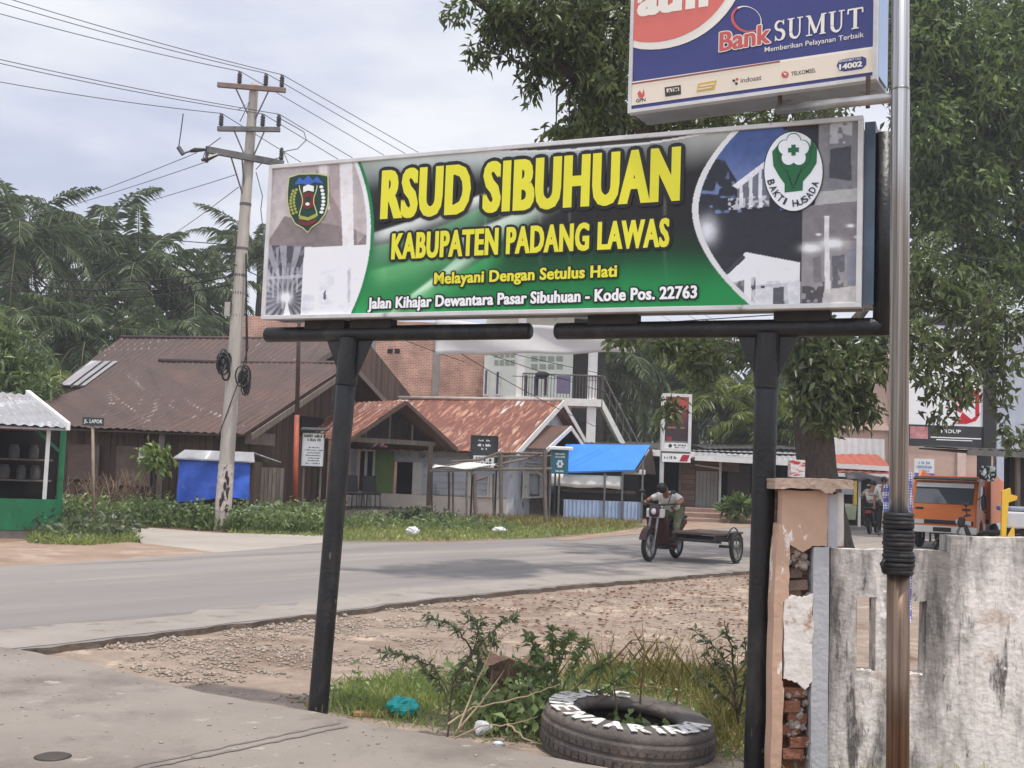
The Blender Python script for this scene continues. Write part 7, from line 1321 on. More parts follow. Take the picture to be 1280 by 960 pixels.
mb.add(vs, [(j * 13 + i, (j + 1) * 13 + i, (j + 1) * 13 + i + 1, j * 13 + i + 1) for j in range(4) for i in range(12)]); o = mb.build('dark_tarpaulin', M('black_tarp', S(52, 50, 52), S(36, 35, 37), rough=.45), ra, smooth=True); sm = o.modifiers.new('t', 'SOLIDIFY'); sm.thickness = .01
rkx, rkx2 = at(1089, 640, 36.2), at(1112, 606, 36.2); mb = MB(); bars(mb, V((0, 36.2, 0)), V((1, 0, 0)), V((0, -1, 0)), rkx.x, rkx2.x, .06, rkx2.z, .05, .05, rail=4)
for k in range(5): z = .1 + (rkx2.z - .15) * k / 4; mb.pp((rkx.x, 36.25, z), V((rkx2.x - rkx.x, 0, 0)), V((0, .4, 0)), V((0, 0, .03)))
tag(recentre(mb.build('display_rack', wpaint)), 'white metal display rack under the red awning', 'rack')
# dark shed with sheet roof at the right edge
wy = 24.0; a, b = at(1204, 562, wy), at(1300, 576, wy); wr_ = T('timber_shed', 'dark timber shed with a grey sheet roof at the right edge', 'shed', (b.x - .3, wy + 1, 0))
slope('roof', (a.x, wy - .2, a.z), (b.x + 2.5, wy - .2, a.z - .05), (b.x + 2.5, wy + 3, a.z + .12), (a.x + .15, wy + 3, a.z + .15), blz, wr_)
mb = MB(); mb.beam((a.x, wy - .22, a.z - .06), (b.x + 2.5, wy - .22, a.z - .1), .05, .12); mb.build('fascia', galv, wr_)
x = at(1268, 620, wy).x; mb = MB(); planks(mb, V((x, wy + .2, 0)), (1, 0, 0), 3, 0, a.z - .05, .2, horiz=True); mb.build('front_wall', M('blackish_wood', S(52, 42, 36), S(36, 30, 26)), wr_)
mb = MB(); mb.pp((at(1262, 600, wy + 2).x, wy + 2.2, 0), V((4, 0, 0)), V((0, .1, 0)), V((0, 0, a.z))); mb.build('back_wall', darkin, wr_)
x = at(1272, 620, wy).x; mb = MB(); mb.beam((x, wy, -.05), (x, wy, a.z), .08, .08); mb.build('post', gwood, wr_)
c0, c1 = at(1224, 601, wy - .1), at(1243, 583, wy - .1); mb = MB(); vs = []
for j in range(6):
    for i in range(8): s, t_ = i / 7, j / 5; vs.append(V((c0.x + (c1.x - c0.x) * s, wy - .15 + .05 * math.sin(9 * s + 4 * t_), c0.z + (c1.z - c0.z) * t_)))
mb.add(vs, [(j * 8 + i, j * 8 + i + 1, (j + 1) * 8 + i + 1, (j + 1) * 8 + i) for j in range(5) for i in range(7)]); o = mb.build('patterned_cloth', M('black_white_cloth', S(206, 222, 222), S(36, 36, 38), scale=9, contrast=.03), None, smooth=True); sm = o.modifiers.new('t', 'SOLIDIFY'); sm.thickness = .01; tag(recentre(o), 'black and white patterned cloth hung under the shed roof', 'cloth')
# yellow cut-out stand
yy0 = 20.5; yz = lambda px, py: at(px, py, yy0); ys = T('yellow_stand', 'yellow angular cut-out stand in front of the dark shed at the right edge', 'stand', (yz(1256, 660).x, yy0, 0)); ym = M('signal_yellow', S(236, 192, 62), S(216, 172, 50), rough=.45)
mb = MB(); mb.prism([yz(*p) for p in ((1253, 614), (1263, 610), (1264, 618), (1272, 620), (1271, 625), (1261, 628), (1258, 665), (1257, 700), (1251, 700), (1252, 669))], V((0, .06, 0))); mb.prism([yz(1255, 698), yz(1268, 698), yz(1268, 658)], V((0, .05, 0))) if False else None; mb.build('panel', ym, ys)
mb = MB(); mb.prism([yz(1262, 700), yz(1269, 700), yz(1268, 657), yz(1260, 672)], V((0, .06, 0))); mb.build('foot_panel', ym, ys)
zb2 = yz(1257, 700).z; mb = MB(); mb.pp((yz(1251, 700).x, yy0 - .1, -.02), V((.3, 0, 0)), V((0, .3, 0)), V((0, 0, zb2 + .03))); mb.build('base', dkm, ys)
# billboard
by2 = 31.0; a, b = at(1131, 530, by2), at(1240, 396, by2); bbd = T('billboard', 'large white billboard with black lettering and a red emblem behind the tree branches', 'billboard', ((a.x + b.x) / 2, by2, 0)); bw_, bh_ = b.x - a.x, b.z - a.z
mb = MB(); mb.pp((a.x - .4, by2, a.z), V((bw_ + .35, 0, 0)), V((0, .12, 0)), V((0, 0, bh_))); mb.build('panel', M('billboard_white', S(242, 242, 242), S(230, 230, 230), rough=.6), bbd)
lo = at(1131, 557, by2).z; mb = MB(); mb.pp((a.x - .4, by2 - .01, lo), V((bw_ + .35, 0, 0)), V((0, .13, 0)), V((0, 0, a.z - lo - .004))); mb.build('lower_panel', dkb, bbd)
mb = MB(); mb.pp((a.x - .4, by2 - .03, at(1131, 405, by2).z), V((bw_ + .35, 0, 0)), V((0, .025, 0)), V((0, 0, .24))); mb.build('top_band', blk, bbd)
mb = MB(); X_ = V((1, 0, 0)); U_ = V((0, 0, 1)); bq = lambda px, py: V((at(px, py, by2).x, by2, at(px, py, by2).z))
write(mb, 'MAJU GAK DENI', bq(1130, 418), X_, U_, 2.05, .22, .01, V((0, -.004, 0)), 0, .015); write(mb, 'UANG DENGAN BAHARI', bq(1130, 428.5), X_, U_, 2.2, .2, .01, V((0, -.004, 0)), 0, .012); mb.build('lettering', bpr, bbd)
mb = MB(); write(mb, 'HIDUP', bq(1176, 541), X_, U_, .55, .1, .02, V((0, -.016, 0))); mb.pp(bq(1163, 547) + V((0, -.014, 0)), X_ * 1.4, V((0, -.002, 0)), U_ * .03); mb.pp(bq(1170, 550) + V((0, -.014, 0)), X_ * 1.0, V((0, -.002, 0)), U_ * .025); mb.build('lettering', wpr, bbd)
mb = MB(); mb.pp(bq(1137, 548) + V((0, -.014, 0)), X_ * .5, V((0, -.003, 0)), U_ * .34); mb.build('pink_picture', M('pink_print', S(206, 160, 158), S(170, 96, 100), scale=6), bbd)
rde = M('red_emblem', S(206, 44, 54), S(190, 36, 46)); mb = MB(); cxy = (1207, 500)
def ringpart(r0, r1, a0, a1, k=16):
    for i in range(k): t0, t1 = a0 + (a1 - a0) * i / k, a0 + (a1 - a0) * (i + 1) / k; mb.add([bq(cxy[0] + r * math.cos(t) , cxy[1] - r * 1.0 * math.sin(t)) + V((0, -.004, 0)) for r, t in ((r0, t0), (r1, t0), (r1, t1), (r0, t1))], [(0, 1, 2, 3)])
ringpart(12, 17, .6, 4.4); ringpart(3, 9, -.4, 2.6)
for pts in (((1196, 530), (1203, 515), (1214, 524), (1226, 516), (1220, 526), (1208, 530)), ((1219, 488), (1224, 488), (1224, 520), (1219, 520)), ((1206, 494), (1222, 486), (1222, 494), (1210, 500))): mb.add([bq(*p) + V((0, -.005, 0)) for p in pts], [tuple(range(len(pts)))])
mb.build('emblem', rde, bbd)
for px, w_ in ((1235, .3), (1134, .12)): x = at(px, 560, by2).x; mb = MB(); mb.pp((x - w_ / 2, by2 + .13, -.05), V((w_, 0, 0)), V((0, .25, 0)), V((0, 0, b.z + .6))); mb.build('post', dkm if px > 1200 else wpaint, bbd)
x = at(1236, 560, by2).x; mb = MB(); mb.pp((x - .17, by2 - .06, lo), V((.34, 0, 0)), V((0, .05, 0)), V((0, 0, b.z - lo + .4))); mb.build('edge_post', dkm, bbd)
r, a, b = panel_sign('price_board', 'small white and blue printed board below the billboard', 'signboard', (1143, 574, 1168, 597), 30.0, M('white_board', S(236, 236, 234)), (1146, 1165), ((8, .74, .6, .13), (10, .52, .8, .12), (7, .32, .5, .1)), lit=M('sky_print', S(96, 164, 206), S(80, 146, 190)))
mb = MB(); mb.pp((a.x, 29.994, a.z), V((b.x - a.x, 0, 0)), V((0, .004, 0)), V((0, 0, (b.z - a.z) * .26))); mb.build('blue_band', M('blue_band', S(96, 120, 200)), r)
r, a, b = panel_sign('green_board', 'green board with pale letters half hidden behind the gate pillar', 'signboard', (948, 621, 1004, 650), 29.0, M('green_board', S(70, 106, 62), S(54, 86, 50)), (952, 1000), (('ATM', .25, .56, .42),), lit=M('pale_letters', S(206, 222, 196)))
# pale screen wall further right
a, b = at(1244, 570, 36), at(1400, 400, 36); mb = MB(); mb.pp((a.x, 36, 0), V((b.x - a.x, 0, 0)), V((0, .15, 0)), V((0, 0, b.z))); wsb = T('white_screen', 'pale bluish ribbed sheet wall at the right edge beyond the billboard', 'wall', (a.x + 1, 36, 0)); mb.build('backing', galv, wsb); mb = MB(); corr(mb, (a.x, 35.95, .02), V((0, -.02, b.z)), V((b.x - a.x, 0, 0)), .3, .02, 2); mb.build('sheeting', M('bluish_white_sheet', S(226, 230, 240), S(206, 212, 224), rough=.5), wsb)
# ================================================================ vegetation
bark = M('tree_bark', S(96, 86, 78), S(52, 46, 42), rough=.95, scale=5, stretch=(3, 3, .8), bump=1, bscale=16)
lf_tree = leafmat('tree_leaf', S(68, 78, 50), S(116, 130, 76), S(170, 182, 108), .4)
lf_tree2 = leafmat('right_tree_leaf', S(70, 84, 50), S(126, 146, 78), S(188, 202, 116), .42)
lf_palm = leafmat('palm_leaf', S(74, 88, 62), S(116, 130, 90), S(162, 172, 122), .35)
lf_palmy = leafmat('sunlit_yellow_palm_leaf', S(82, 96, 46), S(134, 146, 66), S(176, 176, 90), .35)  # yellowish fronds, with the sunlight on them put into the leaf colour
lf_bush = leafmat('bush_leaf', S(82, 100, 62), S(130, 150, 92), S(176, 188, 128), .4)
lf_weed = leafmat('weed_leaf', S(92, 108, 70), S(138, 156, 98), S(184, 194, 134), .42)
lf_grass = leafmat('grass_blade', S(116, 132, 76), S(164, 176, 104), S(208, 204, 144), .42)
lf_dry = leafmat('dry_grass_blade', S(112, 106, 60), S(164, 150, 92), S(196, 178, 120), .2)
lf_dark = leafmat('dark_weed_leaf', S(78, 86, 66), S(114, 126, 88), S(156, 166, 122), .4)
def blob(px, py, Y, rx, ry, n, rd=None):
    """tuft centres spread through an ellipsoid standing at depth Y"""
    c = at(px, py, Y); k = Y / F; rx, ry = rx * k, ry * k; rd = rd or (rx + ry) / 2
    d = RNG.normal(size=(n, 3)); d /= np.linalg.norm(d, axis=1)[:, None]; d *= RNG.random((n, 1)) ** .42
    return np.array(c)[None] + d * np.array([rx, rd, ry])[None]
def limb(mb, pts, r0, r1, n=9):
    P_ = [at(*p) for p in pts]; k = len(P_); out = []; rs = []
    for i in range(k - 1):
        for j in range(4): t_ = j / 4; out.append(P_[i].lerp(P_[i + 1], t_) + V((random.uniform(-.02, .02), 0, random.uniform(-.02, .02)))); rs.append(r0 + (r1 - r0) * (i + t_) / (k - 1))
    out.append(P_[-1]); rs.append(r1); mb.tube(out, rs, n); return out
def twigs(mb, centres, trunkpts, n, r=.012):
    for i in RNG.choice(len(centres), min(n, len(centres)), replace=False):
        c = V(centres[i].tolist()); q = min(trunkpts, key=lambda p: (p - c).length); m_ = q.lerp(c, .5) + V((random.uniform(-.15, .15), random.uniform(-.15, .15), random.uniform(0, .2))); mb.tube([q, m_, c], [r * 2, r * 1.4, r * .5], 5)
# ---------------------------------------------------------------- the big tree
tb = at(1040, 706, 22.3); tb.z = -.05; tree = T('big_tree', 'huge leafy tree with a leaning thick trunk behind the gate pillar, spreading over the signs', 'tree', tb)
mb = MB(); tp_ = [tb] + [at(*p) for p in ((1038, 690, 22.3), (1030, 640, 22.2), (1022, 590, 22.1), (1019, 550, 22), (1012, 500, 21.9), (1000, 440, 21.8), (985, 380, 21.6))]; rs = [.60, .48, .40, .365, .36, .34, .33, .28]
pts, rr2 = [], []
for i in range(len(tp_) - 1):
    for j in range(4): t_ = j / 4; pts.append(tp_[i].lerp(tp_[i + 1], t_)); rr2.append(rs[i] + (rs[i + 1] - rs[i]) * t_)
k0 = len(mb.v); mb.tube(pts, rr2, 20)
for i in range(k0, len(mb.v)):
    ring = (i - k0) // 20; j = (i - k0) % 20
    if ring < len(pts): c = pts[ring]; v = V(mb.v[i]); mb.v[i] = tuple(c + (v - c) * (1 + .07 * math.sin(4 * j * .314 * 2 + ring * .35) + .05 * math.sin(9 * j * .314 + ring * .2)))
tk_pts = list(pts)
for ps, r0, r1 in ((((985, 385, 21.6), (950, 300, 20.2), (890, 215, 18.4), (790, 150, 16.6), (690, 75, 15.6), (588, -6, 15), (560, -30, 15)), .2, .03), (((990, 390, 21.6), (1010, 290, 21.8), (1035, 120, 22), (1050, -60, 22)), .25, .12), (((1012, 480, 21.9), (1070, 400, 22.4), (1130, 330, 23)), .16, .05), (((890, 215, 18.4), (830, 120, 17), (760, 30, 16.2), (700, -30, 16)), .1, .03), (((1005, 450, 21.8), (930, 430, 21.4), (850, 430, 21), (790, 428, 20.8)), .09, .02), (((1019, 540, 22), (1060, 500, 22), (1090, 490, 22)), .06, .02), (((940, 300, 21.2), (900, 100, 21), (880, -40, 21)), .14, .05), (((1070, 400, 22.4), (1140, 420, 21.5), (1215, 440, 21)), .06, .015)):
    tk_pts += limb(mb, ps, r0, r1)
CL = [(750, 50, 16, 58, 75, 250, 1.9), (705, 35, 15.6, 45, 52, 130, 1.6), (650, 18, 15.3, 48, 26, 80, 1.2), (748, 140, 16.2, 42, 44, 150, 1.6), (690, 168, 15.6, 16, 16, 9, .4), (722, 172, 15.8, 32, 16, 34, .8), (570, 13, 15, 15, 10, 9, .25), (597, 68, 15, 10, 11, 8, .2), (612, 30, 15, 12, 16, 9, .3), (632, 52, 15.1, 22, 14, 14, .4), (662, 112, 15.3, 9, 11, 6, .2), (670, 78, 15.3, 26, 14, 24, .5), (850, 150, 16.8, 70, 22, 110, 1.4), (960, 132, 18, 110, 22, 110, 1.4),
      (900, 40, 21, 110, 80, 110, 2), (1050, 60, 22, 70, 90, 130, 2), (1000, 260, 21.8, 120, 90, 120, 2), (1030, 455, 22, 40, 58, 130, 1.0), (1016, 475, 21.2, 32, 52, 120, .5), (1040, 520, 21.3, 22, 16, 26, .4), (1062, 470, 21.8, 38, 52, 85, 1.0), (1000, 420, 21.8, 22, 30, 34, .8), (1082, 512, 21.6, 18, 20, 16, .5), (1100, 430, 22, 24, 30, 30, .8), (980, 440, 21.6, 14, 30, 10, .5),
      (778, 427, 20.6, 30, 8, 12, .3), (858, 430, 20.9, 55, 16, 34, .7), (836, 508, 20.5, 10, 9, 7, .25), (880, 455, 21, 40, 20, 20, .6), (940, 445, 21.3, 26, 14, 10, .4), (1150, 345, 22.6, 34, 60, 90, 1.4), (1210, 375, 22, 44, 34, 60, 1), (1165, 432, 21.2, 40, 40, 34, .8), (1200, 478, 21, 32, 30, 20, .6), (1150, 470, 21, 22, 30, 12, .5), (1255, 470, 21.2, 16, 60, 18, .5), (1225, 430, 21.2, 34, 32, 26, .7), (1270, 395, 21.4, 26, 30, 22, .6), (1175, 520, 21, 18, 14, 5, .3), (1260, 545, 21, 14, 14, 6, .3)]
cs = np.concatenate([blob(*c[:6], c[6]) for c in CL]); twigs(mb, cs, tk_pts, 260); mb.build('trunk', bark, tree, smooth=True)
leafmesh('crown', [tufts(cs[cs[:, 1] < 19], (9, 15), (.11, .19), (.042, .07), .6, .07), tufts(cs[cs[:, 1] >= 19], (9, 15), (.15, .25), (.06, .10), .55, .10)], lf_tree, tree)
# ---------------------------------------------------------------- second tree behind the shed
tb2 = V((at(1330, 600, 34.5).x, 34.5, -.05)); t2_ = T('right_tree', 'tall bright leafed tree filling the top right corner', 'tree', tb2); mb = MB(); trunk2 = []
o_ = [tb2, at(1320, 480, 34.3), at(1290, 330, 34.0), at(1250, 180, 33.5), at(1230, 30, 33.5), at(1220, -80, 33.5)]; mb.tube(o_, [.42, .34, .28, .2, .14, .08], 12); trunk2 += [a_.lerp(b_, q) for a_, b_ in zip(o_, o_[1:]) for q in (0, .33, .66)]
for ps, r0, r1 in ((((1290, 330, 34.0), (1220, 280, 33.3), (1150, 240, 32.5)), .14, .04), (((1250, 180, 33.5), (1190, 120, 33.0), (1140, 60, 32.5)), .12, .03), (((1250, 180, 33.5), (1300, 80, 33.5), (1330, -20, 33.5)), .12, .03)): trunk2 += limb(mb, ps, r0, r1)
CL2 = [(1205, 110, 32.8, 85, 110, 602, 2.2), (1150, 60, 32.5, 45, 70, 210, 1.8), (1190, 250, 32.9, 75, 70, 364, 2), (1255, 40, 33.5, 60, 70, 237, 2), (1262, 190, 33.5, 50, 90, 237, 2), (1230, 340, 33.5, 56, 44, 168, 1.6), (1160, 170, 32.1, 40, 60, 182, 1.4), (1280, 310, 33.9, 40, 60, 84, 1.6), (1150, 0, 32.5, 60, 40, 125, 1.6), (1310, 120, 34.5, 60, 120, 125, 2)]
cs = np.concatenate([blob(*c[:6], c[6]) for c in CL2]); twigs(mb, cs, trunk2, 160); mb.build('trunk', bark, t2_, smooth=True); leafmesh('crown', [tufts(cs, (9, 15), (.2, .38), (.08, .135), .45, .15)], lf_tree2, t2_)
# ---------------------------------------------------------------- palms
def palm_crown(nf, Lf, seed, drop=1.0, wide=.075, leaflet=.9, lo=-.35):
    rg = np.random.default_rng(seed); ps, ds, Ls = [], [], []; mb = MB()
    for i in range(nf):
        az = i * 2.399963 + rg.uniform(-.2, .2); u = .1 + .9 * (i + .5) / nf; el = 1.22 - (1.22 - lo) * u ** .8 + rg.uniform(-.16, .16); L_ = Lf * rg.uniform(.85, 1.08); k = 34
        t_ = np.linspace(0, 1, k); ang = el - drop * (.62 + .5 * u) * t_ ** 1.4 * 1.6; ang = np.maximum(ang, -1.5); st_ = L_ / k
        h = np.concatenate([[0], np.cumsum(np.cos(ang[:-1]) * st_)]); z = np.concatenate([[0], np.cumsum(np.sin(ang[:-1]) * st_)])
        dx, dy = math.cos(az), math.sin(az); P_ = np.stack([h * dx, h * dy, z], 1); tan = np.stack([np.cos(ang) * dx, np.cos(ang) * dy, np.sin(ang)], 1); sd3 = np.array([-dy, dx, 0])
        mb.tube([V(P_[j].tolist()) for j in range(0, k, 3)], [.045 * (1 - j / k) + .008 for j in range(0, k, 3)], 4, cap=False)
        for s in (-1, 1):
            for j in range(4, k):
                for w_ in range(2):
                    f_ = t_[j]; d = tan[j] * rg.uniform(.5, .8) + s * sd3 * rg.uniform(.7, 1.0) + np.array([0, 0, rg.uniform(-.75, .15)]); ps.append(P_[j] + tan[j] * w_ * st_ * .5); ds.append(d); Ls.append(leaflet * (math.sin(math.pi * min(1, .16 + f_ * .8)) ** .6) * rg.uniform(.75, 1.1))
    Ls = np.array(Ls); g_ = leafgeo(np.array(ps), np.array(ds), Ls, np.full(len(Ls), wide), .25, .28); return mb, g_
ptr = M('palm_trunk', S(98, 88, 78), S(60, 54, 48), rough=.95, scale=4, stretch=(1, 1, 4), bump=1, bscale=10)
def palm_proto(seed, mat, nf=30, Lf=4.8, drop=1.0, name='oil_palm', H_=9.0, **k):
    r = T(name, 'proto', 'palm tree', (0, 0, 0)); mb, g_ = palm_crown(nf, Lf, seed, drop, **k); mt = MB(); nt_ = 14
    mt.tube([(0.1 * math.sin(i * .5), 0, -H_ + H_ * i / nt_ + .1) for i in range(nt_ + 1)], [.34 - .06 * i / nt_ + .03 * (i % 2) for i in range(nt_ + 1)], 12); mt.build('trunk', ptr, r)
    o = leafmesh('crown', [g_], mat, r); mb.build('rachis', M('palm_rachis', S(120, 122, 80), S(92, 96, 62)), r); return r
protos = [palm_proto(1, lf_palm, 24, wide=.06), palm_proto(2, lf_palm, 26, 5.0, .85, wide=.06), palm_proto(3, lf_palm, 22, 4.6, 1.05, wide=.065)]
used = set()
def palm(i, px, py, Y, label, s=1.0, rz=0.0, group='oil palms behind the houses'):
    pr = protos[i]
    if i in used: o = copy_tree(pr)
    else: o = pr; used.add(i)
    p = at(px, py, Y); o.location = p; o.scale = (s, s, s); o.rotation_euler = (0, 0, rz); o['label'] = label; o['group'] = group
    return o
PALMS = [(0, 22, 300, 46, 'oil palm at the left edge of the photo rising above the kiosk', 1.0), (1, -75, 285, 50, 'oil palm cut off by the left edge, its fronds reaching in highest', 1.05), (2, 122, 305, 54, 'oil palm above the white patch of the brown roof', 1.1), (1, 172, 340, 50, 'broad oil palm in the middle of the grove left of the utility pole', .95), (0, 240, 372, 52, 'oil palm just left of the utility pole, top of its crown domed', .9), (2, 200, 420, 46, 'low oil palm peeking just over the brown roof ridge', .8), (1, 328, 318, 56, 'oil palm between the utility pole and the hospital sign', .85), (0, 108, 425, 44, 'low oil palm with drooping fronds at the left end of the brown roof', .8), (2, 55, 385, 58, 'dark oil palm deep in the grove behind the layered tree', 1.0), (1, 285, 425, 60, 'distant oil palm behind the utility pole at roof height', .85), (0, -20, 420, 42, 'low oil palm behind the green kiosk roof', .9),
         (2, 755, 455, 54, 'oil palm standing just right of the white house column', 1.05), (0, 800, 470, 58, 'oil palm directly behind the advert lightbox, left of it', 1.0), (1, 700, 430, 62, 'oil palm half hidden behind the white house', 1.0), (2, 985, 470, 60, 'oil palm seen between the right sign post and the tree trunk', 1.0), (1, 850, 455, 64, 'distant oil palm behind the lightbox, right of it', 1.0)]
for j, (i, px, py, Y, lb, s) in enumerate(PALMS): palm(i, px, py, Y, lb, s, j * 1.7)
protos.append(palm_proto(9, lf_palmy, 18, 4.0, .8, 'coconut_palm', 6, wide=.09, leaflet=1.0, lo=.1)); palm(3, 915, 515, 50, 'yellowish young coconut palm right of the advert lightbox', 1.0, .6, 'coconut palms behind the shops'); palm(3, 960, 540, 47, 'smaller yellowish coconut palm left of the right sign post', .75, 2.2, 'coconut palms behind the shops')
protos.append(palm_proto(11, lf_palmy, 7, 3.6, 1.25, 'banana_palm', 4, wide=.12, leaflet=.8, lo=.0)); palm(4, 70, 490, 40, 'young palm with a bright yellow green arching frond by the brown roof', 1.0, .35, 'young palms'); 
# ---------------------------------------------------------------- other trees
def leafy(name, label, base, trunk_pts, blobs, mat, Ln, W, down, r0, n_leaf=(8, 13), cat='tree', tw=60, spread=.12):
    r = T(name, label, cat, base); mb = MB(); tpp_ = [V(base)] + trunk_pts; mb.tube(tpp_, [r0 * (1 - .7 * i / (len(tpp_) - 1)) for i in range(len(tpp_))], 9); tp3 = [a_.lerp(b_, q) for a_, b_ in zip(tpp_, tpp_[1:]) for q in (0, .5, 1)]
    cs = np.concatenate([blob(*b) for b in blobs]); twigs(mb, cs, tp3, tw, r0 * .09); mb.build('trunk', bark, r, smooth=True); leafmesh('crown', [tufts(cs, n_leaf, Ln, W, down, spread)], mat, r); return r
b = at(8, 560, 31); b.z = 0; leafy('layered_tree', 'bushy bright green tree with layered sprays above the kiosk roof', b, [at(8, 500, 31), at(10, 420, 31)], [(8, 455, 31, 50, 50, 150), (-20, 420, 31, 40, 45, 90), (45, 490, 31, 28, 22, 40), (10, 500, 31.2, 50, 30, 60)], lf_bush, (.2, .38), (.05, .09), .25, .16)
b = at(870, 600, 55); b.z = 0; leafy('broadleaf_tree', 'dark broadleaf tree behind the shops above the lightbox', b, [at(868, 520, 55), at(866, 440, 55)], [(865, 455, 55, 45, 45, 130), (900, 430, 55, 40, 25, 50)], lf_tree, (.3, .5), (.1, .16), .4, .3)
b = at(1010, 620, 52); b.z = 0; leafy('broadleaf_tree', 'green broadleaf tree behind the shops at the left of the big trunk', b, [at(1005, 560, 52), at(1000, 500, 52)], [(1000, 510, 52, 38, 40, 110), (975, 540, 51, 24, 22, 40)], lf_bush, (.3, .5), (.1, .16), .4, .3)
# far wood: one mass behind everything
wpts = []
for px in range(-160, 345, 14): wpts.append(blob(px, random.uniform(455, 495), 78, 26, random.uniform(30, 48), 22, 3))
for px in range(690, 1120, 14): wpts.append(blob(px, random.uniform(505, 540), 80, 26, random.uniform(30, 45), 26, 3))
for px in range(1120, 1500, 18): wpts.append(blob(px, 520, 90, 26, 60, 14, 3))
for px in range(-160, 345, 16): wpts.append(blob(px, 540, 78, 26, 40, 16, 3))
kind(leafmesh('woodland', [tufts(np.concatenate(wpts), (9, 13), (.6, 1.1), (.18, .32), .3, .5)], lf_palm), 'stuff')
# ---------------------------------------------------------------- verge across the road
gp_ = lambda *ps: [X3(G(*p)) for p in ps]
def stuff(o, label): kind(o, 'stuff'); o['label'] = label; return o
v1 = gp_((42, 652), (140, 656), (210, 661), (270, 665), (300, 667), (400, 670)) + [X3(G(420, 655)), X3(G(300, 652)), (-9.6, 27.0), (-13, 28.4)]
stuff(grass('tall_weeds', v1, 5200, (.2, .55), lf_bush, .035, .6), 'tall green weeds along the foot of the wooden house')
pw = scatter(v1, 900); stuff(leafmesh('broad_weeds', [tufts(np.concatenate([pw, RNG.uniform(.1, .5, (900, 1))], 1), (7, 11), (.08, .17), (.05, .09), -.1, .09)], lf_weed), 'broad leaved weeds along the foot of the wooden house')
v2 = gp_((285, 669), (400, 674), (425, 677), (560, 677), (690, 672), (780, 665), (800, 655), (740, 652), (690, 651), (600, 651), (520, 648), (440, 650), (350, 652), (290, 655))
stuff(grass('verge_grass', v2, 15000, (.05, .20), lf_grass, .03, .55), 'green grass verge between the road and the porch house')
v2b = gp_((430, 663), (560, 668), (640, 667), (640, 660), (540, 652), (440, 652)); pw = scatter(v2b, 420); stuff(leafmesh('verge_weeds', [tufts(np.concatenate([pw, RNG.uniform(.03, .16, (420, 1))], 1), (7, 11), (.07, .14), (.04, .065), -.1, .09)], lf_weed), 'low leafy weeds in the grass before the porch')
v2c = gp_((560, 656), (700, 664), (790, 662), (800, 652), (700, 648), (600, 648)); stuff(grass('dry_grass', v2c, 4000, (.10, .30), lf_dry, .022, .45), 'tall dry yellow grass before the blue awning stall')
v3 = gp_((38, 684), (110, 686), (172, 681), (165, 672), (120, 664), (60, 658), (36, 662)); stuff(grass('corner_grass', v3, 5200, (.08, .28), lf_grass, .028, .6, .03), 'grass patch beside the green kiosk')
pw = scatter(v3, 130); stuff(leafmesh('corner_weeds', [tufts(np.concatenate([pw, RNG.uniform(.1, .35, (130, 1))], 1), (7, 11), (.1, .2), (.05, .09), -.1, .1)], lf_dark), 'dark leafy weeds at the foot of the green kiosk')
def bush(name, label, base, blobs, mat, Ln, W, down=-.1, n_leaf=(8, 12), stems=14, cat='shrub', sm_=None, spread=.06, sr=.008):
    r = T(name, label, cat, base); cs = np.concatenate([blob(*b) for b in blobs]); mb = MB()
    for i in RNG.choice(len(cs), min(stems, len(cs)), replace=False): c = V(cs[i].tolist()); mb.tube([V(base) + V((random.uniform(-.05, .05), 0, -.02)), V(base).lerp(c, .5) + V((0, 0, .08)), c], [sr * 1.6, sr, sr * .5], 5)
    mb.build('stem', sm_ or M('green_stem', S(104, 108, 70), S(76, 78, 50)), r); leafmesh('foliage', [tufts(cs, n_leaf, Ln, W, down, spread)], mat, r); return r
b = G(522, 655); bush('leafy_bush', 'small leafy bush at the right porch post', b, [(520, 646, b.y, 34, 14, 50), (560, 650, b.y - .6, 20, 8, 16)], lf_dark, (.12, .22), (.06, .1))
b = at(920, 648, 37); b.z = .2; bush('broad_bush', 'bright broad leaved bush before the dark shop opening', b, [(920, 634, 37, 15, 9, 34)], lf_bush, (.3, .55), (.1, .16), -.5, sr=.015)
b = G(196, 660); b.y = 26.2; sp_r = leafy('sapling', 'young sapling with pale stem and yellow green leaves before the wooden house', (at(193, 640, 26.2).x, 26.2, 0), [at(193, 600, 26.2), at(190, 580, 26.2)], [(191, 573, 26.2, 15, 12, 16)], leafmat('sapling_leaf', S(96, 118, 60), S(150, 166, 90), S(190, 190, 116), .35), (.16, .3), (.08, .13), .3, .05, tw=10)
def twiggy(label, x, Y, w_, h, n, seed):
    rr = random.Random(seed); r = T('dry_shrub', label, 'shrub', (x, Y, 0), 'dry shrubs before the wooden house'); mb = MB()
    for i in range(n):
        a = V((x + rr.uniform(-w_, w_) * .5, Y + rr.uniform(-.2, .2), -.03)); p = [a]
        for k in range(4): p.append(p[-1] + V((rr.uniform(-.16, .16), rr.uniform(-.1, .1), h / 4 * rr.uniform(.7, 1.2))))
        mb.tube(p, [.014, .012, .01, .007, .004], 5)
        for k in (2, 3): q = p[k]; mb.tube([q, q + V((rr.uniform(-.3, .3), rr.uniform(-.1, .1), rr.uniform(.1, .3)))], [.008, .004], 4)
    mb.build('twigs', M('straw_twig', S(158, 134, 110), S(116, 96, 80), island=.25), r)
twiggy('dense pale dry shrub before the shaded front of the wooden house', at(150, 640, 26.6).x, 26.6, 1.3, 1.2, 46, 2); twiggy('thin dry shrub left of the street name sign post', at(108, 640, 26.8).x, 26.8, .7, 1.0, 16, 3)
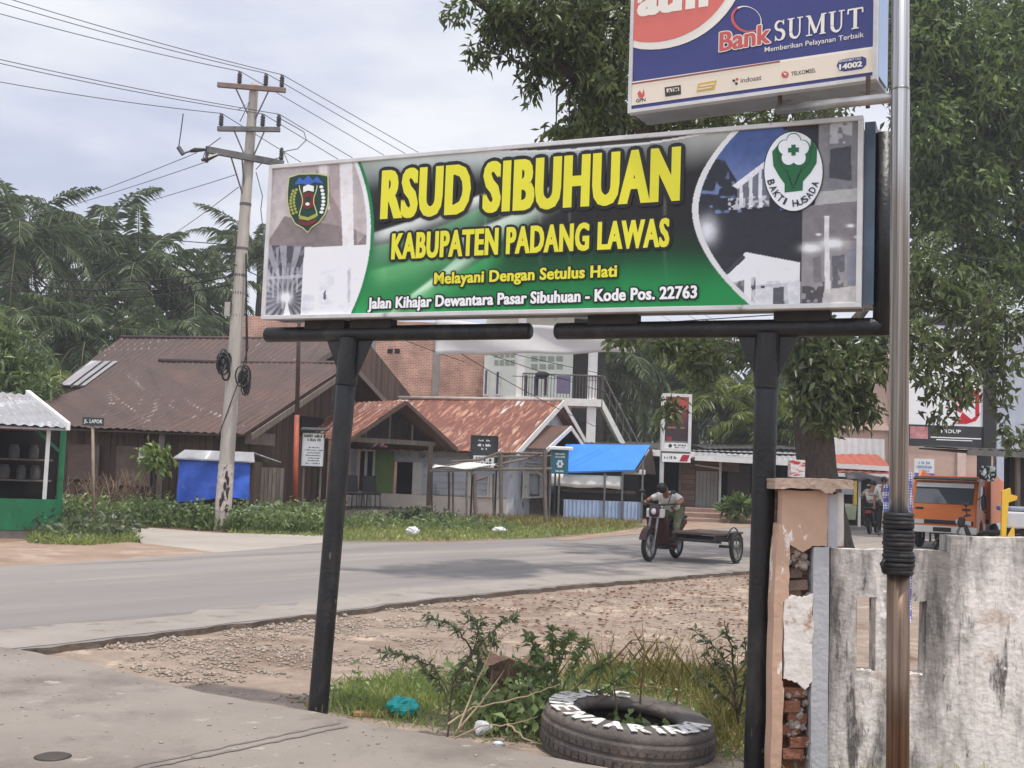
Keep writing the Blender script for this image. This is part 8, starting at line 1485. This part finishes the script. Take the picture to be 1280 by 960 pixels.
# ---------------------------------------------------------------- near weeds around the stump and tyre
n1 = gp_((402, 893), (415, 872), (450, 852), (560, 842), (700, 848), (800, 850), (900, 862), (938, 880), (938, 958), (880, 954)) + gp_((770, 958), (640, 931), (500, 908), (420, 896))
n1 = [(x, y + .04) for x, y in n1]
stuff(grass('near_grass', n1, 7500, (.03, .11), lf_grass, .009, .7, clump=26), 'green grass along the driveway edge between the sign posts')
n1b = gp_((430, 890), (440, 862), (530, 852), (560, 880), (520, 905)); stuff(grass('grass_tufts', n1b, 2600, (.06, .17), lf_grass, .009, .55, clump=18), 'taller grass tufts right of the left sign post')
n1c = gp_((690, 850), (800, 838), (930, 850), (935, 950), (890, 945), (880, 880), (760, 862)); stuff(grass('dry_near_grass', n1c, 3600, (.07, .22), lf_dry, .008, .5, clump=16), 'dry yellow grass behind the tyre'); stuff(grass('green_near_grass', n1c, 1500, (.07, .20), lf_grass, .008, .5, clump=14), 'tall green grass behind the tyre')
n1d = gp_((560, 885), (600, 862), (680, 858), (690, 900), (668, 932), (600, 918)); pw = scatter(n1d, 170); stuff(leafmesh('ground_weeds', [tufts(np.concatenate([pw, RNG.uniform(.03, .22, (170, 1))], 1), (6, 10), (.05, .10), (.03, .055), -.05, .04)], lf_weed), 'leafy weeds between the stump and the tyre')
pw = scatter(n1, 130); stuff(leafmesh('small_weeds', [tufts(np.concatenate([pw, RNG.uniform(.02, .10, (130, 1))], 1), (6, 10), (.03, .07), (.02, .035), -.1, .03)], lf_weed), 'small weeds in the grass by the driveway')
gl = [X3(G(*p)) for p in ((410, 850), (560, 815), (760, 800), (920, 790), (930, 850), (700, 840), (500, 850))]; stuff(grass('sparse_grass', gl, 500, (.03, .12), lf_dry, .008, .7, clump=8), 'sparse dry grass on the gravel lot')
n1e = [(1.35, 5.72), (3.6, 5.8), (3.6, 6.02), (1.4, 5.96)]; stuff(grass('wall_foot_grass', n1e, 900, (.05, .2), lf_grass, .010, .5, clump=9), 'grass at the foot of the plaster wall')
n1f = [(1.7, 6.6), (4, 6.6), (4, 8), (1.7, 8)]; stuff(grass('grass_behind_wall', n1f, 2500, (.1, .35), lf_grass, .012, .5, clump=14), 'grass behind the slots of the plaster wall')
def branchy(label, branches, mat, Ln, W, Y, stem, name='wild_shrub', step=.035, r0=.009, tuft=3, down=.1, group=None, leafless=0):
    b0 = G(*branches[0][0]); Yb = Y; r = T(name, label, 'shrub', (b0.x, b0.y, 0), group); mb = MB(); ps, ds = [], []
    for br_ in branches:
        P_ = [at(x, y, Yb + random.uniform(-.08, .08) * (i > 0)) for i, (x, y) in enumerate(br_)]
        if br_ is branches[0]: P_[0] = V((P_[0].x, P_[0].y, min(P_[0].z, -.01)))
        sm3 = []
        for i in range(len(P_) - 1):
            for q in range(5): sm3.append(P_[i].lerp(P_[i + 1], q / 5) + V((random.uniform(-.006, .006),) * 3))
        sm3.append(P_[-1]); mb.tube(sm3, [r0 * (1 - .75 * i / (len(sm3) - 1)) for i in range(len(sm3))], 6)
        L_ = sum((b - a).length for a, b in zip(sm3, sm3[1:])); n = int(L_ / step)
        for i in range(n):
            t_ = (i + .5) / n
            if t_ < .25: continue
            q = t_ * (len(sm3) - 1); a = sm3[int(q)].lerp(sm3[min(int(q) + 1, len(sm3) - 1)], q % 1); dd = (sm3[-1] - sm3[0]).normalized()
            for _ in range(tuft): v = np.array(dd) * .5 + RNG.normal(size=3) * .7; v[2] -= down; ps.append(np.array(a)); ds.append(v)
    mb.build('stem', stem, r); n = len(ps)
    if n and not leafless: leafmesh('foliage', [leafgeo(np.array(ps), np.array(ds), RNG.uniform(*Ln, n), RNG.uniform(*W, n), .25, .2)], mat, r)
    return r
dst = M('dark_stem', S(92, 78, 62), S(62, 52, 42)); pst2 = M('pale_stem', S(176, 156, 128), S(136, 118, 94))
branchy('dark leaved wild shrub with spreading branches left of the stump', [[(560, 895), (566, 850), (590, 815), (604, 772)], [(564, 870), (540, 832), (505, 818), (474, 816)], [(568, 850), (600, 805), (628, 778), (648, 768)], [(562, 880), (548, 850), (528, 838)], [(590, 815), (610, 800), (622, 806)], [(590, 818), (576, 790), (556, 778), (532, 768)], [(564, 860), (590, 845), (606, 812)], [(600, 800), (596, 778), (580, 768)]], lf_dark, (.035, .07), (.012, .022), 6.75, dst, step=.022, tuft=4, r0=.007)
branchy('pale green leafy weed clump behind the stump', [[(694, 880), (692, 840), (690, 785)], [(694, 860), (672, 820), (660, 792)], [(700, 870), (720, 826), (736, 800)], [(690, 860), (706, 810), (712, 790)], [(698, 880), (740, 840), (760, 822)], [(690, 870), (668, 842), (650, 826)], [(700, 880), (760, 860), (790, 835)]], lf_weed, (.05, .09), (.02, .034), 6.95, M('green_stem', S(104, 108, 70)), step=.022, tuft=4, r0=.007)
branchy('thin leafy shrub leaning out from the right sign post', [[(926, 905), (918, 860), (900, 815), (868, 788)], [(922, 880), (905, 840), (884, 815)], [(920, 860), (915, 810), (905, 780)], [(924, 890), (934, 840), (930, 800)], [(925, 895), (896, 860), (870, 842)]], lf_dark, (.04, .08), (.014, .026), 7.0, dst, step=.028, tuft=3)
stuff(grass('dry_stalks', n1c, 150, (.28, .55), lf_dry, .007, .35), 'tall dry stalks rising from the weeds behind the tyre'); stuff(grass('dry_stalks', n1d, 70, (.25, .5), lf_dry, .007, .5), 'dry stalks standing among the weeds left of the tyre')
branchy('bare dead stalks arching behind the tyre', [[(775, 880), (762, 820), (768, 790)], [(800, 880), (806, 820), (802, 772)], [(762, 830), (790, 800), (830, 802), (846, 822)], [(740, 880), (752, 838), (742, 802)], [(846, 880), (850, 836), (846, 812)], [(700, 905), (770, 862), (836, 856), (880, 884)]], lf_dry, (.03, .05), (.01, .02), 6.9, M('dead_stalk', S(124, 104, 80), S(88, 72, 56)), 'dead_stalks', .06, .006, 1, leafless=0)
branchy('fallen pale branches lying between the teal bag and the tyre', [[(548, 908), (600, 908), (634, 906), (672, 896)], [(570, 915), (600, 880), (622, 850), (630, 838)], [(560, 905), (590, 885), (660, 870), (700, 855)], [(634, 906), (660, 925), (676, 930)], [(574, 910), (588, 870), (612, 818), (616, 800)]], lf_dry, (.03, .05), (.01, .02), 6.55, pst2, 'fallen_branches', .07, .007, 1, leafless=1)
pw = RNG.normal(size=(46, 2)) * .14; ti = leafmesh('tyre_weeds', [tufts(np.concatenate([pw + np.array([tc_.x, tc_.y]), RNG.uniform(.0, .12, (46, 1))], 1), (6, 10), (.05, .09), (.03, .05), -.2, .03)], lf_weed); stuff(ti, 'leafy weeds growing up inside the old tyre')

lg = [X3(G(*p)) for p in ((560, 756), (935, 718), (1000, 725), (1000, 860), (720, 845), (560, 800))]; pw = scatter(lg, 1500); dl = RNG.normal(size=(1500, 3)); dl[:, 2] = RNG.uniform(-.05, .12, 1500)
stuff(leafmesh('leaf_litter', [leafgeo(np.concatenate([pw, np.full((1500, 1), .022)], 1), dl, RNG.uniform(.04, .10, 1500), RNG.uniform(.015, .035, 1500), .3, .02)], leafmat('dead_leaf', S(116, 84, 66), S(160, 124, 98), S(190, 164, 134), .1)), 'dry fallen leaves on the bare ground under the tree')
# ================================================================ haze
hz = MB(); hz.pp((-150, -12, -1.3), V((300, 0, 0)), V((0, 130, 0)), V((0, 0, 24))); ho_ = kind(hz.build('haze', []), 'stuff'); ho_['label'] = 'thin pale tropical haze over the whole street'
hm_ = bpy.data.materials.new('thin_haze'); hm_.use_nodes = True; ntv = hm_.node_tree; ntv.nodes.clear(); pv = N(ntv, 'ShaderNodeVolumePrincipled'); pv.inputs['Color'].default_value = (.86, .89, .95, 1); pv.inputs['Density'].default_value = .0013; pv.inputs['Anisotropy'].default_value = .2
ov = N(ntv, 'ShaderNodeOutputMaterial'); ntv.links.new(pv.outputs[0], ov.inputs['Volume']); ho_.data.materials.append(hm_)
